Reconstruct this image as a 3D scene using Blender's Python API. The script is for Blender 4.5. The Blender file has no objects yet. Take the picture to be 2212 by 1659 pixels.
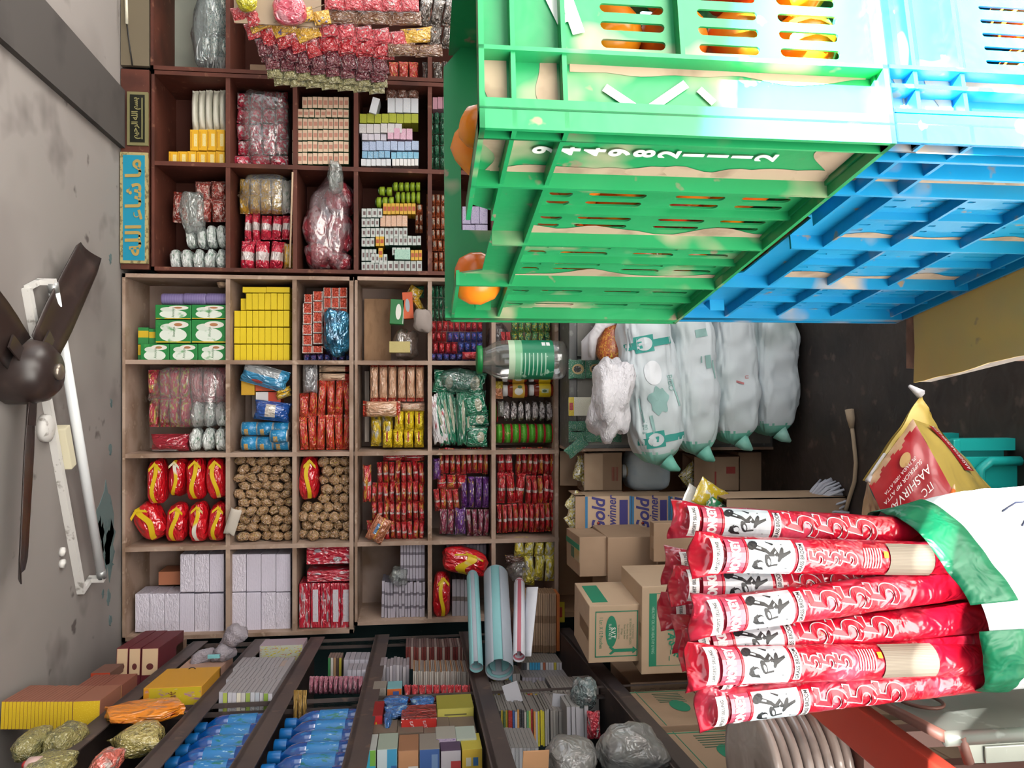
import bpy, bmesh, math, random
from mathutils import Vector, Matrix, Euler, noise
rnd = random.Random(7)
SC = bpy.context.scene
COL = SC.collection
PI = math.pi
# ---------------------------------------------------------------- camera (the photo was taken with the phone on its side)
FPX, PIT, CZ = 1700.0, math.radians(6.74), 1.5
cp, sp = math.cos(PIT), math.sin(PIT)
cam_data = bpy.data.cameras.new('camera')
cam_data.sensor_width = 36.0
cam_data.lens = 36.0 * FPX / 2212.0
cam_data.clip_start = 0.05
cam = bpy.data.objects.new('camera', cam_data)
COL.objects.link(cam)
cam.matrix_world = Matrix(((0, 1, 0, 0), (-sp, 0, -cp, 0), (-cp, 0, sp, CZ), (0, 0, 0, 1)))
SC.camera = cam
# ---------------------------------------------------------------- daylight
world = bpy.data.worlds.new('world')
SC.world = world
world.use_nodes = True
wn = world.node_tree.nodes
bg = wn['Background']
bg.inputs['Color'].default_value = (0.93, 0.97, 1.0, 1)
bg.inputs['Strength'].default_value = 1.7
sun_data = bpy.data.lights.new('sun', 'SUN')
sun_data.energy = 140.0
sun_data.angle = math.radians(1.0)
sun_data.color = (1.0, 0.985, 0.96)
sun = bpy.data.objects.new('sun', sun_data)
COL.objects.link(sun)
sun.rotation_euler = Vector((-0.65, 1.0, -1.12)).to_track_quat('-Z', 'Y').to_euler()
SC.view_settings.view_transform = 'Standard'
SC.view_settings.look = 'None'
SC.view_settings.exposure = 0.2
SC.view_settings.gamma = 1.0
SC.view_settings.use_curve_mapping = False

# ---------------------------------------------------------------- measuring: from the photograph's directions to points of the room
def P(x, y, D):
    u, v = (x - 1106.0) / FPX, (829.5 - y) / FPX
    t = D / (cp - u * sp)
    return Vector((t * v, D, CZ + t * (-sp - u * cp)))
def W(x0, y0, x1, y1, D):          # a frontal rectangle: centre X, Z, width, height
    m = P((x0 + x1) / 2, (y0 + y1) / 2, D)
    a = P(x0, (y0 + y1) / 2, D); b = P(x1, (y0 + y1) / 2, D)
    c = P((x0 + x1) / 2, y0, D); d = P((x0 + x1) / 2, y1, D)
    return m.x, (a.z + b.z) / 2, abs(c.x - d.x), abs(a.z - b.z)
def rack_depth(y):                  # where the front plane of the side rack is met
    return 0.72 / ((y - 829.5) / FPX - 0.1)

ORD = 'first second third fourth fifth sixth seventh eighth ninth tenth eleventh twelfth thirteenth fourteenth fifteenth sixteenth seventeenth eighteenth nineteenth twentieth'.split()
def ow(i):
    if i < 20: return ORD[i]
    t = ['twenty', 'thirty', 'forty', 'fifty', 'sixty'][i // 10 - 1 - (1 if (i + 1) % 10 == 0 else 0)] if False else ''
    tens = ['', '', 'twenty', 'thirty', 'forty', 'fifty', 'sixty', 'seventy']
    n = i + 1
    if n % 10 == 0: return {30: 'thirtieth', 40: 'fortieth', 50: 'fiftieth', 60: 'sixtieth', 70: 'seventieth'}[n]
    return tens[n // 10] + '-' + ORD[n % 10 - 1]

# ---------------------------------------------------------------- materials
def lin(h):
    if isinstance(h, (tuple, list)): return (h[0], h[1], h[2], 1)
    c = [int(h[i:i + 2], 16) / 255 for i in (0, 2, 4)]
    return tuple([(x / 12.92 if x <= .04045 else ((x + .055) / 1.055) ** 2.4) for x in c] + [1])
MATS = {}
def mat(name, col, rough=.5, spec=.5, metal=0, coat=0, marks=(), blot=(), bump=None, film=0, trans=0, coords='Generated', emit=0, wave=None):
    """marks: ('r', x0,x1,z0,z1,col) or ('e', cx,cz,rx,rz,col) printed in the thing's own 0..1 box; blot: (scale, threshold, softness, col) stains, print, and white highlights painted on crinkled packets; bump: (scale, strength)"""
    if name in MATS: return MATS[name]
    m = bpy.data.materials.new(name); m.use_nodes = True
    nt = m.node_tree; N = nt.nodes; L = nt.links
    b = N['Principled BSDF']
    b.inputs['Base Color'].default_value = lin(col)
    b.inputs['Roughness'].default_value = rough
    b.inputs['Specular IOR Level'].default_value = spec
    b.inputs['Metallic'].default_value = metal
    b.inputs['Coat Weight'].default_value = coat
    b.inputs['Coat Roughness'].default_value = .10
    b.inputs['Coat IOR'].default_value = 1.9 if coat >= .4 else 1.5
    b.inputs['Transmission Weight'].default_value = trans
    if emit:
        b.inputs['Emission Color'].default_value = lin(col); b.inputs['Emission Strength'].default_value = emit
    def val(x, s):
        if isinstance(x, (int, float)): s.default_value = x
        else: L.new(x, s)
    def ma(op, a, c=0.0):
        n = N.new('ShaderNodeMath'); n.operation = op; val(a, n.inputs[0]); val(c, n.inputs[1]); return n.outputs[0]
    cur = None
    if marks or blot or bump or wave:
        tc = N.new('ShaderNodeTexCoord')
        vec = tc.outputs[coords]
        oi = N.new('ShaderNodeObjectInfo')
        va = N.new('ShaderNodeVectorMath'); va.operation = 'ADD'
        cr = N.new('ShaderNodeCombineXYZ')
        r10 = ma('MULTIPLY', oi.outputs['Random'], 17.0)
        for i in range(3): L.new(r10, cr.inputs[i])
        L.new(tc.outputs['Object'], va.inputs[0]); L.new(cr.outputs[0], va.inputs[1])
        nv = va.outputs[0]
        sx = N.new('ShaderNodeSeparateXYZ'); L.new(vec, sx.inputs[0])
        X, Y, Z = sx.outputs
    def over(mask, c):
        nonlocal cur
        mx = N.new('ShaderNodeMix'); mx.data_type = 'RGBA'
        L.new(mask, mx.inputs[0])
        if cur is None: mx.inputs[6].default_value = lin(col)
        else: L.new(cur, mx.inputs[6])
        mx.inputs[7].default_value = lin(c)
        cur = mx.outputs[2]
    if wave:
        axis, n, duty, c = wave
        s = {'x': X, 'y': Y, 'z': Z}[axis]
        over(ma('LESS_THAN', ma('FRACT', ma('MULTIPLY', s, n)), duty), c)
    for mk in marks:
        if mk[0] == 'r':
            _, x0, x1, z0, z1, c = mk
            a = ma('MULTIPLY', ma('GREATER_THAN', X, x0), ma('LESS_THAN', X, x1))
            d = ma('MULTIPLY', ma('GREATER_THAN', Z, z0), ma('LESS_THAN', Z, z1))
            over(ma('MULTIPLY', a, d), c)
        else:
            _, cx, cz, rx, rz, c = mk
            a = ma('POWER', ma('ABSOLUTE', ma('DIVIDE', ma('SUBTRACT', X, cx), rx)), 2.0)
            d = ma('POWER', ma('ABSOLUTE', ma('DIVIDE', ma('SUBTRACT', Z, cz), rz)), 2.0)
            over(ma('LESS_THAN', ma('ADD', a, d), 1.0), c)
    for sc, thr, soft, c in blot:
        n = N.new('ShaderNodeTexNoise'); n.inputs['Scale'].default_value = sc; n.inputs['Detail'].default_value = 3
        L.new(nv, n.inputs['Vector'])
        mr = N.new('ShaderNodeMapRange'); mr.inputs[1].default_value = thr - soft; mr.inputs[2].default_value = thr + soft
        L.new(n.outputs[0], mr.inputs[0])
        over(mr.outputs[0], c)
    if cur is not None: L.new(cur, b.inputs['Base Color'])
    if bump:
        n = N.new('ShaderNodeTexNoise'); n.inputs['Scale'].default_value = bump[0]; n.inputs['Detail'].default_value = 2; n.inputs['Distortion'].default_value = .6
        L.new(nv, n.inputs['Vector'])
        bp = N.new('ShaderNodeBump'); bp.inputs['Strength'].default_value = bump[1]; bp.inputs['Distance'].default_value = .02
        L.new(n.outputs[0], bp.inputs['Height']); L.new(bp.outputs[0], b.inputs['Normal'])
        L.new(bp.outputs[0], b.inputs['Coat Normal'])
    if film:
        tr = N.new('ShaderNodeBsdfTransparent'); mx = N.new('ShaderNodeMixShader')
        gl = N.new('ShaderNodeBsdfAnisotropic'); gl.inputs['Roughness'].default_value = .12
        fr_ = N.new('ShaderNodeLayerWeight'); fr_.inputs[0].default_value = .55
        if bump: L.new(bp.outputs[0], gl.inputs['Normal']); L.new(bp.outputs[0], fr_.inputs['Normal'])
        m2 = N.new('ShaderNodeMixShader'); L.new(ma('MINIMUM', ma('ADD', ma('MULTIPLY', fr_.outputs['Fresnel'], .55), .02), .8), m2.inputs[0]); L.new(gl.outputs[0], m2.inputs[2])
        lw = N.new('ShaderNodeLayerWeight'); lw.inputs[0].default_value = .35
        if bump: L.new(bp.outputs[0], lw.inputs['Normal'])
        k = ma('MINIMUM', ma('ADD', ma('MULTIPLY', ma('POWER', lw.outputs['Facing'], 3.0), .5 * (1.1 - film)), (1.0 - film) * .5), 1.0)
        L.new(k, mx.inputs[0])
        L.new(tr.outputs[0], mx.inputs[1]); L.new(b.outputs[0], mx.inputs[2])
        L.new(mx.outputs[0], m2.inputs[1]); L.new(m2.outputs[0], N['Material Output'].inputs['Surface'])
    MATS[name] = m
    return m

# ---------------------------------------------------------------- mesh helpers
class MB:
    def __init__(s): s.v, s.f, s.mi, s.sm = [], [], [], []
    def add(s, vs, fs, mi=0, smooth=False):
        o = len(s.v); s.v += [tuple(p) for p in vs]
        for f in fs: s.f.append([i + o for i in f]); s.mi.append(mi); s.sm.append(smooth)
        return s
    def box(s, x0, x1, y0, y1, z0, z1, mi=0):
        vs = [(x, y, z) for x in (x0, x1) for y in (y0, y1) for z in (z0, z1)]
        return s.add(vs, [(0, 1, 3, 2), (4, 6, 7, 5), (0, 4, 5, 1), (2, 3, 7, 6), (0, 2, 6, 4), (1, 5, 7, 3)], mi)
    def prism(s, poly, z0, z1, mi=0, axis='z'):
        n = len(poly)
        def pt(p, z): return {'z': (p[0], p[1], z), 'y': (p[0], z, p[1]), 'x': (z, p[0], p[1])}[axis]
        vs = [pt(p, z0) for p in poly] + [pt(p, z1) for p in poly]
        return s.add(vs, [list(range(n))[::-1], list(range(n, 2 * n))] + [(i, (i + 1) % n, n + (i + 1) % n, n + i) for i in range(n)], mi)
    def tube(s, pts, r, n=8, mi=0, cap=True):
        pts = [Vector(p) for p in pts]; rings = []
        rr = r if isinstance(r, (list, tuple)) else [r] * len(pts)
        up = None
        for i, p in enumerate(pts):
            d = (pts[min(i + 1, len(pts) - 1)] - pts[max(i - 1, 0)]).normalized()
            if up is None: up = d.orthogonal().normalized()
            a = (up - d * up.dot(d)); a = a.normalized() if a.length > 1e-6 else d.orthogonal().normalized()
            up = a; c = d.cross(a)
            rings.append([p + (a * math.cos(2 * PI * k / n) + c * math.sin(2 * PI * k / n)) * rr[i] for k in range(n)])
        vs = [q for r_ in rings for q in r_]
        fs = [(i * n + k, i * n + (k + 1) % n, (i + 1) * n + (k + 1) % n, (i + 1) * n + k) for i in range(len(pts) - 1) for k in range(n)]
        if cap: fs += [list(range(n))[::-1], [(len(pts) - 1) * n + k for k in range(n)]]
        return s.add(vs, fs, mi, True)
    def lathe(s, prof, n=16, mi=0, cap=True):
        vs = [(r * math.cos(2 * PI * k / n), r * math.sin(2 * PI * k / n), z) for r, z in prof for k in range(n)]
        fs = [(i * n + k, i * n + (k + 1) % n, (i + 1) * n + (k + 1) % n, (i + 1) * n + k) for i in range(len(prof) - 1) for k in range(n)]
        if cap: fs += [list(range(n))[::-1], [(len(prof) - 1) * n + k for k in range(n)]]
        return s.add(vs, fs, mi, True)
    def sheet(s, fn, nu, nv, mi=0):
        vs = [fn(i / nu, j / nv) for i in range(nu + 1) for j in range(nv + 1)]
        w = nv + 1
        return s.add(vs, [(i * w + j, (i + 1) * w + j, (i + 1) * w + j + 1, i * w + j + 1) for i in range(nu) for j in range(nv)], mi, True)
    def mesh(s, name, mats, bev=0):
        me = bpy.data.meshes.new(name); me.from_pydata(s.v, [], s.f)
        for m in (mats if isinstance(mats, (list, tuple)) else [mats]): me.materials.append(m)
        me.polygons.foreach_set('material_index', s.mi); me.polygons.foreach_set('use_smooth', s.sm)
        bm = bmesh.new(); bm.from_mesh(me); bmesh.ops.recalc_face_normals(bm, faces=bm.faces)
        if bev:
            bmesh.ops.bevel(bm, geom=bm.edges[:], offset=bev, segments=2, affect='EDGES', profile=.6, clamp_overlap=True)
        bm.to_mesh(me); bm.free(); me.update()
        return me
    def ob(s, name, mats, parent=None, loc=(0, 0, 0), rot=(0, 0, 0), bev=0): return link(name, s.mesh(name, mats, bev), loc, rot, (1, 1, 1), parent)

def link(name, me, loc=(0, 0, 0), rot=(0, 0, 0), scale=(1, 1, 1), parent=None):
    o = bpy.data.objects.new(name, me); COL.objects.link(o)
    o.location = loc; o.rotation_euler = rot; o.scale = scale
    if parent: o.parent = parent
    return o
def tag(o, label, cat, group=None, kind=None):
    o['label'] = label; o['category'] = cat
    if group: o['group'] = group
    if kind: o['kind'] = kind
    return o
def thing(name, label, cat, loc=(0, 0, 0), rot=(0, 0, 0), group=None): return tag(link(name, None, loc, rot), label, cat, group)
def struct(o): o['kind'] = 'structure'; return o
def text_mesh(s, m, size=1.0, ext=.0, sx=1.0, align='CENTER', shear=0, bold=0):
    c = bpy.data.curves.new('lettering', 'FONT'); c.body = s; c.size = size; c.align_x = align; c.align_y = 'CENTER'; c.extrude = ext; c.shear = shear; c.offset = bold
    c.space_line = .85
    o = bpy.data.objects.new('lettering', c); COL.objects.link(o)
    bpy.context.view_layer.update()
    me = bpy.data.meshes.new_from_object(o.evaluated_get(bpy.context.evaluated_depsgraph_get()))
    bpy.data.objects.remove(o); bpy.data.curves.remove(c)
    if sx != 1.0: me.transform(Matrix.Diagonal((sx, 1, 1, 1)))
    me.materials.clear(); me.materials.append(m)
    return me
def plate_mesh(outer, holes, m, th=.003):
    """a flat sheet with real holes in it, lying in the XZ plane"""
    c = bpy.data.curves.new('plate', 'CURVE'); c.dimensions = '2D'; c.fill_mode = 'BOTH'; c.extrude = th / 2
    for poly in [outer] + list(holes):
        s = c.splines.new('POLY'); s.points.add(len(poly) - 1); s.use_cyclic_u = True
        for i, p in enumerate(poly): s.points[i].co = (p[0], p[1], 0, 1)
    o = bpy.data.objects.new('plate', c); COL.objects.link(o); bpy.context.view_layer.update()
    me = bpy.data.meshes.new_from_object(o.evaluated_get(bpy.context.evaluated_depsgraph_get()))
    bpy.data.objects.remove(o); bpy.data.curves.remove(c)
    me.transform(Matrix.Rotation(PI / 2, 4, 'X'))
    me.materials.clear(); me.materials.append(m)
    return me
def slot(cx, cz, l, w, bow=0):
    n = 6; pts = []
    for i in range(n + 1):
        a = -PI / 2 + PI * i / n; pts.append((cx + w / 2 * math.cos(a + PI / 2 - PI / 2 * 0) if False else cx + w / 2 * math.sin(a), cz + l / 2 - w / 2 + w / 2 * math.cos(a)))
    for i in range(n + 1):
        a = PI / 2 - PI * i / n; pts.append((cx + w / 2 * math.sin(a), cz - l / 2 + w / 2 - w / 2 * math.cos(a)))
    return [(x + bow * (1 - ((z - cz) / (l / 2)) ** 2), z) for x, z in pts]

def norm(b):
    for k in range(3):
        lo = min(v[k] for v in b.v); hi = max(v[k] for v in b.v)
        b.v = [tuple((c - (lo + hi) / 2) / (hi - lo) if j == k else c for j, c in enumerate(v)) for v in b.v]
    return b
# unit shapes, scaled by the object that uses them
UN = {}
def ubox(m, seam=False):
    ms = m if isinstance(m, (list, tuple)) else [m]
    k = ('b',) + tuple(q.name for q in ms)
    if k not in UN:
        b = MB().box(-.5, .5, -.5, .5, -.5, .5)
        if len(ms) == 3: b.mi = [1, 1, 0, 0, 2, 2]     # sides, front and back, bottom and top
        if len(ms) == 2: b.mi = [0, 0, 1, 1, 0, 0]
        UN[k] = b.mesh('carton', ms, .018)
    return UN[k]
def upouch(m, var=0, seal='z', fat=1.0, knot=False):
    """pillow packet: flat crimped seal at both ends, crumpled film between"""
    k = ('p', m.name, var, seal, fat, knot)
    if k in UN: return UN[k]
    r = random.Random(var * 31 + 5); off = Vector((r.random() * 50, r.random() * 50, 3.3 * var))
    nr, na = 13, 16; vs = []
    zs = [-.5, -.455, -.44] + [-.44 + .88 * i / (nr - 7) for i in range(1, nr - 7)] + [.44, .455, .5]
    zs = sorted(set(zs)); nr = len(zs)
    for i, z in enumerate(zs):
        q = min(1, abs(z) / .45)
        th = .5 * (max(0, 1 - q ** (2.6 * fat))) ** .55 + .012
        wd = .5 * (1 - .10 * (1 - q) - (0.0 if not knot else .34 * q ** 4))
        for a in range(na):
            t = 2 * PI * a / na
            cx, cy = math.cos(t), math.sin(t)
            ex = math.copysign(abs(cx) ** .75, cx); ey = math.copysign(abs(cy) ** .9, cy)
            p = Vector((ex * wd, ey * th, z))
            n = noise.noise(p * 4.5 + off) * .055 + noise.noise(p * 10 + off) * .03
            p += Vector((n * .7, n * (1.6 if q < .95 else .35), 0))
            if q > .97: p.y += .05 * math.sin(9 * p.x + var)
            vs.append((p.x, p.y, p.z) if seal == 'z' else (p.z, p.y, p.x))
    b = MB().add(vs, [(i * na + a, i * na + (a + 1) % na, (i + 1) * na + (a + 1) % na, (i + 1) * na + a) for i in range(nr - 1) for a in range(na)] + [list(range(na)), [(nr - 1) * na + a for a in range(na)]], 0, True)
    UN[k] = norm(b).mesh('packet', m); return UN[k]
def ublob(m, var=0, amp=.12, freq=2.2, top=None, res=(14, 18), sq=.8):
    """soft bag or bundle: crumpled superellipsoid; top: gather the film to a neck"""
    k = ('o', m.name, var, amp, freq, top, sq)
    if k in UN: return UN[k]
    off = Vector((var * 7.7, var * 3.1, 1.7)); nr, na = res; vs = []
    for i in range(nr + 1):
        ph = -PI / 2 + PI * i / nr
        for a in range(na):
            t = 2 * PI * a / na
            f = lambda c, e: math.copysign(abs(c) ** e, c)
            p = Vector((f(math.cos(ph), sq) * f(math.cos(t), sq), f(math.cos(ph), sq) * f(math.sin(t), sq), f(math.sin(ph), sq))) * .5
            n = noise.noise(p * freq + off) + .5 * noise.noise(p * freq * 2.3 + off) + .3 * abs(noise.noise(p * freq * 4 + off))
            p *= 1 + amp * n
            if top and p.z > top:
                q = min(1, (p.z - top) / (.5 - top)); p.x *= 1 - .8 * q; p.y *= 1 - .8 * q; p.z += .12 * q
            vs.append(p)
    b = MB().add(vs, [(i * na + a, i * na + (a + 1) % na, (i + 1) * na + (a + 1) % na, (i + 1) * na + a) for i in range(nr) for a in range(na)], 0, True)
    UN[k] = norm(b).mesh('bundle', m); return UN[k]
def ulathe(key, prof, m, n=16):
    k = ('l', key)
    if k not in UN:
        ms = m if isinstance(m, (list, tuple)) else [m]
        b = MB()
        for j, pr in enumerate(prof if isinstance(prof[0], list) else [prof]): b.lathe(pr, n, min(j, len(ms) - 1))
        UN[k] = b.mesh('lathe', ms)
    return UN[k]

SH = 3.4                            # distance of the front of the big shelf
def item(name, label, cat, me, x0, y0, x1, y1, d, yd=.04, D=SH, group=None, rot=0, tilt=0, rz=0, swap=False):
    """a thing whose front fills a rectangle on the plane at depth D; d its own depth"""
    X, Z, w, h = W(x0, y0, x1, y1, D)
    if isinstance(me, tuple): me = upouch(me[0], me[1], 'x' if w > h * 1.05 else 'z', **me[2])
    sc = (w, d, h) if not swap else (h, d, w)
    o = link(name, me, (X, D + yd + d / 2, Z), (tilt, rot + (PI / 2 if swap else 0), rz), sc)
    return tag(o, label, cat, group)
def rows(name, desc, cat, group, mes, spec, d, yd=.04, D=SH, jit=0, swap=False, rots=0):
    """spec: rows (y0, y1, x0, x1, n) in the order down the photograph"""
    one = len(spec) == 1
    for r, (y0, y1, x0, x1, n) in enumerate(spec):
        for i in range(n):
            a, b = x0 + (x1 - x0) * i / n, x0 + (x1 - x0) * (i + 1) / n
            j = rnd.uniform(-jit, jit)
            me = mes[(i * 3 + r * 5 + rnd.randrange(2)) % len(mes)] if isinstance(mes, (list, tuple)) else mes
            lab = f'{desc}, {ow(i)} from left' + ('' if one else f', {ow(r)} row') if n > 1 else (desc if one else f'{desc}, alone in {ow(r)} row')
            item(name, lab, cat, me, a + .4, y0 + j, b - .4, y1 + j, d * rnd.uniform(.94, 1), yd + rnd.uniform(0, .008), D, group, rot=rnd.uniform(-rots, rots), swap=swap)
# ================================================================ the room
CEIL = 2.72
m_ceil = mat('ceiling_plaster', '8b8582', .9, .2, blot=[(1.5, .60, .10, '79726f'), (3.5, .66, .07, '6b6461'), (9, .73, .03, '595250')])
m_wallteal = mat('old_teal_paint', '3c5254', .85, .2, blot=[(3, .55, .1, '2e4244'), (9, .7, .05, '9a9088')])
m_floor = mat('dark_floor', '3a322e', .55, .35, blot=[(5, .55, .12, '2a2422'), (16, .68, .06, '5a4c44')], bump=(14, .25))
m_beam = mat('beam_concrete', '4c4846', .9, .2, blot=[(4, .6, .1, '3e3a39')])
m_road = mat('pale_road', '868480', .9, .2)
BACK = 3.74
def wallx(y): return -1.12 - .1 * y      # plane of the wall behind the side rack
fl = struct(MB().box(-2.2, 2.6, .25, BACK, -.1, 0).ob('floor', m_floor))
ce = struct(MB().box(-2.2, 2.6, .30, BACK + .1, CEIL, CEIL + .12).ob('ceiling', m_ceil))
wb = struct(MB().box(-2.2, 2.6, BACK, BACK + .12, 0, CEIL).ob('wall_back', m_wallteal))
b = MB(); b.prism([(wallx(.3), .3), (wallx(BACK), BACK), (wallx(BACK) - .12, BACK), (wallx(.3) - .12, .3)], 0, CEIL)
wl = struct(b.ob('wall_left', m_wallteal))
wr = struct(MB().box(2.1, 2.22, .3, .95, 0, CEIL).box(2.1, 2.22, 3.45, BACK, 0, CEIL).box(2.1, 2.22, .95, 3.45, 0, .45).box(2.1, 2.22, .95, 3.45, 2.6, CEIL).ob('wall_right', m_ceil))  # unseen wall; its wide opening is added to let more daylight in
struct(MB().box(2.22, 3.6, .80, .95, -.1, CEIL).ob('wall_sun_blocker', m_ceil))  # unseen fin wall, added to keep direct sun out of the side opening
struct(MB().box(2.22, 6, .95, 6, -.14, -.02).ob('ground_side_yard', m_road))
struct(MB().box(-6, 6, -6, .25, -.14, -.02).ob('pavement', m_road))
def on_ceil(x, y, dz=0.0):
    D = 3.0
    for _ in range(6): D *= (CEIL - dz - CZ) / (P(x, y, D).z - CZ)
    return P(x, y, D)
zb = .022
c0_, c1_, c2_, c3_ = on_ceil(268, 318, zb), on_ceil(0, 80, zb), on_ceil(98, 0, zb), on_ceil(265, 190, zb)
ex = lambda p, q, Y: (q.x + (p.x - q.x) * (Y - q.y) / (p.y - q.y), Y)
struct(MB().prism([ex(c0_, c1_, 3.395), ex(c0_, c1_, .4), ex(c3_, c2_, .4), ex(c3_, c2_, 3.395)], CEIL - zb, CEIL).ob('beam_ceiling', m_beam))
b = MB()                                          # sun awning over the pavement; unseen lintel behind it added to stop stray sun
aw = struct(MB().box(-3, 3.4, -.45, .20, 2.41, 2.52).box(-3, 3.4, .20, .30, 2.41, CEIL + .12).ob('roof_awning', m_beam))
struct(MB().box(-3, .80, -.47, -.455, 1.75, 2.41).ob('sun_blocker_flap', m_beam))  # unseen flap, added to keep the sun off sack, bin and stand

# ---- peeled paint in the corner of ceiling and shelf
m_peel = mat('peeled_teal', '5c6d6e', .85, .2, blot=[(14, .58, .06, '4a5e60')])
def patch(x, y, r, sd):
    rr = random.Random(sd); D = (CEIL - CZ) * FPX / (906 - x)
    for _ in range(3): D *= (CEIL - CZ) / (P(x, y, D).z - CZ)
    c = P(x, y, D)
    poly = [(c.x + r * rr.uniform(.45, 1.1) * math.cos(a * .35), c.y + .6 * r * rr.uniform(.4, 1.1) * math.sin(a * .35)) for a in range(18)]
    b = MB().prism(poly, CEIL - .002, CEIL + .001); return b.ob('trim_peeled_paint', m_peel)
for i, (x, y, r) in enumerate([(228, 1130, .17), (236, 1185, .13), (216, 1160, .08), (238, 970, .03), (240, 870, .02), (238, 560, .025), (234, 1290, .035), (222, 1282, .02), (238, 1340, .03)]):
    struct(patch(x, y, r, i))

# ================================================================ the big shelf along the back
def Zs(x): return P(x, 800, SH).z
def Xs(y): return P(700, y, SH).x
m_brown = mat('worn_brown_board', 'a68f80', .65, .3, blot=[(6, .55, .1, '846b59'), (24, .66, .05, 'b39c8a')], bump=(40, .08))
m_red = mat('dark_red_board', '5e3226', .6, .35, blot=[(6, .56, .1, '48251c'), (26, .68, .05, '7c5240')])
m_back1 = mat('shelf_back_brown', '98847a', .8, .2, blot=[(5, .6, .1, '77604f')])
m_back2 = mat('shelf_back_red', '4c2a22', .8, .2)
YB = SH + .31
def cabinet(name, label, xa, xb, ya, yb, zcuts, xcuts, mb_, mk, th=.018, edge_th=.02):
    """zcuts: photo x of the shelves, xcuts: photo y of the dividers; the back stops where the recess is open"""
    t = thing(name, label, 'shelf', (0, SH, 0))
    z1, z0 = Zs(xa), Zs(xb); r1, l1 = Xs(ya), Xs(yb)
    for o, (a, c) in (('side_panel', (l1, l1 + .016)), ('side_panel', (r1 - .016, r1))):
        MB().box(a, c, 0, .31, z0, z1).ob(o, mb_, t)
    MB().box(l1, r1, 0, .31, z1 - .012, z1).ob('top_board', mb_, t)
    MB().box(l1, r1, 0, .31, z0 + .001, z0 + .018).ob('bottom_board', mb_, t)
    MB().box(l1, r1, .295, .31, z0, z1).ob('back_panel', mk, t)
    for x in zcuts: MB().box(l1 + .008, r1 - .008, 0.004, .295, Zs(x) - th, Zs(x)).ob('shelf_board', mb_, t)
    for y, xa_, xb_ in xcuts: MB().box(Xs(y) - th / 2, Xs(y) + th / 2, .002, .295, Zs(xb_), Zs(xa_)).ob('divider', mb_, t)
    return t
# lower half in the photograph: brown cabinet; joined by a double board in the middle
V4 = [600, 783, 981, 1178]
cabinet('display_cabinet', 'brown open cabinet of cubbyholes touching the ceiling, beside the tube light', 264, 764, 597, 1370, [487, 631], [(y, 264, 764) for y in V4[1:]], m_brown, m_back1)
cabinet('display_cabinet', 'brown open cabinet with twelve cubbyholes between ceiling cabinet and cartons', 766, 1207, 596, 1354, [924, 1062], [(y, 765, 1208) for y in V4[1:]], m_brown, m_back1)
cabinet('display_cabinet', 'dark red open cabinet with the two wall plaques, by the beam', 327, 1208, 168, 590, [487, 632, 764, 924, 1062], [(y, 327, 1208) for y in (363,)], m_red, m_back2)
m_pale = mat('pale_panel', 'a5a89c', .8, .2, blot=[(3, .6, .1, '90948a')])
cabinet('display_cabinet', 'dark red open cabinet with pale back behind the hanging sachet strips', 325, 1207, -70, 166, [487, 632, 764, 924, 1062], [], m_red, m_back2)
MB().box(Xs(154), Xs(-66), .285, .294, Zs(485), Zs(330)).ob('pale_back', m_pale, bpy.data.objects['display_cabinet.003'])
fa = thing('fascia_board', 'dark red board above the cabinet carrying the two plaques', 'board', (0, SH, 0))
MB().box(Xs(588), Xs(168), 0, .02, Zs(327) + .009, CEIL - .003).ob('board', m_red, fa)
fb = thing('fascia_board', 'grey brown board between beam and pale cubbyhole', 'board', (0, SH, 0))
MB().box(Xs(160), Xs(-70), 0, .02, Zs(327) + .009, CEIL - .003).ob('board', mat('grey_board', '6e6453', .8, .2), fb)
# plaques
m_gold = mat('gold_letter', 'b49a58', .45, .5, metal=.3)
m_tin = mat('tin_edge', 'a89a6a', .5, .5, blot=[(60, .55, .05, '6e6444')])
def plaque(name, label, x0, y0, x1, y1, m, border):
    X, Z, w, h = W(x0, y0, x1, y1, SH)
    t = thing(name, label, 'sign', (X, SH - .002, Z))
    MB().box(-w / 2, w / 2, -.012, 0, -h / 2, h / 2).ob('frame', border, t)
    MB().box(-w / 2 + .012, w / 2 - .012, -.014, -.011, -h / 2 + .012, h / 2 - .012).ob('panel', m, t)
    return t, w, h
def shaped(s):
    """joined Arabic forms, written in drawing order"""
    return s
t, w, h = plaque('wall_plaque', 'long blue plaque with pale gold Arabic lettering at top of red cabinet', 262, 331, 322, 570, mat('plaque_blue', '1585a3', .5, .4), m_tin)
# letters of the blessing in their joined shapes, from the right-hand end of the line
def words_on(t, ws, m, size, w, h, z):
    """each word its own lettering, side by side, stretched over the panel"""
    ms = [text_mesh(s, m, size, .0008, bold=size * .022) for s in ws]
    bb = [(min(v.co.x for v in q.vertices), max(v.co.x for v in q.vertices)) for q in ms]
    ly = min(v.co.y for q in ms for v in q.vertices); hy = max(v.co.y for q in ms for v in q.vertices)
    gap = size * .22; tot = sum(c - a for a, c in bb) + gap * (len(ws) - 1); x = -tot / 2
    for q, (a, c) in zip(ms, bb):
        q.transform(Matrix.Translation((x - a, -(ly + hy) / 2, 0))); q.transform(Matrix.Diagonal((w / tot, h / (hy - ly), 1, 1)))
        link('lettering', q, (0, -.016, z), (PI / 2, 0, 0), parent=t); x += c - a + gap
words_on(t, ['\ufeea\ufee0\ufedf\ufe8d', '\ufe80\ufe8e\ufeb7', '\ufe8e\ufee3'], m_gold, .085, w - .06, h - .04, 0)
t, w, h = plaque('wall_plaque', 'small black plaque with thin gold calligraphy under the ceiling beam', 277, 201, 322, 316, mat('plaque_black', '1c1d16', .3, .5), mat('plaque_gold_rim', '77714c', .5, .5))
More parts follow.
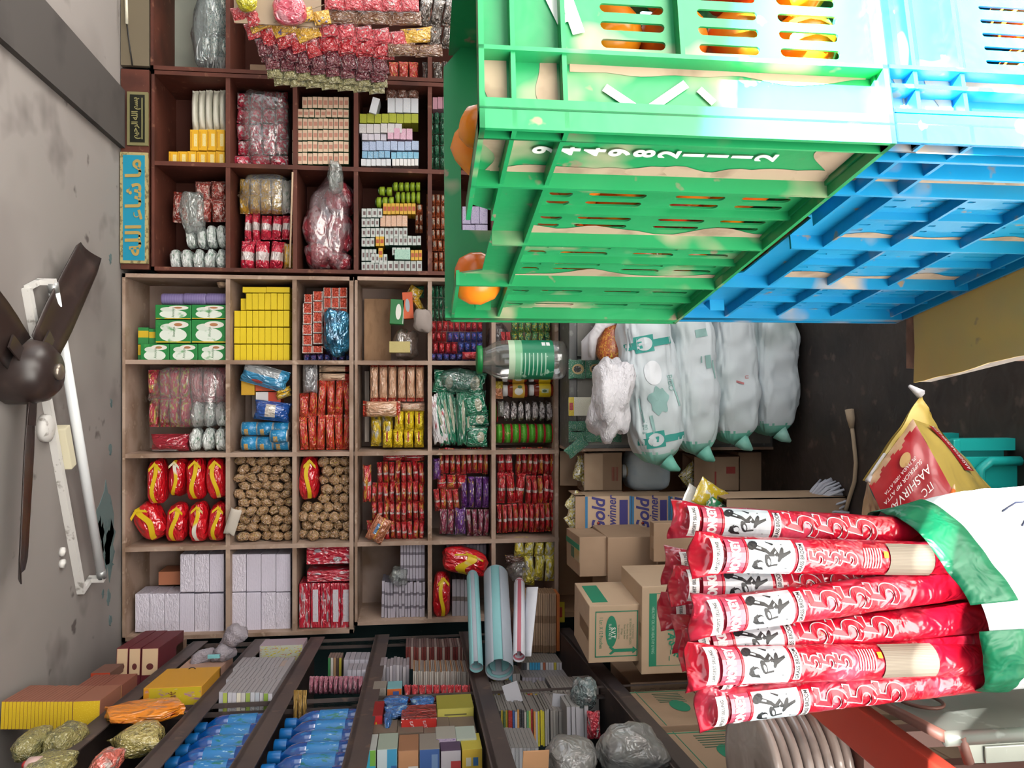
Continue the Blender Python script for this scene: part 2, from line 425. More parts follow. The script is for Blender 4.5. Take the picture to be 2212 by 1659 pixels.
m_fg = mat('faint_gold', '8d8758', .5, .5)
words_on(t, ['\ufee2\ufef4\ufea3\ufeae\ufedf\ufe8d', '\ufeea\ufee0\ufedf\ufe8d', '\ufee2\ufeb4\ufe91'], m_fg, .04, w - .05, h - .045, .004)
b = MB()
for z in (-h / 2 + .02,): b.box(-w / 2 + .025, w / 2 - .025, -.016, -.0145, z, z + .004)
b.ob('rule', m_fg, t)
tag(MB().tube([P(272, -20, SH - .03), P(274, 52, SH - .03)], .006, 8).ob('plastic_conduit', mat('off_white_plastic', 'cfcbb8', .4)), 'short white plastic conduit on the grey board by the beam', 'conduit')
tag(MB().tube([P(274, 52, SH - .025), P(280, 100, SH - .012), P(286, 142, SH - .006)], .003, 6).ob('cable', mat('black_plastic', '1c1a1a', .4)), 'thin dark cable running from white conduit down grey board', 'cable')

# ================================================================ ceiling fan and tube light
m_fan = mat('fan_brown', '2c2220', .35, .5, blot=[(12, .6, .08, '3c302c')])
fc = P(62, 803, 2.5)
fan = thing('ceiling_fan', 'dark brown three-bladed ceiling fan hanging before the tube light', 'fan', (fc.x, fc.y, fc.z))
MB().lathe([(0, .10), (.03, .10), (.075, .085), (.098, .055), (.098, -.005), (.088, -.05), (.06, -.078), (0, -.08)], 28).ob('motor', m_fan, fan)
MB().lathe([(.024, -.078), (.026, -.09), (.018, -.096), (0, -.097)], 14).ob('cap', mat('fan_cap', '8a7f74', .3, .6, metal=.7), fan)
MB().lathe([(.012, .10), (.012, CEIL - fc.z - .05)], 10).ob('down_rod', m_fan, fan)
MB().lathe([(.012, CEIL - fc.z - .10), (.055, CEIL - fc.z - .03), (.06, CEIL - fc.z)], 18).ob('canopy', m_fan, fan)
for k, ang in enumerate((186, 44, -58)):
    b = MB()
    def bl(u, v):
        r = .10 + .50 * u; wd = .062 + .014 * min(1, u * 4) - .012 * u
        ta = 1 if u < .97 else .8
        return (r + (.03 * (v - .5) if u > .9 else 0), (v - .5) * 2 * wd * .9 * ta, .012 * math.sin(v * PI) - .035 * (v - .5))
    b.sheet(bl, 10, 5)
    o = b.ob('blade', m_fan, fan, (0, 0, -.012), (0, 0, math.radians(ang)))
    md = o.modifiers.new('thick', 'SOLIDIFY'); md.thickness = .003
    MB().box(.06, .16, -.022, .022, -.006, .0).ob('blade_arm', m_fan, o)
m_wht = mat('fixture_white', 'cfcdca', .5, .4, blot=[(30, .66, .04, '98938e')])
a, c = on_ceil(58, 622, .012), on_ceil(176, 1280, .012)
tl = thing('tube_light', 'unlit white fluorescent tube light on the ceiling behind the fan', 'lamp', a.lerp(c, .5))
dv = (a - c); dv.z = 0; Ln = dv.length; dv.normalize(); nrm = Vector((-dv.y, dv.x, 0))
if nrm.y < 0: nrm = -nrm
yaw = math.atan2(dv.y, dv.x)
MB().box(-Ln / 2, Ln / 2, -.011, .011, -.012, .012).ob('batten', m_wht, tl, rot=(0, 0, yaw))
for s in (-1, 1):
    b = MB().box(s * Ln / 2 - .008, s * Ln / 2 + .008, .0, .085, -.008, .008); b.box(s * Ln / 2 - .008, s * Ln / 2 + .008, .07, .095, -.05, .008)
    b.ob('end_bracket', m_wht, tl, rot=(0, 0, yaw))
MB().tube([(-Ln / 2 + .004, .085, -.04), (Ln / 2 - .004, .085, -.04)], .0165, 14).ob('tube', mat('tube_glass', 'dfe3e6', .25, .5), tl, rot=(0, 0, yaw))
for s in (-1, 1): MB().tube([(s * (Ln / 2 - .004), .085, -.04), (s * (Ln / 2 - .035), .085, -.04)], .0172, 14).ob('tube_cap', mat('tube_cap', '9a9c9c', .4, .5, metal=.6), tl, rot=(0, 0, yaw))
MB().box(-.075, .075, .014, .055, -.034, .012).ob('ballast_box', mat('ballast_cream', 'cfc8ad', .5), tl, rot=(0, 0, yaw), bev=.004)
MB().box(Ln / 2 - .20, Ln / 2 - .17, .012, .05, -.022, .0).ob('starter', mat('starter_white', 'd8dade', .5), tl, rot=(0, 0, yaw))
q = on_ceil(92, 925, .0); t = MB().lathe([(.045, 0), (.045, -.02), (.03, -.028), (0, -.03)], 18).ob('ceiling_rose', m_wht, loc=q); tag(t, 'round white ceiling rose beside the tube light ballast', 'ceiling rose')
q = on_ceil(131, 1205, .0); t = thing('ceiling_socket', 'small two-lobed white fitting on ceiling near end of tube light', 'fitting', q)
for s in (-1, 1): MB().lathe([(.016, 0), (.016, -.012), (0, -.016)], 12).ob('lobe', m_wht, t, (s * .02, 0, 0))

# ================================================================ rack along the side wall
m_rack = mat('rack_steel', '4a3f3c', .55, .4, blot=[(5, .58, .08, '3a3335'), (20, .66, .04, '5d4c44')])
RZ = [2.416, 2.17, 1.945, 1.679, 1.327, .905]
RY0, RY1 = .95, 3.36
rk = thing('steel_rack', 'dark slotted-steel rack along the side wall, loaded with stock', 'rack', (-.72, 0, 0), (0, 0, math.atan(.1)))
L0, L1 = RY0 * 1.005, RY1 * 1.005
for z in RZ:
    s = MB().box(-.38, 0, L0, L1, z - .012, z).ob('shelf_board', m_rack, rk)
    MB().box(-.004, .0, L0, L1, z - .055, z + .004).ob('front_lip', m_rack, s)
holes = [slot(.02, .02 + .033 * k, .018, .008) for k in range(72)]
for ly in (2.50, 1.55, L1 - .03):
    o = link('upright_post', plate_mesh([(0, 0), (.04, 0), (.04, 2.55), (0, 2.55)], holes, m_rack, .0025), (-.045, ly, 0), (0, 0, 0), parent=rk)
    MB().box(-.046, -.043, ly, ly + .04, 0, 2.55).ob('post_flange', m_rack, rk)
    link('upright_post', o.data, (-.375, ly, 0), (0, 0, 0), parent=rk)
# ================================================================ plastic crates with tomatoes
DUST = 'b9a48e'
def plastic(name, c, c2): return mat(name, c, .38, .5, blot=[(5, .60, .13, c2), (9, .66, .07, DUST), (40, .70, .03, '8a7a66')], bump=(30, .05))
m_green = plastic('crate_green', '1a8850', '25965c')
m_blue = plastic('crate_blue', '0880b2', '1690c0')
m_white_paint = mat('white_paint', 'e9e9e4', .6, .3)
m_tom = [mat('tomato_%s' % k, c, .25, .5, blot=[(1.1, .5, .3, c2)]) for k, c, c2 in (('orange', 'e0561a', 'e88a1e'), ('yellow', 'e99a10', 'e6751a'), ('red', 'b92313', 'cf4a18'))]
UT = []
for m in m_tom:
    b = MB().lathe([(0, -.5), (.2, -.485), (.38, -.36), (.5, -.08), (.49, .14), (.38, .36), (.2, .44), (.06, .40), (0, .38)], 20, cap=False)
    UT.append(b.mesh('tomato', m))
def crate(name, label, m, org, yaw, H, dense, Wd=.42, Ln=.53, dirt=None):
    t = thing(name, label, 'crate', org, (0, 0, yaw))
    th = .002; HB = .008 if not dense else 0
    def groups(zs): return [(H * a, H * c) for a, c in zs]
    gz = groups([(.05, .20), (.25, .40), (.485, .655), (.70, .77)]); gf = groups([(.09, .247), (.30, .455), (.54, .70)])
    # left side: fins, sunken panels with slots, top edge with a dip
    outer = [(0, 0), (Ln, 0), (Ln, H), (.37, H), (.355, H - .03), (.185, H - .03), (.165, H), (0, H)]
    holes = []
    fins = [0.0, .10, .235, .37, .53]
    sp_ = .0125 if not dense else .010
    sw = .0095 if not dense else .0036
    for k in range(1, 4):
        for z0, z1 in gz:
            n = int((fins[k + 1] - fins[k] - .035) / sp_ / (1.45 if k != 0 else 1))
            for j in range(n + 1):
                y = fins[k] + .022 + j * (fins[k + 1] - fins[k] - .044) / max(n, 1)
                holes.append(slot(y, (z0 + z1) / 2, z1 - z0, sw, .004 * (1 if k % 2 else -1)))
    rotm = Matrix.Rotation(PI / 2, 4, 'Z')
    me = plate_mesh(outer, holes, m, th); me.transform(rotm)
    link('side_wall', me, (.016, 0, 0), parent=t)
    # front
    def front_plate():
        hs = []
        for z0, z1 in gf:
            a = .083
            while a < Wd - .05:
                hs.append(slot(a, (z0 + z1) / 2, z1 - z0, .0075 if not dense else .0035, -.003)); a += .0152 if not dense else .0125
        return plate_mesh([(0, 0), (Wd, 0), (Wd, H), (0, H)], hs, m, th)
    link('front_wall', front_plate(), (0, .016, 0), parent=t)
    hd = [(Wd / 2 - .085, H - .115), (Wd / 2 + .02, H - .115), (Wd / 2 + .02, H - .015), (Wd / 2 - .085, H - .015)]
    link('back_wall', plate_mesh([(0, 0), (Wd, 0), (Wd, H - .03), (Wd - .05, H + HB), (.02, H + HB), (0, H + HB)], [hd], m, .012), (0, Ln - .016, 0), parent=t)
    me = plate_mesh([(0, 0), (Ln, 0), (Ln, H), (0, H)], holes, m, th); me.transform(rotm)
    link('side_wall', me, (Wd - .016, 0, 0), parent=t)
    MB().box(.01, Wd - .01, .01, Ln - .01, 0, .006).ob('base', m, t)
    # standing fins and lying ribs
    fw = .0035
    for k, y in enumerate(fins):
        top = H if not .17 < y < .36 else H - .03
        if k == 0: MB().box(0, .024, 0, fw, 0, H).ob('fin', m, t)
        else: MB().box(0, .016, y - fw, y, 0, top).ob('fin', m, t)
    fr = [0.066, .066 + .118, .066 + .236, Wd]
    for a in fr: MB().box(a - fw, a, 0, .016, 0, H).ob('fin', m, t)
    for k in range(1, 4):
        yy = (fins[k] + fins[k + 1]) / 2
        MB().box(.007, .016, yy - fw / 2, yy + fw / 2, 0, H * .80).ob('fin', m, t)
    for k in range(2):
        aa = (fr[k] + fr[k + 1]) / 2
    for z in (H * .80, H * .92):
        MB().box(.002, .016, 0, .175 if z > H * .85 else Ln, z - fw / 2, z + fw / 2).ob('rib', m, t)
        MB().box(0, Wd, .002, .016, z - fw / 2, z + fw / 2).ob('rib', m, t)
    MB().box(.066, Wd, .004, .016, H * .505, H * .505 + fw).ob('rib', m, t)
    if dense:
        for k in range(1, 4):
            for z in (H * .06, H * .33, H * .57): MB().box(.004, .016, fins[k], fins[k + 1], z - fw / 2, z + fw / 2).ob('rib', m, t)
        for a in (.025, .046): MB().box(a, a + fw, .0, .016, 0, H).ob('fin', m, t)
        for y in (.03, .06): MB().box(0, .016, y, y + fw, 0, H).ob('fin', m, t)
    for z in (0, H - .004):
        MB().box(0, Wd, 0, .018, z, z + .004).ob('rim', m, t)
        if z == 0: MB().box(0, .018, 0, Ln, z, z + .004).ob('rim', m, t)
        else:
            MB().box(0, .018, 0, .17, z, z + .004).ob('rim', m, t); MB().box(0, .018, .365, Ln, z, z + .004).ob('rim', m, t)
    # dried mud lying in the corners along the fins
    m_mud = mat('dried_mud', 'a8937e', .9, .1, blot=[(30, .58, .08, '8f7c69')])
    def mud(p0, p1, wdir, wmax, nrm, n=26):
        p0, p1, wdir, nrm = Vector(p0), Vector(p1), Vector(wdir), Vector(nrm)
        o_ = rnd.random() * 40
        def f(u, v):
            q = p0.lerp(p1, u); w_ = wmax * (.55 + .9 * noise.noise(q * 22 + Vector((o_, 0, 0)))); return q + wdir * max(w_, .0008) * v + nrm * (.0011 - .0007 * v)
        MB().sheet(f, n, 2).ob('dried_mud', m_mud, t)
    for k in range(1, 5): mud((.0149, fins[k] - .0036, .006), (.0149, fins[k] - .0036, H * .79), (0, -1, 0), .020, (-1, 0, 0))
    for k in range(1, 4): mud((.0149, fins[k] + .0002, .006), (.0149, fins[k] + .0002, H * .79), (0, 1, 0), .008, (-1, 0, 0))
    mud((.0149, .02, .008), (.0149, .098, .008), (0, 0, 1), .03, (-1, 0, 0)); mud((.0149, .02, H * .93), (.0149, .098, H * .93), (0, 0, 1), .03, (-1, 0, 0), 10)
    mud((.0149, .0965, .01), (.0149, .0965, H * .95), (0, -1, 0), .020, (-1, 0, 0))
    mud((.0625, .0149, .01), (.0625, .0149, H * .78), (-1, 0, 0), .009, (0, -1, 0)); mud((.018, .0149, .01), (.018, .0149, H * .78), (1, 0, 0), .007, (0, -1, 0))
    for z in (H * .805, H * .925): mud((.018, .0149, z + .002), (.064, .0149, z + .002), (0, 0, 1), .02, (0, -1, 0), 10)
    # grip recess in the corner post at the far end
    MB().prism([(.0, Ln - .06), (.016, Ln - .06), (.05, Ln - .016), (.03, Ln - .016)], H - .05, H - .03).ob('corner_gusset', m, t)
    return t
YAW = math.atan(.188)
GO = P(1940, 310, .56); GZ = 1.139
GH = .318
gc = crate('plastic_crate', 'green plastic crate of tomatoes standing on the blue one', m_green, (GO.x, .56, GZ), YAW, GH, False)
gc['group'] = 'stacked tomato crates'
BZ = .80
bc = crate('plastic_crate', 'bright blue plastic crate of tomatoes under the green one', m_blue, (GO.x + .004, .568, BZ), YAW, GZ - BZ - .002, True)
bc['group'] = 'stacked tomato crates'
Rg = Matrix.Rotation(YAW, 3, 'Z')
# digits painted one under another on the near plain panel of the green side
for i, dgt in enumerate('9449821112'):
    z = .262 - .0205 * i
    me = text_mesh(dgt, m_white_paint, .024, .0003, bold=.0006)
    link('painted_digit', me, (.0128, .055, z), (PI / 2, 0, -PI / 2), parent=gc)
def stroke(pts, w, parent, nm='paint_mark'):
    b = MB()
    for (p, q) in zip(pts, pts[1:]):
        d = (Vector(q) - Vector(p)); n_ = Vector((-d.y, d.x)).normalized() * w / 2
        b.add([(p[0] + n_.x, 0, p[1] + n_.y), (p[0] - n_.x, 0, p[1] - n_.y), (q[0] - n_.x, 0, q[1] - n_.y), (q[0] + n_.x, 0, q[1] + n_.y)], [(0, 1, 2, 3)])
    return b.ob(nm, m_white_paint, parent, (0, .0132, 0))
stroke([(.044, .222), (.024, .193), (.050, .158)], .007, gc)
stroke([(.024, .193), (.018, .178), (.024, .165)], .006, gc)
stroke([(.046, .148), (.035, .137)], .006, gc)
stroke([(.120, .262), (.096, .252)], .009, gc); stroke([(.122, .250), (.088, .240)], .010, gc)
def tomato(cr, org, a, b_, z, s, k, label, grp):
    p = Vector(org) + Rg @ Vector((a, b_, 0)); p.z += z
    o = link('tomato', UT[k], p, (rnd.uniform(-1, 1), rnd.uniform(-1, 1), rnd.uniform(0, 6)), (s, s, s * .92))
    return tag(o, label, 'tomato', grp)
gorg, borg = (GO.x, .56, GZ), (GO.x + .004, .568, BZ)
kinds = ['orange', 'yellow', 'red']
for r in range(5):
    for c in range(6):
        k = rnd.choices((0, 1, 2), (4, 3, 2))[0]
        tomato(gc, gorg, .052 + .060 * c, .052, .040 + .056 * r, .058, k, f'{kinds[k]} tomato behind front slots of green crate, {ow(c)} along in {ow(r)} layer up', 'tomatoes in the green crate')
for r in range(4):
    for c in range(7):
        k = rnd.choices((0, 1, 2), (5, 2, 3))[0]
        tomato(gc, gorg, .052, .112 + .060 * c, .040 + .056 * r, .058, k, f'{kinds[k]} tomato behind side slots of green crate, {ow(c)} in {ow(r)} layer up', 'tomatoes in the green crate')
a_ = tomato(gc, gorg, .050, .17, .258, .064, 1, 'yellow tomato bulging over near rim of green crate', 'tomatoes in the green crate')
p = P(1034, 275, .72); a_.location = p; a_.scale = (.04, .04, .037)
a_ = tomato(gc, gorg, .050, .17, .258, .07, 0, 'big orange tomato showing above the dip in green rim', 'tomatoes in the green crate')
p = P(1030, 602, .985); a_.location = p; a_.scale = (.066, .066, .062); a_.rotation_euler = (0, 0, 1)
a_ = tomato(gc, gorg, .09, .2, .24, .062, 1, 'yellow tomato just peeping beside the handle hole of green crate', 'tomatoes in the green crate'); a_.location = P(1040, 325, .78)
for r in range(2):
    for c in range(7):
        k = rnd.choices((0, 1, 2), (3, 1, 5))[0]
        tomato(bc, borg, .052 + .062 * r, .07 + .064 * c, .262 - .02 * r, .060, k, f'{kinds[k]} tomato at top of blue crate, {ow(c)} from front in {"outer" if r == 0 else "inner"} line', 'tomatoes in the blue crate')
for r in range(3):
    for c in range(6):
        k = rnd.choices((0, 1, 2), (3, 1, 5))[0]
        tomato(bc, borg, .10 + .058 * c, .052, .04 + .060 * r, .058, k, f'{kinds[k]} tomato behind front slots of blue crate, {ow(c)} along in {ow(r)} layer up', 'tomatoes in the blue crate')

# ---- the stand under the crates
m_yel = mat('yellow_laminate', 'c9a455', .5, .4, blot=[(6, .58, .12, 'b39a63'), (22, .69, .03, '6f6353'), (3, .6, .1, 'b9a67a')])
m_ply = mat('ply_edge', '8b8078', .8, .2, blot=[(40, .6, .1, '6a5c52')])
m_brnstand = mat('brown_stand', '6a4a3c', .55, .4, blot=[(20, .6, .08, '8d6a58')])
tx = P(1980, 825, 1.045)
st = thing('crate_stand', 'brown wooden stand with torn yellow top carrying the crates', 'stand', (tx.x, 1.05, 0))
ztop = BZ - .002
rr = random.Random(4)
poly = [(0, 0)]
edge = []
for i in range(26): edge.append((.002 * rr.uniform(-1, 1) + .10 * (.04 * i) * .9, -.04 * i * .62))
back = [(.62, 0)] + [(.62 - .03 * i, .004 * rr.uniform(-1, 1)) for i in range(1, 20)]
poly = edge + [(.62, edge[-1][1])] + back
MB().prism(poly, ztop - .003, ztop).ob('laminate_top', m_yel, st)
MB().prism([(0, -.003), (.098, -.625), (.61, -.625), (.61, -.004)], ztop - .025, ztop - .003).ob('board', m_ply, st)
MB().box(.02, .60, .0, .035, ztop - .05, ztop - .012).ob('back_rail', m_brnstand, st)
for x, y in ((.03, -.03), (.56, -.03), (.14, -.58), (.56, -.58)): MB().box(x, x + .045, y - .03, y + .02, 0, ztop - .025).ob('leg', m_brnstand, st)

# ================================================================ sack of brooms
m_sack = mat('white_woven_sack', 'dfe3e4', .55, .3, blot=[(7, .6, .1, 'd0d5d8')], bump=(14, .5))
m_gband = mat('green_band', '0a6a46', .35, .5, bump=(30, .4))
cA, cB = P(1975, 1296, 1.04), P(2212, 1266, 1.04)
ax = (cB - cA).normalized()
sk = thing('broom_sack', 'white woven sack with green mouth band holding the red brooms', 'sack', (cB.x, 1.04, 0))
def sackring(z, u, r, wob=0):
    c = cA + ax * ((z - cA.z) / ax.z)
    a = 2 * PI * u
    ex = 1.0 + .06 * math.cos(2 * a)
    n = noise.noise(Vector((math.cos(a) * 2, math.sin(a) * 2, z * 9))) * .008 + noise.noise(Vector((math.cos(a) * 5, math.sin(a) * 5, z * 22))) * .004
    x = math.cos(a) * (r + n) * ex; y = math.sin(a) * (r + n) * 1.0
    return Vector((c.x + x - cB.x, c.y + y - 1.04, z))
zr = cA.z
def sk_pt(u, v, dr=0.0):
    z = zr - .045 - v * (zr - .05)
    R_ = .120 - .012 * v + (.012 * math.sin(v * 9))
    p = sackring(z, u, R_ + dr)
    p.z += .36 * (p.x + cB.x - cA.x) * max(0, 1 - 2.2 * v)
    p.z = max(p.z, .002)
    return p
MB().sheet(lambda u, v: sk_pt(u, v), 48, 40).ob('sack_body', m_sack, sk)
def band(u0, u1):
    b = MB(); b.sheet(lambda u, v: sk_pt(u0 + (u1 - u0) * u, -.050 + .078 * v, .0025), 30, 4)
    o = b.ob('mouth_band', m_gband, sk); md = o.modifiers.new('thick', 'SOLIDIFY'); md.thickness = .001; return o
band(.50, .735); band(.785, 1.02); band(.04, .48)
MB().sheet(lambda u, v: sk_pt(u, -.050 + .02 + .05 * v, .0), 48, 3).ob('sack_mouth', m_sack, sk)
b = MB()
b.tube([sk_pt(.90, .12, .001), sk_pt(.93, .16, .001), sk_pt(.925, .26, .001)], .0012, 5); b.tube([sk_pt(.93, .11, .001), sk_pt(.95, .15, .001), sk_pt(.945, .26, .001)], .0012, 5)
b.ob('printed_line', mat('navy_line', '303a58', .6), sk)

m_sleeve = mat('broom_sleeve', 'b80d29', .28, .5, coat=.5, blot=[(14, .62, .12, 'c84a64')], bump=(34, .55))
m_pink = mat('sleeve_pink', 'b8485f', .35, .5, coat=.4)
m_silver = mat('sleeve_silver', 'b9c0c6', .3, .5, coat=.3, bump=(30, .3))
m_ink = mat('black_ink', '16161a', .5)
m_sred = mat('print_red', 'bf0d2a', .4, .5, coat=.3)
m_cane = mat('cane', '8a8072', .6, .3, wave=('x', 22, .5, '7d7366'))
m_yellow = mat('flat_yellow', 'e8c01a', .5)
m_fine = mat('fine_print', 'f0c6cf', .5)
def wrap(me, r, z0, off=.0006, turn=0.0):
    for v in me.vertices:
        t = v.co.x / r + turn; rr_ = r + off + abs(v.co.z)
        zz = v.co.y
        v.co = (rr_ * math.sin(t), -rr_ * math.cos(t), z0 + zz)
    return me
TXT = {}
def txt(s, m, size, sx=1, shear=0, bold=0, turn=0.0, r=.022, z0=0.0, off=.0006):
    me = text_mesh(s, m, size, 0, sx, shear=shear, bold=bold)
    return wrap(me, r, z0, off, turn)
def rectw(w, z0, z1, m, r, off, turn=0.0, n=8):
    b = MB(); b.sheet(lambda u, v: ((u - .5) * w, z0 + (z1 - z0) * v, 0), n, 3)
    me = b.mesh('print', m); return wrap(me, r, 0, off, turn)
def polyw(pts, m, r, off, turn=0.0):
    me = MB().add([(x, z, 0) for x, z in pts], [list(range(len(pts)))]).mesh('print', m)
    bm = bmesh.new(); bm.from_mesh(me); bmesh.ops.triangulate(bm, faces=bm.faces); bm.to_mesh(me); bm.free()
    return wrap(me, r, 0, off, turn)
def join_meshes(name, lst):
    b = MB(); mats = []
    for me in lst:
        m = me.materials[0]
        if m not in mats: mats.append(m)
        b.add([v.co for v in me.vertices], [list(p.vertices) for p in me.polygons], mats.index(m), False)
    return b.mesh(name, mats)
def ell(cx, cz, rx, rz, n=12, rot=0):
    return [(cx + rx * math.cos(2 * PI * i / n) * math.cos(rot) - rz * math.sin(2 * PI * i / n) * math.sin(rot), cz + rx * math.cos(2 * PI * i / n) * math.sin(rot) + rz * math.sin(2 * PI * i / n) * math.cos(rot)) for i in range(n)]
def broom(label, tip, end, turn=0.0, r=.0205, small=False, showend=False, bend=0.0):
    """tip: photo x, y and depth of the pinched sleeve end; end: where it goes into the sack"""
    A, B = P(*tip), P(*end)
    d = (A - B); Lv = d.length; d.normalize()
    q = Vector((0, 0, 1)).rotation_difference(d)
    t = thing('grass_broom', label, 'broom', A, group='brooms in the white sack')
    t.rotation_mode = 'QUATERNION'; t.rotation_quaternion = q
    b = MB(); na, nr = 20, 22; vs = []
    sd = rnd.random() * 30
    total = Lv + .12
    for i in range(nr + 1):
        s = total * i / nr
        f = min(1, s / .05); f = f * f * (3 - 2 * f)
        rx = r * (1.35 * (1 - f) + 1.0 * f); ry = r * (.10 + .90 * f)
        for a in range(na):
            th = 2 * PI * a / na
            n = noise.noise(Vector((math.cos(th) * 2, math.sin(th) * 2 + sd, s * 30))) * .0012 + .003 * (1 - f) * noise.noise(Vector((math.cos(th) * 3, sd, s * 40)))
            vs.append(((rx + n) * math.cos(th) + bend * (1 - f) * .02, (ry + n) * math.sin(th) + .008 * (1 - f) * math.sin(3 * math.cos(th) + sd), -s))
    b.add(vs, [(i * na + a, (i + 1) * na + a, (i + 1) * na + (a + 1) % na, i * na + (a + 1) % na) for i in range(nr) for a in range(na)] + [list(range(na))], 0, True)
    b.ob('sleeve', m_sleeve, t)
    R1 = r + .0009; pi_w = 2.3 * r
    L1_ = [rectw(pi_w * .95, -.062, -.036, m_pink, R1, .0003, turn)]
    L1_ += [txt('MONKEY', mat('print_white', 'd9d6d6', .4), .0165, .62, 0, .0011, turn, R1, -.049, .0009)]
    L1_ += [rectw(pi_w * .95, -.030, -.016, mat('print_white', 'd9d6d6', .4), R1 + .002, .0003, turn), txt('LARGEST SELLING', m_ink, .0062, .75, 0, .0001, turn, R1 + .002, -.023, .0012)]
    link('brand_print', join_meshes('brand_print', L1_), parent=t)
    pz0, pz1 = -.066, -.132
    P1 = [rectw(pi_w, pz1 - .003, pz0 + .003, m_sred, R1, .0002, turn), rectw(pi_w * .96, pz1, pz0, m_silver, R1, .0006, turn)]
    f_ = r / .0205; zc = (pz0 + pz1) / 2; k = lambda pts: [(x * f_, zc + z) for x, z in pts]
    for pts in (ell(-.007, .018, .005, .006), [(-.013, .022), (-.010, .027), (-.004, .026), (-.001, .020), (-.004, .021), (-.009, .021), (-.011, .012), (-.014, .010)],
                ell(-.003, .006, .008, .004, 12, .5), [(-.010, .004), (.004, .006), (.012, -.004), (.004, -.010), (-.008, -.008)], ell(.004, -.012, .009, .003, 10, -.4),
                [(.010, .028), (.016, .024), (.010, .008), (.004, .000), (.002, .002), (.006, .010)], ell(.014, .026, .005, .008, 10, .5), [(.014, -.002), (.018, .006), (.019, .006), (.016, -.004)],
                [(-.012, -.020), (.016, -.014), (.016, -.016), (-.012, -.023)], [(-.002, -.010), (.006, -.026), (.009, -.026), (.004, -.010)]):
        P1.append(polyw(k(pts), m_ink, R1, .0010, turn))
    for pts in (ell(-.007, .0165, .0032, .004), ell(-.004, .005, .004, .0018, 10, .5), [(-.006, -.003), (.006, -.002), (.008, -.005), (-.004, -.006)]):
        P1.append(polyw(k(pts), m_silver, R1, .0013, turn))
    link('picture_print', join_meshes('picture_print', P1), parent=t)
    G = [rectw(pi_w * .8, -.147, -.137, mat('print_white', 'd9d6d6', .4), R1, .0004, turn), txt('GRASS BROOM', m_ink, .0078, .72, 0, .0001, turn, R1, -.142, .0008)]
    big = .060 if not small else .031
    z = -.180 if not small else -.166
    for i in range(3):
        G += [txt('5', mat('print_white', 'd9d6d6', .4), big * 1.10, .95, .22, .0022, turn, R1, z, .0004), txt('5', m_sred, big * 1.10, .95, .22, .0004, turn, R1, z, .0009)]
        z -= big * .74
    if small:
        for i in range(7): G.append(rectw(pi_w * .5, z - .002 - .004 * i, z - .0005 - .004 * i, m_fine, R1, .0006, turn + .1))
        G.append(rectw(.008, z - .037, z - .030, m_yellow, R1, .0008, turn + .3))
        z -= .04
        if showend: G.append(rectw(pi_w * .9, -Lv + .0, z, m_cane, R1, .0007, turn))
    link('number_print', join_meshes('number_print', G), parent=t)
    return t
bl = 'red-sleeved grass broom'
broom(bl + ', topmost of the bundle in the photo, tip beside cartons', (1449, 1122, 1.00), (1960, 1150, 1.030), .10)
broom(bl + ' with small numbers and a bare cane strip, second from top', (1492, 1196, .93), (1990, 1206, 0.985), .05, .0225, True, True)
broom(bl + ' behind, its tip sticking out farther than the second', (1434, 1222, 1.05), (1970, 1235, 1.070), .2)
broom(bl + ' with fully readable white brand tip, at middle of upper half', (1448, 1262, .99), (1975, 1262, 1.010), .15, .021)
broom(bl + ' slanting across the gap, lowest of the upper half', (1492, 1335, .93), (1970, 1272, 0.985), .15, .0225)
broom(bl + ' tucked behind, its tip curled near the printed carton', (1424, 1318, 1.07), (1975, 1300, 1.090), .0)
broom(bl + ' shaded in the gap, just below the dark opening', (1455, 1372, 1.04), (1975, 1318, 1.070), -.2)
broom(bl + ' with long shiny numbers, upper one of the lower half', (1470, 1400, .97), (1985, 1345, 0.995), .25, .021)
broom(bl + ' with fine print and bare cane strip, middle of lower half', (1482, 1440, .92), (1998, 1425, 0.985), .35, .023, True, True)
broom(bl + ' with crumpled folded tip, lying over its lower neighbours', (1520, 1452, .955), (1990, 1400, 1.000), -.3, .020)
broom(bl + ', lowest of the bundle, its tip hanging over grey carton', (1505, 1528, .95), (2000, 1472, 0.995), -.15, .0215)
broom(bl + ' hidden deep behind the middle of the upper half', (1440, 1285, 1.10), (1975, 1280, 1.090), .0)
# ================================================================ low part of the shelf: grey stone ledge, recess with cartons
m_stone = mat('grey_stone', '77746e', .55, .4, blot=[(5, .58, .1, '66635e'), (50, .68, .04, '9a9891')])
m_stone2 = mat('grey_stone_dark', '5c5c5b', .5, .4, blot=[(30, .62, .06, '7c7c79')])
m_tan = mat('tan_board', 'a98566', .7, .3, blot=[(5, .58, .1, '9a785a')])
z_led = Zs(1208) - .003
YL = 3.18
base = thing('stone_ledge', 'grey stone ledge and slabs below the shelf behind white sacks', 'ledge', (0, YL, 0))
MB().box(Xs(966), Xs(400), 0, .24, z_led - .03, z_led).ob('ledge_top', m_stone2, base)
for ya, yb in ((640, 768), (774, 812), (816, 964)): MB().box(Xs(yb) * .955, Xs(ya) * .955 + .0, .006, .03, .02, z_led - .034).ob('slab', m_stone, base)
MB().box(Xs(966), Xs(400), .03, .24, 0, z_led - .034).ob('plinth', m_stone2, base)
rec = thing('low_recess', 'tan-backed recess beside the stone ledge holding cartons', 'shelf', (0, SH, 0))
MB().box(Xs(972), Xs(966), -.20, .30, 0, z_led).ob('divider', m_brown, rec)
MB().box(Xs(1352), Xs(972), .28, .30, .0, z_led - .01).ob('back_panel', m_tan, rec)
MB().box(Xs(1352), Xs(1340), .0, .28, .0, z_led - .01).ob('side_panel', m_tan, rec)

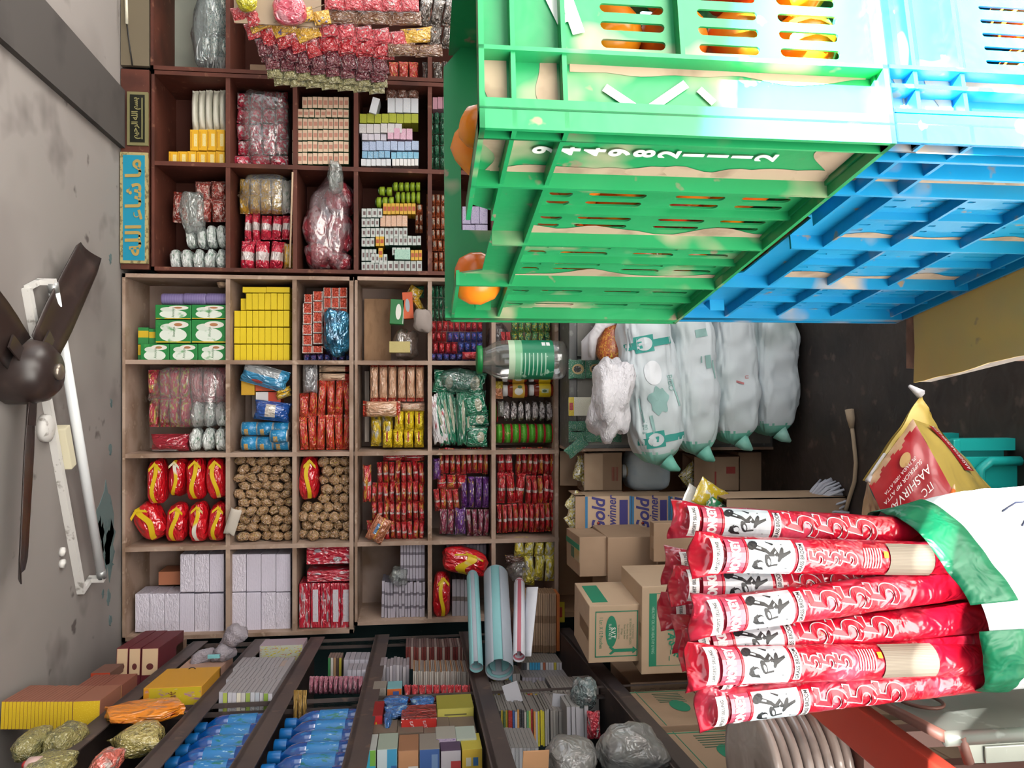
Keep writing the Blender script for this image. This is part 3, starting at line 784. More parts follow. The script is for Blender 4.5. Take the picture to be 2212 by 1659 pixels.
# ================================================================ cartons
m_card = mat('cardboard', 'a58a72', .75, .25, blot=[(5, .6, .1, '977d66')])
m_card2 = mat('cardboard_pale', 'bca389', .7, .25, blot=[(5, .6, .1, 'ad947c')])
m_cgreen = mat('carton_green', '1e7f60', .6)
m_cblue = mat('carton_blue', '2e6f9a', .6)
m_cnavy = mat('carton_navy', '3a3576', .6)
m_cred = mat('carton_red', 'a03a34', .6)
m_tape = mat('brown_tape', '9a7a5a', .3, .5, coat=.4)
def carton(label, x0, y0, x1, y1, D, depth, m=None, yaw=0, open_=0, grp='cartons below the shelf', zb=None):
    X, Z, w, h = W(x0, y0, x1, y1, D)
    if zb is not None: h = Z + h / 2 - zb; Z = zb + h / 2
    t = thing('cardboard_carton', label, 'carton', (X, D, Z - h / 2), (0, 0, yaw), grp)
    m = m or m_card
    b = MB()
    if open_:
        th = .004
        for a in ((-w / 2, w / 2, 0, th), (-w / 2, w / 2, depth - th, depth), (-w / 2, -w / 2 + th, 0, depth), (w / 2 - th, w / 2, 0, depth)): b.box(*a, 0, h)
        b.box(-w / 2, w / 2, 0, depth, 0, th)
        b.ob('body', m, t)
    else:
        b.box(-w / 2, w / 2, 0, depth, 0, h).ob('body', m, t, bev=.003)
        MB().box(-.022, .022, -.0006, depth * .6, h - .0, h + .0007).ob('tape', m_tape, t)
    return t, w, h
def flap(t, p, l, wd, axis, ang, m=None):
    """a lid flap hinged at p; axis 'x': hinge runs along x"""
    o = MB().box(-l / 2, l / 2, 0, wd, -.002, .002).ob('flap', m or m_card, t, p, (ang, 0, 0) if axis == 'x' else (0, 0, 0))
    if axis == 'y': o.rotation_euler = Euler((0, 0, PI / 2)); o.rotation_euler = (Matrix.Rotation(ang, 4, 'Y') @ Matrix.Rotation(PI / 2, 4, 'Z')).to_euler()
    return o
def pr(t, me, x, z, flip=False, y=-.0012): return link('print', me, (x, y, z), (PI / 2, PI if flip else 0, 0), parent=t)
def fr(t, x0, x1, z0, z1, m, y=-.0010, nm='print_panel'): return MB().box(x0, x1, y, y + .0006, z0, z1).ob(nm, m, t)
# column beside the stone ledge: opened carton on jerrycan on opened carton
t, w, h = carton('opened cardboard carton with front flap down, topmost in the tan recess', 1262, 976, 1345, 1062, 3.32, .14, open_=1)
flap(t, (0, -.002, h - .0), w * .92, .085, 'x', PI + .12 + PI * 0 + .0 - PI * .5, m_card2) if False else flap(t, (0, -.001, h), w * .9, .08, 'x', -PI / 2 - .05 + 0, m_card2)
flap(t, (-w / 2, .07, h), .14, .07, 'y', -1.9); flap(t, (w / 2, .07, h), .14, .05, 'y', -1.2); flap(t, (0, .14, h), w * .9, .08, 'x', 1.3)
for i in range(5): MB().box(-.04, .02, -.0025, -.0015, .022 + .006 * i, .024 + .006 * i).ob('print', m_cred, t)
for i, (dx, dz) in enumerate([(-.04, 0), (.02, .01), (.0, .03)]):
    tag(link('chip_packet', upouch(mat('chip_foil', 'c9b95a', .3, .5, coat=.5, blot=[(9, .52, .05, 'e8e6e2'), (8, .62, .05, '30302c')]), i, 'x'), (t.location.x + dx, 3.39, t.location.z + h - .025 + dz), (.3 * i, .4 * i - .5, .2), (.09, .05, .06)), f'shiny white and yellow packet in the topmost opened carton, {ow(i)} one', 'packet', 'packets in the opened carton')
X, Z, w, h = W(1345, 970, 1455, 1065, 3.34)
jc = thing('jerrycan', 'translucent white jerrycan with round cap between two opened cartons', 'can', (X, 3.42, Z - h / 2))
m_jer = mat('jerrycan_plastic', 'c3cfd6', .35, .5, blot=[(3, .6, .1, 'b3c4d0')])
link('body', ublob(m_jer, 1, .03, 1.5, None, (14, 20), .45), (0, 0, h * .44), (0, 0, 0), (w * .98, .15, h * .88), jc)
MB().lathe([(.027, 0), (.03, .004), (.03, .028), (0, .03)], 20).ob('cap', mat('jer_cap', 'd5d8d8', .4), jc, (-.005, -.02, h * .87))
MB().lathe([(.036, -.02), (.03, .004)], 20).ob('neck', mat('jer_neck', 'b6a789', .4), jc, (-.005, -.02, h * .87))
t, w, h = carton('opened carton with red print under the white jerrycan', 1500, 985, 1598, 1062, 3.3, .16, open_=1)
fr(t, .0, .03, h * .1, h * .3, m_cred); fr(t, -.055, -.02, h * .62, h * .92, m_cred); fr(t, -.05, .01, h * .52, h * .56, m_cred)
flap(t, (0, 0, h), w * .95, .085, 'x', -PI * .62); flap(t, (-w / 2, .08, h), .15, .09, 'y', -2.2); flap(t, (w / 2, .08, h), .15, .06, 'y', -1.0)
for i in range(2): tag(link('chip_packet', upouch(MATS['chip_foil'], i + 1, 'x'), (t.location.x - .03 + .03 * i, 3.36, t.location.z + h - .01 + .012 * i), (.4, .8 * i, .2), (.10, .05, .06)), f'yellow and dark packet sticking out of red-printed carton, {ow(i)} one', 'packet', 'packets in the red-printed carton')
tag(MB().box(-.09, .09, 0, .2, 0, t.location.z - .002).ob('support_box', m_card, loc=(t.location.x, 3.32, 0)), 'dim cardboard box on the floor under red-printed carton', 'carton', 'cartons below the shelf')
# oil cartons with big blue script
def script_carton(label, x0, x1, y0, y1, flip, D=3.10, hide=False, d=.15):
    t, w, h = carton(label, x0, y0, x1, y1, D, d, m_card2, grp='cartons with blue script')
    z = lambda v: h * (1 - v) if flip else h * v
    fr(t, -w / 2, w / 2, *(sorted((z(.945), z(.999)))), m_cblue); fr(t, -w / 2, w / 2, *(sorted((z(0.001), z(.045)))), m_cblue)
    s_ = -1 if flip else 1
    pr(t, text_mesh('Gold', m_cnavy, .074, 0, .95, shear=.25, bold=.002), 0 - .004 * s_, z(.70), flip); pr(t, text_mesh('winner', m_cnavy, .050, 0, .85, shear=.25, bold=.0010), .018 * s_, z(.42), flip)
    fr(t, -w * .44, w * .40, *(sorted((z(.08), z(.26)))), m_cnavy)
    pr(t, MB().lathe([(.006, 0), (0, .0001)], 10).mesh('print', m_cred), -.03 * s_, z(.72), flip, -.0016)
    return t
script_carton('pale carton with upright blue script, topmost of its column', 1264, 1364, 1072, 1155, False)
script_carton('pale carton with upright blue script, second of its column', 1365, 1447, 1072, 1155, False)
script_carton('pale carton with navy block, third of script column, above floor', 1448, 1530, 1072, 1155, False)
script_carton('pale script carton near the floor, behind the broom tips', 1531, 1613, 1072, 1155, False)
script_carton('pale script carton standing on the floor at column foot', 1614, 1684, 1072, 1155, False)
script_carton('pale carton with upside-down blue script, topmost of second column', 1290, 1370, 1158, 1240, True, 3.04)
script_carton('pale carton with upside-down script, second of second column', 1371, 1450, 1158, 1240, True, 3.04)
script_carton('pale upside-down script carton low in second column', 1451, 1530, 1158, 1240, True, 3.04)
script_carton('pale upside-down script carton above floor in second column', 1531, 1612, 1158, 1240, True, 3.04)
script_carton('pale upside-down script carton on floor, foot of second column', 1613, 1690, 1158, 1240, True, 3.04)
X, Z, w, h = W(1243, 1070, 1264, 1156, 3.1)
t = thing('opened_carton_top', 'torn open top tray with packets on the first script carton', 'carton', (X, 3.1, Z - h / 2), group='cartons below the shelf')
MB().box(-w / 2, w / 2, 0, .004, 0, h).box(-w / 2, -w / 2 + .004, 0, .15, 0, h).box(w / 2 - .004, w / 2, 0, .15, 0, h).ob('body', m_card, t)
flap(t, (-w / 2, .07, h), .14, .08, 'y', -2.0)
for i in range(3): tag(link('chip_packet', upouch(MATS['chip_foil'], i, 'x'), (X - .045 + .045 * i, 3.17, Z + .012), (.3 * i, .6 * i - .5, .2), (.08, .05, .055)), f'white and brown packet in the torn tray, {ow(i)} one', 'packet', 'packets in the torn tray')
# torn brown sheet leaning before the second column
t, w, h = carton('plain brown carton flap leaning in front of script cartons', 1412, 1128, 1600, 1212, 2.72, .05, m_card)
# opened carton with chip bags at the floor, before the broom tips
t, w, h = carton('opened carton of snack bags on the floor behind broom tips', 1570, 1076, 1745, 1122, 2.62, .18, m_card, open_=1, zb=.0)
flap(t, (0, 0, h), w * .95, .10, 'x', -PI * .55); flap(t, (w / 2, .08, h), .15, .08, 'y', -1.0)
for i, (c, dx, dz) in enumerate([('1d7a4c', -.03, .01), ('d8ba2c', .03, .02), ('d9d4cc', .0, .05)]):
    tag(link('snack_bag', upouch(mat('snack_%d' % i, c, .3, .5, coat=.5, blot=[(8, .6, .05, 'e6e2da')]), i, 'z'), (t.location.x + dx, 2.68 + .04 * i, h + dz), (.3, .5, .2 * i), (.10, .05, .13)), ['green', 'yellow', 'white'][i] + ' snack bag poking out of the floor carton behind brooms', 'snack bag', 'snack bags in the floor carton')
# stack of plain cartons in the corner
t, w, h = carton('tilted tan carton with dark green stripe next to shelf corner', 1252, 1160, 1312, 1245, 2.86, .26, m_card, yaw=.05)
MB().box(w / 2 - .05, w / 2 - .03, 0, .26, h, h + .0012).ob('print_stripe', m_cgreen, t); MB().box(-.02, .02, .10, .16, h, h + .0012).ob('print_label', mat('dull_green', '4c6650', .7), t)
t, w, h = carton('plain carton wrapped in clear tape below green-striped carton', 1313, 1160, 1420, 1300, 2.84, .26, m_card)
t, w, h = carton('plain carton behind the two green-printed oil cartons', 1421, 1165, 1560, 1330, 2.82, .26, m_card)
t, w, h = carton('plain carton on floor at foot of the corner stack', 1561, 1165, 1700, 1330, 2.81, .26, m_card, zb=.0)
Dg = 2.48
t1, w, h = carton('upside-down carton with green oval, arrow and small print', 1272, 1306, 1384, 1432, Dg, .24, m_card2, yaw=-.06, grp='green-printed oil cartons')
b = MB(); a_ = .003
x0, x1, z0, z1 = -w * .40, w * .40, h * .06, h * .88
for q in ((x0, x1, z0, z0 + a_), (x0, x1, z1 - a_, z1), (x0, x0 + a_, z0, z1), (x1 - a_, x1, z0, z1)): b.box(q[0], q[1], -.0018, -.0010, q[2], q[3])
b.ob('print_frame', m_cgreen, t1)
pr(t1, text_mesh('1 Ltr. X 12 Pouches', m_cgreen, .016, 0, .8), .005, h * .77, True)
pr(t1, MB().add([(x, z, 0) for x, z in ell(0, 0, .052, .019, 28)], [list(range(28))]).mesh('print', m_cgreen), .008, h * .57, True)
m_cwhite = mat('carton_white', 'd8dcd2', .6)
pr(t1, text_mesh('S.V.T', m_cwhite, .019, 0, .9, bold=.0006), .004, h * .535, True, -.0020); pr(t1, text_mesh('SUN TASTE', m_cwhite, .012, 0, .85), .008, h * .60, True, -.0020)
for i, s in enumerate(['Packed & Marketed by', 'SRI VENKATESWARA TRADERS', 'Manuf. Address: Mutton', 'Market, Gandhi Bazaar', 'KR Nagar', 'Net quantity 12 Litres']):
    pr(t1, text_mesh(s, mat('carton_text_green', '5f7a5c', .7), .0085 if i != 1 else .010, 0, .62), .006, h * (.15 + .055 * i), True)
b = MB(); zc = h * .16
ar = [(-.045, .0), (-.030, .012), (-.030, .005), (.030, .005), (.042, .014), (.048, .010), (.036, 0), (.048, -.010), (.042, -.014), (.030, -.005), (-.030, -.005), (-.030, -.012)]
b.prism([(-w * .29 + q[1], h * .33 + q[0]) for q in ar], -.0018, -.0010, axis='y'); b.ob('print_arrow', m_cgreen, t1)
MB().box(w / 2 + .0004, w / 2 + .0012, .03, .2, h * .60, h * .9).ob('print_stripe', m_cgreen, t1)
t2, w, h = carton('large carton with green band and arched word, carrying upside-down carton', 1386, 1264, 1545, 1455, Dg - .03, .26, m_card2, yaw=-.03, grp='green-printed oil cartons')
fr(t2, -w * .41, w * .42, h * .80, h * .90, m_cgreen)
pr(t2, text_mesh('HEALTHY OIL FOR HEALTHY LIVING', mat('carton_line', '8fb9a2', .6), .013, 0, .72, bold=.0002), .0, h * .85, True)
for x in (-w * .41, w * .42 - .002): fr(t2, x, x + .002, h * .10, h * .80, m_cgreen)
for i, ch in enumerate('SUN TASTE'):
    a_ = (i - 4) * .20
    o = pr(t2, text_mesh(ch, m_cgreen, .036, 0, .9, bold=.0014), -math.sin(a_) * .115, h * .30 + math.cos(a_) * .075, True); o.rotation_euler = (PI / 2, PI + a_ * .55, 0)
for cx, rr_ in ((.03, .020), (-.035, .024), (-.09, .02)):
    pts = []
    for k in range(40): r_ = rr_ * (1.0 if k % 2 else .74); pts.append((r_ * math.cos(k * PI / 20), r_ * math.sin(k * PI / 20)))
    pr(t2, MB().add([(x, z, 0) for x, z in pts], [list(range(40))]).mesh('print', m_cgreen), cx, h * .36, True)
    pr(t2, MB().add([(x, z, 0) for x, z in ell(0, 0, rr_ * .45, rr_ * .45)], [list(range(12))]).mesh('print', m_card2), cx, h * .36, True, -.0016)
for k in range(6): MB().box(-.10 + .02 * k, -.085 + .02 * k, -.0018, -.001, h * .62 - .004 * k, h * .63 - .004 * k).ob('print', m_cgreen, t2)
t, w, h = carton('plain carton on the floor under large green-printed carton', 1548, 1270, 1700, 1450, Dg - .05, .26, m_card2, zb=.0)
# cartons pushed under the rack
def rack_box(label, y0, y1, z0, z1, xin, grp='cartons under the rack', oval=True):
    xr = lambda y: -.74 - .1 * y
    t = thing('cardboard_carton', label, 'carton', (xr(y0), y0, z0), (0, 0, math.atan(.1)), grp)
    L_ = (y1 - y0); h = z1 - z0
    MB().box(-xin, 0, 0, L_, 0, h).ob('body', m_card, t, bev=.003)
    if oval:
        e = MB().add([(0.0012, L_ * .5 + x, h * .42 + z) for x, z in ell(0, 0, .055, .028, 20)], [list(range(20))]).ob('print_oval', m_cgreen, t)
        MB().box(.0004, .0012, L_ * .95, L_ * .965, .01, h - .01).box(.0004, .0012, .0, L_, h * .85, h * .86).ob('print_line', m_cgreen, t)
        for i in range(6): MB().box(.0004, .0012, L_ * (.62 + .05 * i), L_ * (.635 + .05 * i), h * .25, h * .65).ob('print', mat('dull_green', '4c6650', .7), t)
    return t
for lv, (za, zb_) in enumerate(((.63, .845), (.42, .625), (.205, .415), (0, .20))):
    lab = ['topmost', 'second', 'third', 'lowest'][lv]
    rack_box(f'brown carton with green oval, {lab} of the stack behind, under rack', 2.13, 2.46, za, zb_, .30, oval=lv < 2)
    t = rack_box(f'brown carton with green oval, {lab} of the near stack under rack', 1.74, 2.08, za - (.0 if lv < 3 else 0), zb_, .30, oval=lv < 2)
rack_box('plain brown carton with raised flap, behind the oval-marked stacks', 2.56, 2.84, .42, .80, .30, oval=False)
rack_box('plain brown carton on floor behind the oval-marked stacks', 2.56, 2.84, 0, .415, .30, oval=False)

# ================================================================ white sacks of grain
m_rice = mat('white_sack_film', 'ccd4d8', .5, .3, blot=[(2.5, .62, .12, 'bccac8')], bump=(9, .35))
m_tint = mat('sack_green_tint', '6fb7a4', .5, .3, blot=[(4, .56, .1, '9fcabe')], bump=(10, .3))
m_sprint = mat('sack_print', '3a9c90', .6)
def sack(label, x0, y0, x1, y1, D, d, sd, dz=0, tl_=0):
    X, Z, w, h = W(x0, y0, x1, y1, D); Z0_ = Z - h / 2; h *= 1.10
    t = thing('grain_sack', label, 'sack', (X, D + d / 2, max(Z0_ - h * .045, .002)), (0, tl_, 0), 'white sacks on the floor')
    b = MB(); nu, nv = 72, 60; off = Vector((sd * 5.1, 2.2, sd))
    def fn(u, v):
        a = 2 * PI * u; l = (v - .5) * 2
        e = max(0, 1 - abs(l) ** 4.5) ** .5
        py = math.copysign(abs(math.cos(a)) ** .7, math.cos(a)); pz = math.copysign(abs(math.sin(a)) ** .5, math.sin(a))
        q = Vector((l * 2.2, py * 1.2, pz * .8))
        n = noise.noise(q * 1.3 + off) * .16 + .12 * abs(noise.noise(Vector((l * 1.6, py * 2.0 + pz * 4, pz * 4)) * 2 + off)) + .09 * abs(noise.noise(Vector((l * 3.2 + pz * 1.5, pz * 9, py * 3)) + off))
        k = e * (1 - n)
        zz = pz * .5 * h * max(k, .06) ; yy = py * .5 * d * max(k, .25)
        return Vector((l * w / 2 * (1 + .03 * noise.noise(q + off)), yy, h / 2 + zz))
    b.sheet(fn, nu, nv)
    for i, f in enumerate(b.f):
        vv = sum(b.v[j][0] for j in f) / 4
        if vv < -w * .41 + .02 * noise.noise(Vector((i * .3, 0, 0))) : b.mi[i] = 1
    b.ob('sack', [m_rice, m_tint], t)
    # twisted corner ears
    MB().tube([(-w * .47, -d * .28, h * .45), (-w * .51, -d * .33, h * .36), (-w * .535, -d * .34, h * .25)], [.035, .022, .006], 8).ob('ear', m_tint, t)
    return t, w, h, d
s3 = sack('white grain sack lying on the floor, lowest of the stack', 1648, 640, 1742, 945, 2.90, .26, 4)
s2 = sack('white grain sack, second from floor in the stack', 1558, 630, 1651, 962, 2.88, .27, 3, 0, -.03)
s1 = sack('white grain sack with faint green print, second from top of stack', 1468, 630, 1561, 985, 2.86, .28, 2, 0, -.07)
s0 = sack('white grain sack with big green label, topmost of the stack', 1366, 640, 1478, 1004, 2.83, .29, 1, 0, -.13)
def project(t, me, x, z, d, turn=0):
    o = link('print', me, (x, -d * .5 + .004, z), (PI / 2, turn, 0), parent=t); return o
t, w, h, d = s0
# printed label on the near side of the topmost sack
def on_sack(me_, t, w, h, d, dx, dz, turn):
    me_.transform(Matrix.Rotation(turn, 4, 'Z'))
    body = [c for c in t.children if c.name.startswith('sack')][0]
    from mathutils.bvhtree import BVHTree
    bv = BVHTree.FromPolygons([v.co for v in body.data.vertices], [list(p.vertices) for p in body.data.polygons])
    for v in me_.vertices:
        p = Vector((v.co.x + dx, -1, v.co.y + dz)); hit = bv.ray_cast(p, Vector((0, 1, 0)))
        y = hit[0].y if hit[0] else 0
        v.co = (p.x, y - .0035, p.z)
    return link('print', me_, parent=t)
def grid_rect(wd, hg, m, n=10):
    b = MB(); b.sheet(lambda u, v: ((u - .5) * wd, (v - .5) * hg, 0), n, n); return b.mesh('print', m)
for dx, sgn in ((.155, 1), (-.205, -1)):
    on_sack(grid_rect(.026, h * .88, m_sprint), t, w, h, d, dx, h * .47, .05)
    b = MB(); b.add([(x, y, 0) for x, y in ell(0, 0, .030, .045, 24)], [list(range(24))]); me = b.mesh('print', m_sprint)
    on_sack(grid_rect(.062, .07, m_sprint), t, w, h, d, dx, h * .64, .05)
    b = MB(); b.sheet(lambda u, v: (.025 * (v) * math.cos(2 * PI * u), .030 * v * math.sin(2 * PI * u), .0015), 20, 3); me = b.mesh('print', m_rice)
    o = on_sack(me, t, w, h, d, dx, h * .64, 0); o.location.y = -.0015
m_sp2 = mat('sack_print_pale', '8fb5b0', .6)
b = MB(); b.sheet(lambda u, v: (.05 * v * math.cos(2 * PI * u) * (1 + .15 * math.sin(7 * 2 * PI * u)), .035 * v * math.sin(2 * PI * u) * (1 + .2 * math.cos(5 * 2 * PI * u)), 0), 36, 4)
on_sack(b.mesh('print', m_sp2), t, w, h, d, -.06, h * .52, 0)
b = MB(); b.sheet(lambda u, v: (.045 * v * math.cos(2 * PI * u), .034 * v * math.sin(2 * PI * u), 0), 24, 4)
on_sack(b.mesh('print', mat('sack_bowl_white', 'e3e6ea', .5)), t, w, h, d, .045, h * .56, 0)
def tsub(s, m, size, sx=1.0):
    me = text_mesh(s, m, size, 0, sx); bm = bmesh.new(); bm.from_mesh(me); bmesh.ops.subdivide_edges(bm, edges=[e for e in bm.edges if e.calc_length() > .02], cuts=2); bmesh.ops.triangulate(bm, faces=bm.faces); bm.to_mesh(me); bm.free(); return me
on_sack(tsub('BIBO', m_sp2, .035, .8), t, w, h, d, .0, h * .27, PI)
on_sack(tsub('100 g', m_sp2, .026, .8), t, w, h, d, -.155, h * .80, PI)
on_sack(grid_rect(.075, .012, m_sp2), t, w, h, d, -.15, h * .66, .1)
on_sack(grid_rect(.10, .006, m_sp2), t, w, h, d, -.04, h * .20, .12); on_sack(grid_rect(.09, .005, m_sp2), t, w, h, d, -.09, h * .82, .05)
t, w, h, d = s1
for dx, wd, hh in ((.16, .03, .5), (.05, .05, .2), (.02, .07, .06), (.06, .025, .05)): on_sack(grid_rect(wd, h * hh * .5, m_sp2), t, w, h, d, dx, h * .6 - wd, .1)
t, w, h, d = s2
on_sack(grid_rect(.035, .008, mat('red_stencil', 'c07a7c', .6)), t, w, h, d, -.05, h * .55, 1.3); on_sack(tsub('n', MATS['red_stencil'], .03), t, w, h, d, -.03, h * .4, 0)
m_crump = mat('white_cloth', 'dcd9dd', .6, .2, bump=(18, .5))
X, Z, w, h = W(1306, 770, 1400, 962, 2.72)
tag(link('crumpled_bag', ublob(m_crump, 3, .34, 2.6, None, (30, 36), .8), (X, 2.86, Z + .022), (0, .1, 0), (w * 1.05, .22, h * 1.0)), 'crumpled white cloth bag lying on top of the labelled sack', 'bag')
X, Z, w, h = W(1300, 690, 1372, 900, 2.98)
tag(MB().tube([P(1320, 680, 3.1), P(1300, 720, 3.1), P(1272, 745, 3.1), P(1272, 778, 3.1)], [.045, .04, .034, .03], 12).ob('rolled_bag', m_crump), 'rolled white plastic bag hanging over the stone slab', 'bag')
tag(MB().tube([P(1330, 690, 3.0), P(1300, 700, 3.0), P(1280, 730, 3.02), P(1278, 772, 3.04)], [.02, .022, .02, .014], 10).ob('rolled_bag', m_crump, ), 'narrow twist of white plastic beside the rolled bag', 'bag')
m_orange_print = mat('snack_carton_print', 'a8542a', .45, .4, coat=.3, blot=[(16, .56, .04, 'c98a3c'), (20, .60, .04, '7a2c1c'), (18, .64, .03, 'c9b23a')])
X, Z, w, h = W(1302, 704, 1376, 782, 2.96)
tag(link('printed_bag', ublob(m_orange_print, 5, .12, 2, None, (18, 22), .6), (X, 3.04, Z), (0, .2, 0), (w * 1.25, .12, h * 1.05)), 'brown and orange printed bag behind the topmost sack', 'bag')

# ---- sachet strips hanging on the stone slabs
m_sachet = mat('green_sachet', '0d6f52', .3, .5, coat=.5, blot=[(22, .62, .05, 'c9d2cf'), (14, .66, .04, '7fb040')], bump=(30, .5))
m_ychip = mat('yellow_white_sachet', 'e3e0cc', .3, .5, coat=.4, marks=[('r', 0, 1, .78, 1, 'd9bd2c'), ('r', .3, .7, .82, .97, 'b8262a')], bump=(30, .3))
for i, (x0, x1, y0, y1) in enumerate(((1228, 1264, 776, 819), (1265, 1305, 776, 818))): item('sachet', f'green sachet with dark badge on the stone slab, {["nearer ledge", "next to white bag"][i]}', 'sachet', upouch(mat('green_food_sachet', '11704e', .3, .5, coat=.5, marks=[('e', .5, .45, .26, .36, 'b9a06a'), ('e', .5, .5, .17, .22, '2b3230')], blot=[(20, .64, .04, 'd8dcd8')], bump=(30, .4)), i), x0, y0, x1, y1, .02, -.012, 3.165, 'green sachets on the slab')
item('sachet', 'pale yellow sachet stuck flat on the grey stone slab', 'sachet', ubox(m_ychip), 1228, 858, 1281, 898, .008, -.004, 3.165)
for r, (y0, y1) in enumerate(((909, 932), (932, 956))):
    for i, (x0, x1) in enumerate(((1228, 1266), (1266, 1305), (1305, 1342))): item('sachet', f'dark green sachet of two-line strip, {ow(i)} from ledge in {ow(r)} line', 'sachet', upouch(m_sachet, i), x0, y0, x1, y1, .018, -.012, 3.165, 'green strip sachets on the slab')
tag(link('sachet', upouch(m_sachet, 2), P(1245, 966, 3.1), (0, .9, 0), (.10, .02, .045)), 'loose green sachet hanging over the board end by recess', 'sachet')

# ---- big clear jar on the ledge
X, Z, w, h = W(1030, 735, 1225, 820, 3.27)
r = w / 2
zt = Z + h / 2 - z_led
jar = thing('pet_jar', 'big empty clear jar with green cap and green label on the ledge', 'jar', (X, 3.27, z_led + .001))
m_pet = mat('clear_pet', 'cfd8cf', .08, .5, film=.84, bump=(6, .1))
m_jl = mat('jar_label', '1c7d58', .4, .4, marks=[('r', 0, 1, .86, 1, 'b7cfb0'), ('r', 0, 1, .70, .86, '7fb98e')], blot=[(30, .66, .03, 'a9d0b8')])
MB().lathe([(0, .004), (r * .8, .0), (r * .96, .012), (r, .03), (r, .06), (r * .965, .07), (r, .08), (r, zt * .70), (r * .9, zt * .80), (r * .62, zt * .90), (r * .60, zt * .955), (r * .58, zt * .955)], 28, cap=False).ob('body', m_pet, jar)
MB().lathe([(r * .70, zt * .94), (r * .72, zt * .945), (r * .72, zt * .995), (r * .68, zt), (0, zt)], 26).ob('cap', mat('jar_cap_green', '12813f', .4), jar)
b = MB(); b.sheet(lambda u, v: ((r + .001) * math.sin((u - .5) * 2.7), -(r + .001) * math.cos((u - .5) * 2.7), zt * (.16 + .50 * v)), 20, 4); b.ob('label', m_jl, jar)
for i in range(7): 
    b = MB(); b.sheet(lambda u, v: ((r + .0016) * math.sin((u - .9) * 1.2 + .2), -(r + .0016) * math.cos((u - .9) * 1.2 + .2), zt * (.25 + .045 * i + .012 * v)), 10, 1); b.ob('label_print', mat('jar_print', 'a9d0b8', .6), jar)
for i in range(2):
    b = MB(); b.sheet(lambda u, v: ((r + .0016) * math.sin(.75 + .28 * u), -(r + .0016) * math.cos(.75 + .28 * u), zt * (.20 + .05 * i + .04 * v)), 4, 1); b.ob('label_print', mat('jar_barcode', 'e0e4e2', .6), jar)

# ================================================================ things on the floor, front
m_rope = mat('pale_rope', 'a8957f', .9, .1)
def onfloor(x, y, z=0.0):
    D = 2.5
    for _ in range(8): D *= (z - CZ) / (P(x, y, D).z - CZ)
    return P(x, y, D)
tag(MB().tube([onfloor(1838, 905, .008), onfloor(1844, 950, .008), onfloor(1849, 1000, .008), onfloor(1846, 1040, .008), onfloor(1832, 1085, .008), onfloor(1822, 1120, .008)], [.007] * 6, 8).tube([onfloor(1835, 885, .010), onfloor(1838, 905, .010), onfloor(1840, 925, .009)], [.016, .014, .008], 8).ob('rope', m_rope), 'pale rope with frayed end lying on the dark floor', 'rope')
q = onfloor(1800, 1120)
mp = thing('mop_head', 'grey white string mop head on the floor behind brooms', 'mop', q)
m_mop = mat('mop_string', 'b4b4be', .9, .1)
b = MB(); rr = random.Random(3)
for i in range(240):
    a = rr.uniform(-PI, PI); l = rr.uniform(.07, .13)
    b.tube([(0, 0, .09), (.05 * math.sin(a), -.05 * math.cos(a), .115), (l * math.sin(a), -l * math.cos(a) * .8, .045), (l * 1.15 * math.sin(a + rr.uniform(-.2, .2)), -l * math.cos(a), .006)], .0045, 5)
b.ob('strings', m_mop, mp)
MB().lathe([(0, 0), (.10, 0), (.10, .045), (.065, .09), (0, .11)], 14).ob('core', m_mop, mp)
# flour packet
A, B, C_, D_ = onfloor(1995, 852, .02), None, None, None
fp = thing('flour_packet', 'big red and gold flour packet standing corner up on floor', 'packet', (0, 0, 0), group=None)
Df = 1.62
m_gold2 = mat('packet_gold', 'c9b05a', .35, .5, metal=.15, coat=.3, bump=(12, .25))
m_pred = mat('packet_red', 'a5131f', .35, .5, coat=.3, bump=(10, .15))
m_bread = mat('packet_bread_picture', 'b08a68', .4, .5, coat=.3, blot=[(16, .55, .12, 'd0b090'), (20, .62, .06, '8a5540')])
apex, lft, bot, rgt = P(1990, 852, Df + .10), P(1874, 1040, Df), P(1935, 1150, Df - .05), P(2085, 1110, Df - .07)
back_r = P(2165, 1085, Df + .06); top2 = P(2020, 930, Df + .05)
# front face is a quad lft, apex, (fold) ... ; side face in gold
def quad_sheet(p00, p10, p11, p01, bulge, n=44):
    nrm_ = (p10 - p00).cross(p01 - p00).normalized()
    if nrm_.y > 0: nrm_ = -nrm_
    b = MB(); b.sheet(lambda u, v: (p00 * (1 - u) * (1 - v) + p10 * u * (1 - v) + p11 * u * v + p01 * (1 - u) * v) + nrm_ * bulge * (16 * u * (1 - u) * v * (1 - v)) + nrm_ * .006 * noise.noise(Vector((u * 4, v * 4, bulge * 90))), n, n); return b
fold = P(1972, 905, Df - .02)
ends = P(2092, 1120, Df - .10)
bl_ = P(1960, 1230, Df - .08); br_ = P(2170, 1200, Df - .12)
b1 = quad_sheet(lft, bl_, br_ * .0 + ends * 1.0, fold, .018)
for i, f in enumerate(b1.f):
    c = sum((Vector(b1.v[j]) for j in f), Vector()) / 4
    u = (i // 44) / 44; v = (i % 44) / 44
    if u < .045 + .06 * noise.noise(Vector((v * 4, 1, 0))) + (.03 if .3 < v < .45 else 0): b1.mi[i] = 1
b1.ob('front_panel', [m_pred, m_bread], fp)
sd_b = P(2190, 1110, Df + .10); 
quad_sheet(fold, ends, sd_b, P(2026, 925, Df + .08), .012).ob('side_panel', m_gold2, fp)
quad_sheet(lft, fold, P(2026, 925, Df + .08), apex, .012).ob('gold_end', m_gold2, fp)
quad_sheet(lft + Vector((0, .02, 0)), apex, P(2026, 925, Df + .08), sd_b, -.02).ob('back_panel', m_gold2, fp)
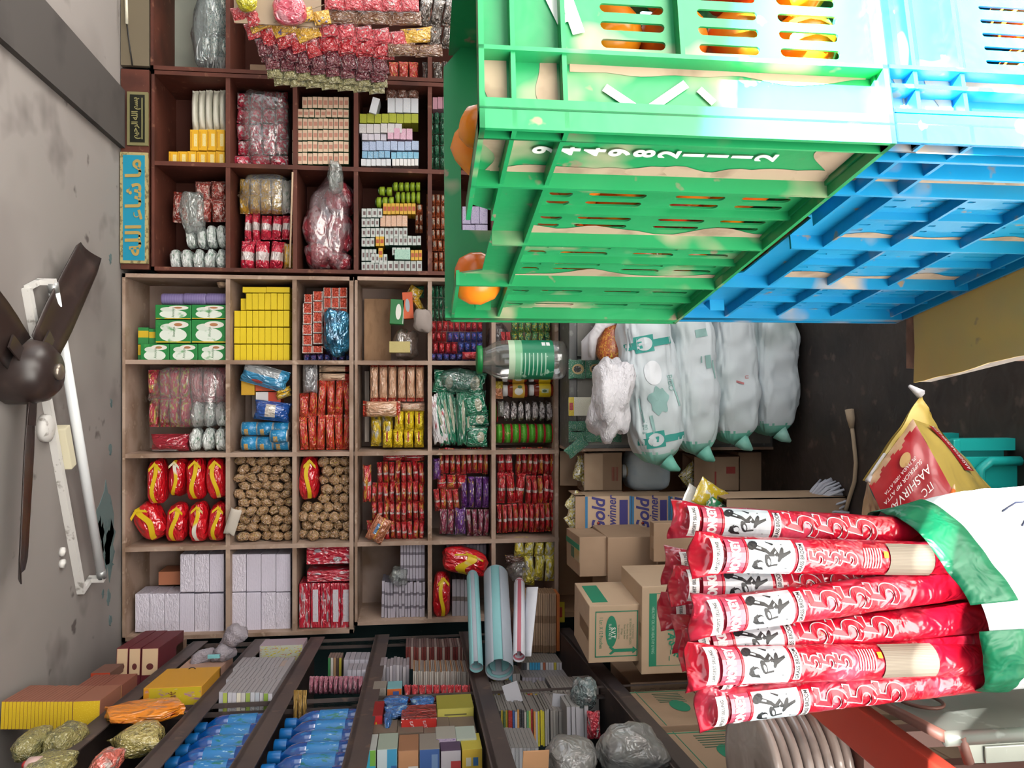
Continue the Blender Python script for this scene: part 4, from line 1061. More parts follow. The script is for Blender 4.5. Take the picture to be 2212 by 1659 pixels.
quad_sheet(bl_, lft, lft + Vector((.0, .16, -.1)), bl_ + Vector((0, .2, 0)), .0).ob('end_panel', m_bread, fp)
MB().tube([apex, apex + Vector((.012, 0, .018)), apex + Vector((.02, 0, .03))], [.012, .007, .004], 6).ob('tip', m_crump, fp)
MB().tube([lft, lft.lerp(apex, .3) + Vector((0, -.002, 0))], [.006, .004], 6).ob('seal', m_crump, fp)
# lettering on the red front and on the gold side
def on_quad(s, m, size, fn, o, sx, sy, lift=.004):
    me = text_mesh(s, m, 1.0, 0, 1)
    bm = bmesh.new(); bm.from_mesh(me); bmesh.ops.triangulate(bm, faces=bm.faces); bm.to_mesh(me); bm.free()
    for v in me.vertices: v.co = fn(v.co.x * size * sx, v.co.y * size * sy)
    return link('lettering', me, parent=fp)
wt = mat('letter_white', 'e8e4e0', .5)
def bil(p00, p10, p11, p01, u, v, bulge, lift):
    n_ = (p10 - p00).cross(p01 - p00).normalized()
    if n_.y > 0: n_ = -n_
    return p00 * (1 - u) * (1 - v) + p10 * u * (1 - v) + p11 * u * v + p01 * (1 - u) * v + n_ * (bulge * 16 * u * (1 - u) * v * (1 - v) + lift)
F_ = lambda u0, v0: (lambda x, y: bil(lft, bl_, ends, fold, u0 + y, v0 - x, .018, .007))
on_quad('AASHIRVAAD', wt, .11, F_(.43, .42), None, 1.35, 1.0)
on_quad('SUPERIOR MP ATTA', wt, .055, F_(.33, .45), None, 1.5, 1.0); on_quad('0% MAIDA 100% ATTA', wt, .045, F_(.265, .46), None, 1.4, 1.0)
on_quad('ITC', wt, .10, F_(.56, .70), None, 1.2, 1.0)
MB().sheet(lambda u, v: bil(lft, bl_, ends, fold,   .20 + .055 * v * math.sin(2 * PI * u), .62 + .10 * v * math.cos(2 * PI * u), .018, .0065), 20, 3).ob('print_disc', mat('roti_picture', 'c09a62', .6, blot=[(40, .58, .05, 'a87a48')]), fp)
G_ = lambda u0, v0: (lambda x, y: bil(fold, ends, sd_b, P(2026, 925, Df + .08), u0 - x, v0 - y, .012, .006))
MB().sheet(lambda u, v: bil(fold, ends, sd_b, P(2026, 925, Df + .08), .04 + .50 * u, .40 + .26 * v, .012, .0045), 12, 4).ob('print_band', m_pred, fp)
on_quad('AASHIRVAAD', wt, .13, G_(.38, .53), None, .38, 1.2); on_quad('100% ATTA', wt, .12, G_(.14, .53), None, .34, 1.2)
tag(MB().box(-.08, .07, 0, .12, 0, .22).ob('support_box', m_card, loc=((bl_.x + ends.x) / 2, Df + .0, 0)), 'dim cardboard box hidden behind broom sack, carrying the flour packet', 'carton')
# orange pencil standing in front, tub of teal plastic at the edge
pc0, pc1 = P(2062, 1046, 1.12), P(2040, 1130, 1.09)
pn = thing('pencil', 'orange pencil poking out behind the white broom sack', 'pencil', pc1)
pd = (pc0 - pc1)
MB().tube([Vector((0, 0, 0)), pd * .85], .0035, 8).ob('shaft', mat('pencil_orange', 'e0641c', .4), pn)
MB().tube([pd * .85, pd], [.0035, .0006], 8).ob('point', mat('pencil_wood', 'caa078', .6), pn)
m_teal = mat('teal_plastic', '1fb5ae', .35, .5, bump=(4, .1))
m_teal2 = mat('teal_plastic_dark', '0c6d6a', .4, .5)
D_ = 1.82
xr_, xl_ = P(2140, 948, D_).x, -.52
zt_ = P(2060, 980, D_).z
tb = thing('plastic_stool', 'teal plastic stool with looped handle behind the flour packet', 'stool', ((xr_ + xl_) / 2, D_, 0))
hw = (xr_ - xl_) / 2
MB().prism([(-hw, 0), (hw, 0), (hw - .02, .26), (-hw + .02, .26)], zt_ - .02, zt_).ob('top', m_teal, tb, bev=.004)
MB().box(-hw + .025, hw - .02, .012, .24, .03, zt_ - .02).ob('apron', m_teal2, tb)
MB().box(-hw + .02, hw - .045, .002, .012, .0, zt_ - .02).ob('front_panel', m_teal, tb, bev=.003)
for sx, sy in ((-1, .01), (1, .01), (-1, .22), (1, .22)): MB().box(sx * hw - (.03 if sx > 0 else 0), sx * hw + (.03 if sx < 0 else 0), sy, sy + .03, 0, zt_ - .02).ob('leg', m_teal, tb)
MB().tube([(hw - .13, -.012, .005), (hw - .13, -.014, zt_ * .5), (hw - .11, -.016, zt_ * .66), (hw - .075, -.016, zt_ * .66), (hw - .055, -.014, zt_ * .5), (hw - .055, -.012, .005)], .012, 10).ob('handle', m_teal, tb)

# ================================================================ counter edge at the bottom of the photograph
m_zinc = mat('zinc_sheet', '8b8f86', .38, .5, metal=.35, blot=[(4, .58, .12, '747970'), (30, .68, .04, 'a5aaa2')], bump=(5, .12))
m_rust = mat('brown_edge', '6e4a40', .5, .4)
m_redbar = mat('red_painted_bar', 'c4402f', .45, .4, blot=[(2.0, .6, .14, 'd0604a')])
def onz(x, y, z):
    D = 1.0
    for _ in range(12): D *= (z - CZ) / (P(x, y, D).z - CZ)
    return P(x, y, D)

ct = thing('metal_bin', 'grey zinc bin with wire ring handle and brown rim beside broom sack', 'bin', (-.475, 1.0, 0), (0, 0, math.atan(.10)))
bh = .80
MB().box(-.006, 0, -.02, .33, 0, bh).ob('side_panel', m_zinc, ct)
MB().box(-.034, 0, -.026, -.02, 0, bh - .03).ob('near_panel', m_zinc, ct)
MB().tube([(-.003, -.02, 0), (-.003, -.02, bh)], .010, 10).ob('corner_post', m_zinc, ct)
MB().tube([(0, -.02, bh), (0, .33, bh)], .008, 8).ob('rim', m_rust, ct)
MB().tube([(-.0, -.024, bh - .02), (-.034, -.024, bh - .03)], .007, 8).ob('rim', m_rust, ct)
MB().box(-.034, -.006, -.02, .33, bh - .14, bh - .13).ob('floor_plate', m_rust, ct)
MB().tube([(.006, .12 + .045 * math.cos(a * PI / 10), bh - .055 + .03 * math.sin(a * PI / 10)) for a in range(21)], .0028, 6, cap=False).ob('ring_handle', m_rust, ct)
MB().box(-.034, -.012, -.030, -.026, bh - .16, bh - .05).ob('hasp', m_zinc, ct, bev=.002)
rp = thing('red_plank', 'long red painted plank lying along the grey bin', 'plank', (0, 0, 0))
MB().box(-.592, -.517, .72, 1.62, bh - .02, bh + .004).ob('plank', m_redbar, rp, bev=.003)
for y in (.8, 1.5): MB().box(-.585, -.525, y, y + .05, 0, bh - .02).ob('leg', m_rust, rp)
tb_ = thing('low_table', 'dim low brown table under the stack of plastic discs', 'table', (-.725, 1.42, 0))
MB().box(-.115, .12, -.13, .15, .70, .73).ob('top', m_rust, tb_)
for sx in (-.105, .08):
    for sy in (-.12, .11): MB().box(sx, sx + .03, sy, sy + .03, 0, .70).ob('leg', m_rust, tb_)
m_disc = mat('milky_film', 'a8978e', .25, .5, coat=.6, blot=[(5, .58, .12, 'bcaea6'), (9, .64, .06, '84756e')], bump=(14, .2))
prof = [(0, 0), (.110, 0), (.121, .006), (.123, .016), (.118, .0195), (.102, .0185), (0, .017)]
me = MB().lathe(prof, 40).mesh('plastic_disc', m_disc)
for i in range(8):
    o = link('plastic_disc', me, (-.722 + .003 * math.sin(i * 2), 1.42 - .004 * i, .7305 + .0205 * i), (0, 0, i))
    tag(o, f'round milky plastic-wrapped tray in the near stack, {ow(7 - i)} from top', 'tray', 'stack of milky trays')
tag(link('clear_bag', ublob(mat('clear_film_crumpled', 'dfe6e8', .12, .5, coat=.6, film=.55, bump=(9, .8)), 2, .4, 3), P(1690, 1520, 1.62) + Vector((0, 0, -.02)), (0, 0, 0), (.12, .12, .14)), 'crumpled clear plastic bag beside the trays, below the broom tips', 'bag')
# ================================================================ goods in the cubbyholes of the big shelf
def shiny(name, c, **k):
    k.setdefault('rough', .28); k.setdefault('coat', .8); k['bump'] = (4.5, .9)
    up = lambda h: tuple(min(.85, x * 1.3) for x in lin(h)[:3]) if isinstance(h, str) else h
    c = up(c)
    k['blot'] = [(q[0] * .55,) + tuple(q[1:]) for q in k.get('blot', ())]
    return mat(name, c, **k)
def film(name, c='dfe4e6', f=.78, st=.7): return mat(name, c, .15, .5, coat=.4, film=f, bump=(5, st))
m_film = film('clear_film')
m_film_pink = film('pinkish_film', 'd8b4bc', .62)
m_film_grey = film('grey_green_film', 'b9c4bf', .5)
def wrapbag(name, label, x0, y0, x1, y1, d, m, yd=.02, var=1, amp=.16):
    return item(name, label, 'bag', ublob(m, var, amp, 2.6, .42, (16, 20), .55), x0 + 2, y0, x1 - 3, y1, d, yd)
PV = lambda m, seal='z', n=3, **k: [(m, i, k) for i in range(n)]
# ---- A1: pale cubbyhole with hanging bag
m_teabag = shiny('white_teal_packet', 'c9cdc4', blot=[(14, .56, .05, '4f8d86'), (20, .62, .05, '8e9a8e')])
for r, (y0, y1, x0, n) in enumerate(((-30, 8, 434, 3), (10, 55, 436, 3), (60, 105, 424, 3))):
    rows('packet', 'white and teal packet in hanging bag by pale panel, ' + ow(r) + ' layer', 'packet', 'packets in the hanging bag', PV(m_teabag), [(y0, y1, x0, 481, n)], .06, .05)
wrapbag('clear_bag', 'clear bag of white teal packets in pale cubbyhole', 394, -40, 482, 140, .16, film('bluish_film', 'a9b8ba', .45), .02, 2)
item('flat_carton', 'flat brown board leaning in cubbyhole behind the hanging strips', 'board', ubox(m_card), 518, 100, 640, 158, .01, .2)
# ---- A2
m_candle = mat('candle_pack', 'd6d3c4', .3, .5, coat=.4, bump=(20, .3))
rows('candle_pack', 'long white candle pack standing in top red cubbyhole', 'candle pack', 'white candle packs', PV(m_candle), [(176, 268, 400, 478, 5)], .08, .06)
m_ybox = mat('yellow_small_box', 'd8a51e', .45, .4, marks=[('r', .2, .8, .15, .55, 'dccb8a'), ('r', .1, .9, .8, .9, 'b87a16')], blot=[(30, .62, .03, 'c98f1c')])
rows('yellow_box', 'small yellow box stacked below the white candle packs', 'box', 'small yellow boxes under the candles', ubox(m_ybox), [(271, 317, 402, 479, 4), (319, 351, 355, 479, 6)], .10, .05)
# ---- B2
m_rpk = shiny('red_white_packet', 'b52a44', blot=[(9, .55, .04, 'd9cfd0'), (16, .62, .04, '8c1d34')])
rows('soap_packet', 'red and white packet in big clear pack', 'packet', 'red and white packets of top red cubbyhole', PV(m_rpk), [(180, 216, 500, 614, 4), (217, 248, 500, 614, 4), (250, 285, 498, 614, 4), (286, 318, 500, 614, 4), (320, 350, 490, 614, 3)], .09, .06, jit=2, rots=.12)
wrapbag('clear_bag', 'clear bag around red and white packets next to cream boxes', 496, 174, 622, 352, .20, m_film, .02, 3)
# ---- C2
m_cream = mat('cream_soap_box', 'cdb29a', .5, .3, marks=[('r', .3, .7, .15, .85, 'b57f6c')])
m_gedge = mat('soap_box_green', '2f5a3a', .5, .3)
me = ubox([m_gedge, m_cream])
me_c = ubox([m_gedge, m_cream])
rows('soap_box', 'cream soap box with green edges in stack', 'box', 'cream soap boxes in the top red cubbyhole', me, [(203, 228, 650, 752, 9), (230, 248, 640, 752, 9), (250, 273, 640, 752, 10), (275, 298, 628, 752, 11), (300, 323, 628, 752, 11), (325, 350, 628, 752, 11)], .11, .03)
# ---- D2 assorted boxes
AS = [('white box with pale blue lettering', 'c6cbd2', (204, 236, 836, 904, 4)), ('lime green and blue box', 'a3a933', (238, 258, 775, 904, 8)), ('plain greyish white box', 'b9b6b6', (260, 280, 774, 868, 6)), ('pink tube box', 'c48fa8', (270, 294, 836, 891, 4)),
      ('pale lilac box', 'b3aebb', (282, 296, 780, 834, 4)), ('white and navy striped box', 'a9b7cf', (298, 318, 780, 905, 8)), ('light blue box', '4f93b8', (320, 335, 780, 842, 5)), ('sky blue shiny box', '4fa3c4', (322, 336, 844, 905, 5)), ('round-cornered white box', 'd4d2d0', (337, 352, 846, 904, 7)), ('small white blue-lidded box', 'c2c6cc', (337, 352, 778, 844, 6))]
for nm, c, sp_ in AS:
    m = mat('box_' + nm.replace(' ', '_'), c, .4, .4, coat=.2, blot=[(26, .58, .04, '5b6a9a' if 'navy' in nm else ('7d8a2c' if 'lime' in nm else 'dcd9d6'))])
    rows('small_box', nm + ' in mixed stack', 'box', nm + 'es in the mixed stack', ubox(m), [sp_], .12, .04)
item('small_box', 'white box leaning on the mixed stack near candy strips', 'box', ubox(MATS['box_white_box_with_pale_blue_lettering']), 800, 205, 816, 240, .10, .03, rot=.25)
for i in range(3): item('brown_sachet', f'brown shiny sachet above white boxes of mixed stack, {ow(i)} from left', 'sachet', upouch(shiny('brown_sachet', '7a5040', blot=[(9, .6, .05, 'd8cfca')]), i), 832 + 24 * i, 178, 856 + 24 * i, 203, .05, .05, group='brown sachets on mixed stack')
# ---- E2, E3 partly behind the crate
m_gpk = shiny('green_wrapped_soap', '2f7a58', blot=[(8, .6, .05, '9fc2ae'), (20, .6, .04, '1c5a3c')])
rows('soap_bar', 'green wrapped soap bar beside the green crate rim', 'soap', 'green wrapped soaps', PV(m_gpk, 'x'), [(228, 250, 925, 990, 5), (252, 274, 925, 990, 5), (276, 298, 925, 990, 5), (300, 325, 925, 990, 5), (327, 352, 925, 990, 5)], .10, .05)
rows('soap_box', 'pale pink box above the green soaps by crate rim', 'box', 'pale pink boxes by the crate', ubox(mat('pale_pink_box', 'c490a0', .5)), [(198, 224, 935, 990, 5)], .10, .06)
m_opk = shiny('orange_soap_packet', 'c4663a', marks=[('e', .5, .5, .28, .3, 'c9b9a6')], blot=[(12, .62, .05, 'd8c3b0')])
rows('soap_packet', 'orange soap packet with pale oval next to crate rim', 'packet', 'orange soap packets by the crate', PV(m_opk), [(408, 432, 921, 994, 7), (433, 458, 921, 994, 7), (459, 484, 921, 994, 7), (486, 508, 921, 994, 7), (510, 534, 921, 994, 6), (536, 556, 925, 994, 6), (557, 584, 925, 994, 6)], .10, .05)
rows('soap_box', 'lilac box seen through the crate handle hole', 'box', 'lilac boxes behind the handle hole', ubox(mat('lilac_box', 'a39ab4', .5, blot=[(14, .6, .05, '6d5f93')])), [(480, 506, 1000, 1056, 2), (440, 478, 1000, 1056, 3)], .10, .05)
# ---- A3
m_redbrown = shiny('red_brown_packet', '8a3026', blot=[(9, .58, .05, 'c9a99e'), (20, .62, .03, 'e0d4cc')])
rows('noodle_packet', 'red brown shiny packet at top of grey bag heap', 'packet', 'red brown packets in second red cubbyhole', PV(m_redbrown), [(378, 420, 405, 478, 2), (415, 468, 410, 478, 2), (402, 470, 356, 392, 1)], .09, .06, rots=.15)
m_wg = shiny('white_green_sachets', 'b9bfbd', blot=[(12, .58, .05, '6e8f7c'), (24, .6, .05, 'e4e6e4')])
rows('sachet_bundle', 'bundle of white green sachets in clear film, red cubbyhole', 'bundle', 'white green sachet bundles in the red cubbyhole', [ublob(m_wg, i, .2, 3.2, None, (12, 16), .7) for i in range(3)], [(474, 528, 386, 480, 4), (528, 581, 352, 480, 5)], .12, .06, rots=.1)
wrapbag('clear_bag', 'greyish clear bag slumped over the white green bundles', 372, 405, 440, 500, .10, m_film_grey, .01, 4, .3)
# ---- B3
m_yw = shiny('yellow_white_packet', 'c49a2e', blot=[(8, .58, .05, 'd6cfc0'), (20, .64, .04, 'a87a1e')])
rows('packet', 'yellow and white packet in bag above red packets', 'packet', 'yellow and white packets in the red cubbyhole', PV(m_yw), [(372, 410, 505, 600, 4), (410, 450, 505, 600, 4)], .09, .06)
item('packet', 'pale green packet standing beside the yellow and white packets', 'packet', upouch(m_wg, 1), 600, 372, 624, 452, .08, .07)
m_rw = shiny('red_white_striped_packet', 'b3213a', marks=[('r', .35, .62, 0, 1, 'd4c6c4')], blot=[(10, .66, .04, 'd9d0d0')])
rows('packet', 'red packet with white band under the yellow packets', 'packet', 'red white-banded packets in the red cubbyhole', PV(m_rw), [(448, 512, 516, 552, 2), (512, 580, 508, 606, 3)], .09, .06, rots=.12)
rows('packet', 'red packet lying flat beside upright white-banded ones', 'packet', 'flat red packets', PV(m_rw, 'x'), [(455, 508, 554, 624, 3)], .09, .06, rots=.1)
item('packet', 'narrow yellow packet beside the lower red white-banded packets', 'packet', upouch(m_yw, 2), 605, 515, 624, 580, .08, .06)
wrapbag('clear_bag', 'clear bag around the yellow and white packets', 500, 365, 626, 455, .14, m_film, .02, 6, .12)
tag(MB().tube([P(632, 372, SH - .004), P(629, 470, SH - .004), P(626, 578, SH - .004)], .004, 6).ob('strip', m_card2), 'pale thin strip along the divider beside red packets', 'strip')
# ---- C3
m_redfill = shiny('red_bag_filling', '9c3440', blot=[(6, .55, .06, 'b9a0a4'), (10, .62, .05, '7a1e2a')])
for i, (x0, y0, x1, y1, v) in enumerate(((690, 372, 762, 450, 1), (644, 430, 706, 520, 2), (690, 445, 758, 545, 3), (648, 510, 715, 580, 4), (700, 530, 756, 582, 5))):
    item('cloth_bundle', f'red and pale bundle inside pinkish clear bag, {ow(i)} from above', 'bundle', ublob(m_redfill, v, .25, 2.6), x0, y0, x1, y1, .14, .07, group='red bundles in pinkish bag')
wrapbag('clear_bag', 'big pinkish clear bag filling the cubbyhole beside bottles', 645, 369, 756, 582, .23, m_film_pink, .01, 7, .24)
wrapbag('clear_bag', 'small greyish bag knot on top of pinkish clear bag', 706, 352, 746, 420, .12, m_film_grey, -.085, 8, .2)
# ---- D3
m_gb = mat('dark_green_bottle', '2f4a1c', .2, .5, coat=.4); m_lime = mat('lime_label', '8fa82a', .4)
bot = ulathe('smallbottle', [[(0, -.5), (.46, -.5), (.5, -.46), (.5, .18), (.34, .32)], [(.36, .30), (.36, .5), (0, .5)]], [m_lime, m_gb], 12)
rows('small_bottle', 'lime and dark green bottle on top of white boxes', 'bottle', 'lime and dark green bottles', bot, [(384, 404, 846, 908, 5), (405, 431, 852, 908, 5)], .05, .05)
rows('small_bottle', 'lime capped bottle left of the lime and dark green rows', 'bottle', 'outer lime bottles', bot, [(394, 414, 814, 846, 2), (416, 440, 808, 850, 3)], .05, .05)
m_yred = mat('yellow_red_box', 'c99c26', .4, .4, marks=[('r', .3, .7, .1, .9, 'a84a24')])
m_wg2 = mat('white_green_box', 'b7bcb8', .5, .3, marks=[('r', .3, .7, .2, .7, '6f5a5a')]); m_wg3 = mat('green_lid', '2a5a4c', .5, .3)
wgb = ubox([m_wg3, m_wg2])
rows('small_box', 'yellow and red box above the white green-edged stack', 'box', 'yellow and red boxes', ubox(m_yred), [(433, 457, 826, 898, 8)], .10, .05)
rows('small_box', 'white green-edged box in tall stack by divider', 'box', 'white green-edged boxes', wgb, [(445, 465, 779, 825, 4), (467, 486, 779, 818, 4), (488, 508, 779, 880, 10), (510, 529, 779, 808, 3), (505, 526, 830, 910, 8), (531, 548, 846, 886, 4), (534, 560, 779, 812, 4), (545, 565, 800, 836, 4), (562, 583, 779, 836, 6), (560, 583, 836, 912, 6)], .11, .04)
rows('small_box', 'yellow and red box within the white green-edged stack', 'box', 'yellow boxes in the white stack', ubox(m_yred), [(507, 528, 810, 829, 2), (532, 553, 816, 826, 1), (537, 559, 887, 912, 3)], .11, .035)
rows('small_box', 'peach box at upper edge of the white stack', 'box', 'peach boxes', ubox(mat('peach_box', 'c79a7c', .5, blot=[(20, .58, .04, 'd8d0c6')])), [(460, 484, 820, 880, 5)], .11, .045)
item('flat_box', 'pale mint box lying in the white green-edged stack', 'box', ubox(mat('mint_box', '9cbfae', .5, blot=[(20, .62, .03, '5c8f80')])), 852, 536, 886, 558, .11, .03)
rows('soap_packet', 'orange soap packet squeezed beside white green-edged boxes', 'packet', 'orange packets by white boxes', PV(m_opk), [(430, 452, 898, 914, 1), (453, 476, 896, 914, 2), (477, 494, 896, 914, 2)], .10, .045)
# ---- A4
m_pur = mat('purple_roll', '7d70a0', .4, .4, wave=('z', 9, .12, '9388b2')); m_silv = mat('foil_rim', 'c9c6c0', .3, .5, metal=.6)
roll = ulathe('roll', [[(0, -.5), (.47, -.5), (.5, -.44), (.5, .44), (.47, .5), (0, .5)]], [m_pur], 20)
rows('purple_roll', 'purple roll lying on top of green cup-printed cartons', 'roll', 'purple rolls', roll, [(629, 655, 337, 485, 3)], .055, .05)
m_cup = mat('green_cup_carton', '1f7a3a', .5, .4, marks=[('e', .35, .5, .30, .38, 'd4dcd2'), ('e', .68, .62, .16, .24, 'c8d2c6'), ('e', .80, .35, .15, .28, 'd8d4cc'), ('e', .80, .36, .07, .12, 'a8734c'), ('r', 0, .07, 0, 1, 'c9a21e')], blot=[(3, .68, .06, '3f9a4c')])
m_cupside = mat('green_plain', '24803c', .5, .4)
cupm = ubox([m_cupside, m_cup])
def cupc(lab, x0, y0, x1, y1, txt_=True, dm=.16):
    o = item('tea_carton', lab, 'carton', cupm, x0, y0, x1, y1, dm, .03, group='green cup-printed cartons')
    return o
for i, (x0, y0, x1, y1, lab) in enumerate([(330, 657, 408, 688, 'flat green cup-printed carton under purple rolls, left one'), (409, 657, 485, 688, 'flat green cup-printed carton under purple rolls, right one'), (330, 690, 408, 740, 'large green cup-printed carton in middle row, left one'), (409, 690, 485, 740, 'large green cup-printed carton in middle row, right one'), (298, 742, 360, 781, 'green cup-printed carton in lowest row, left one'), (361, 742, 422, 781, 'green cup-printed carton in lowest row, middle one'), (423, 742, 485, 781, 'green cup-printed carton in lowest row, right one')]):
    o = cupc(lab, x0, y0, x1, y1)
    me = text_mesh('Annolya', mat('cup_text', '2f6a3a', .6), .016, 0, .8); X, Z, w, h = W(x0, y0, x1, y1, SH)
    me.transform(Matrix.Diagonal((1 / w, 1 / h, 1, 1))); link('lettering', me, (-.02, -.505, -.02 if i > 1 else 0), (PI / 2, 0, 0), parent=o)
for i, (x0, y0, x1, y1) in enumerate(((287, 705, 310, 742), (311, 708, 329, 742))): item('tea_carton', f'narrow green and yellow carton end at left of cup cartons, {ow(i)} one', 'carton', ubox(mat('green_yellow_end', '2a8040', .5, marks=[('r', .4, .8, 0, 1, 'c9a81e')])), x0, y0, x1, y1, .12, .06, group='narrow green yellow cartons')
item('tea_carton', 'narrow yellow carton end under the green and yellow ones', 'carton', ubox(mat('yellow_green_end', 'c9a81e', .5, marks=[('r', 0, .4, 0, 1, '2a8040')])), 287, 743, 297, 781, .12, .06)
item('crumpled_paper', 'brown crumpled paper bit above the purple rolls', 'paper', ublob(m_card, 4, .5, 3), 458, 603, 484, 618, .05, .05)
# ---- B4
m_yel = mat('plain_yellow_box', 'd8bd1c', .5, .35, blot=[(24, .66, .02, 'b9a01c')])
yb = ubox(m_yel)
rows('yellow_box', 'plain yellow box in tall stack', 'box', 'plain yellow boxes', yb, [(617, 629, 518, 622, 2), (631, 667, 526, 622, 7), (669, 704, 500, 622, 9), (706, 741, 500, 622, 9), (743, 781, 500, 622, 9)], .13, .04)
item('yellow_box', 'single set-back yellow box beside second row of stack', 'box', yb, 512, 641, 526, 667, .10, .07)
# ---- C4
m_ob = shiny('orange_white_packet', 'b33c24', marks=[('r', 0, 1, 0, .10, 'cfc2ba'), ('r', 0, 1, .9, 1, 'cfc2ba'), ('r', 0, .12, 0, 1, 'cfc2ba')], bump=(20, .25))
rows('orange_packet', 'orange red packet with white edges in stack', 'packet', 'orange red packets', ubox(m_ob), [(618, 640, 695, 748, 3), (626, 648, 672, 694, 1), (632, 652, 652, 671, 1), (641, 664, 695, 748, 3), (649, 672, 672, 694, 1), (653, 676, 650, 671, 1), (665, 684, 695, 748, 3), (673, 695, 672, 694, 1), (677, 699, 650, 671, 1), (696, 718, 672, 694, 1), (700, 722, 649, 671, 1), (719, 742, 672, 694, 1), (723, 745, 649, 671, 1), (746, 762, 648, 694, 2)], .11, .05)
m_bp = shiny('blue_red_packet', '23408c', blot=[(12, .58, .04, 'b02438'), (18, .64, .04, 'd4d0d0')])
rows('blue_packet', 'blue and red packet beside orange red stack', 'packet', 'blue and red packets', PV(m_bp), [(618, 664, 749, 757, 1), (686, 762, 748, 757, 1), (763, 781, 648, 757, 7)], .09, .05)
item('foil_bag', 'crumpled metallic blue bag before orange red stack', 'bag', ublob(shiny('blue_foil', '1c6b8c', rough=.2, metal=.6, blot=[(5, .6, .1, '123c58')]), 3, .3, 2.4, None, (18, 22)), 696, 664, 757, 772, .10, -.03)
# ---- D4
item('panel_card', 'tan cardboard sheet standing at back of sparse cubbyhole', 'board', ubox(m_tan), 778, 632, 840, 778, .008, .25)
o = item('soap_box', 'green box with white oval standing in sparse cubbyhole', 'box', ubox([m_cupside, mat('green_oval_box', '1c7038', .5, marks=[('e', .5, .4, .32, .2, 'dcdcd4'), ('r', 0, 1, 0, .06, 'd0d4cc')])]), 842, 644, 872, 698, .08, .05, rot=.05)
item('incense_box', 'orange box leaning beside the green oval box', 'box', ubox(mat('orange_tilt_box', 'c9521e', .5, marks=[('e', .5, .55, .25, .22, '9aa0a8')])), 870, 628, 892, 686, .06, .05, rot=-.07)
item('paper_cone', 'torn grey paper cone hanging over cubbyhole edge', 'paper', ublob(mat('grey_paper', '948882', .8), 6, .35, 2, None, (12, 14)), 892, 668, 934, 720, .05, -.03)
for i, (x0, y0, x1, y1) in enumerate(((880, 612, 910, 640), (895, 636, 912, 668))): item('yellow_packet', f'yellow packet behind orange box in sparse cubbyhole, {ow(i)} one', 'packet', upouch(shiny('yellow_pk', 'd0a81e', blot=[(10, .6, .04, 'dcd6c8')]), i), x0, y0, x1, y1, .05, .09, rot=.5 - i, group='yellow packets in sparse cubbyhole')
item('green_packet', 'dark green packet in upper corner of sparse cubbyhole', 'packet', upouch(m_gpk, 1), 890, 608, 916, 636, .05, .12)
wrapbag('clear_bag', 'clear bag of brown bits slumped in sparse cubbyhole', 838, 702, 908, 777, .17, film('brownish_film', '8c7466', .35), .03, 9, .3)
item('small_box', 'pale yellow box lying under clear bag in sparse cubbyhole', 'box', ubox(mat('pale_yellow_lid', 'b8a86a', .5, blot=[(40, .58, .02, '8a7a4a')])), 841, 738, 886, 762, .10, -.02)
# ---- E4, F4
m_gg = shiny('green_snack_packet', '14704a', blot=[(8, .6, .05, '8fc2a8'), (14, .6, .04, '0c4a30')])
rows('green_packet', 'glossy green packet in block beside crate foot', 'packet', 'glossy green packets', PV(m_gg), [(612, 637, 922, 985, 7), (638, 663, 922, 985, 7), (664, 690, 922, 985, 7)], .09, .05)
m_rb = shiny('red_match_packet', 'b8262c', blot=[(10, .62, .04, '8c1620')]); m_bb = shiny('blue_match_packet', '24489c', blot=[(14, .6, .04, 'b43a40'), (10, .64, .04, '8fa0c8')])
rows('red_packet', 'glossy red packet below the green block', 'packet', 'glossy red packets', PV(m_rb), [(690, 713, 931, 1046, 9), (714, 736, 931, 966, 3), (737, 762, 934, 990, 4)], .09, .045)
rows('blue_packet', 'glossy blue and red packet next to the red ones', 'packet', 'glossy blue packets', PV(m_bb), [(714, 736, 967, 1046, 6), (737, 760, 991, 1046, 4), (762, 778, 928, 1046, 8)], .09, .045)
item('red_packet', 'flat red packet lying at lower edge of blue packets', 'packet', upouch(m_rb, 1, 'x'), 998, 760, 1030, 776, .06, -.01)
m_sp = shiny('green_yellow_sachets', '127048', blot=[(16, .55, .03, 'c9b81e')])
rows('sachet', 'green sachet with yellow tip below crate edge', 'sachet', 'green yellow-tipped sachets', PV(m_sp), [(690, 716, 1108, 1196, 6), (714, 742, 1108, 1196, 6)], .06, .05, rots=.2)
m_yt = mat('yellow_tip', 'd4be1c', .5)
item('dark_bag', 'dark grey clear bag beside green yellow-tipped sachets', 'bag', ublob(film('dark_film', '5a5660', .3), 4, .2, 2.4), 1058, 692, 1106, 760, .14, .06)
rows('red_packet', 'bright red packet tip behind the big jar', 'packet', 'red packet tips behind jar', PV(m_rb), [(715, 742, 1084, 1106, 2)], .04, .035)
# ---- A5
m_ryp = shiny('red_cream_packet', 'b03446', blot=[(7, .56, .04, 'c9b45a'), (11, .62, .04, 'd0b8b4')])
m_pkp = shiny('pinkish_packet', 'a8646c', blot=[(7, .56, .06, 'c4a4a4'), (14, .62, .04, '7c3a44')])
rows('packet', 'red and cream packet in clear film, brown cubbyhole', 'packet', 'red and cream packets', PV(m_ryp), [(798, 860, 302, 352, 2), (793, 862, 350, 396, 2), (862, 925, 304, 396, 4)], .09, .06, rots=.08)
rows('packet', 'dusky pink packet in clear film, brown cubbyhole', 'packet', 'dusky pink packets', PV(m_pkp), [(793, 870, 396, 480, 3)], .10, .06, rots=.1)
rows('sachet_bundle', 'white green sachet bundle tied in film, below pink packets', 'bundle', 'white green bundles below pink packets', [ublob(m_wg, i, .2, 3.2, None, (12, 16), .7) for i in range(3)], [(868, 925, 398, 481, 3), (925, 980, 394, 481, 3)], .11, .06)
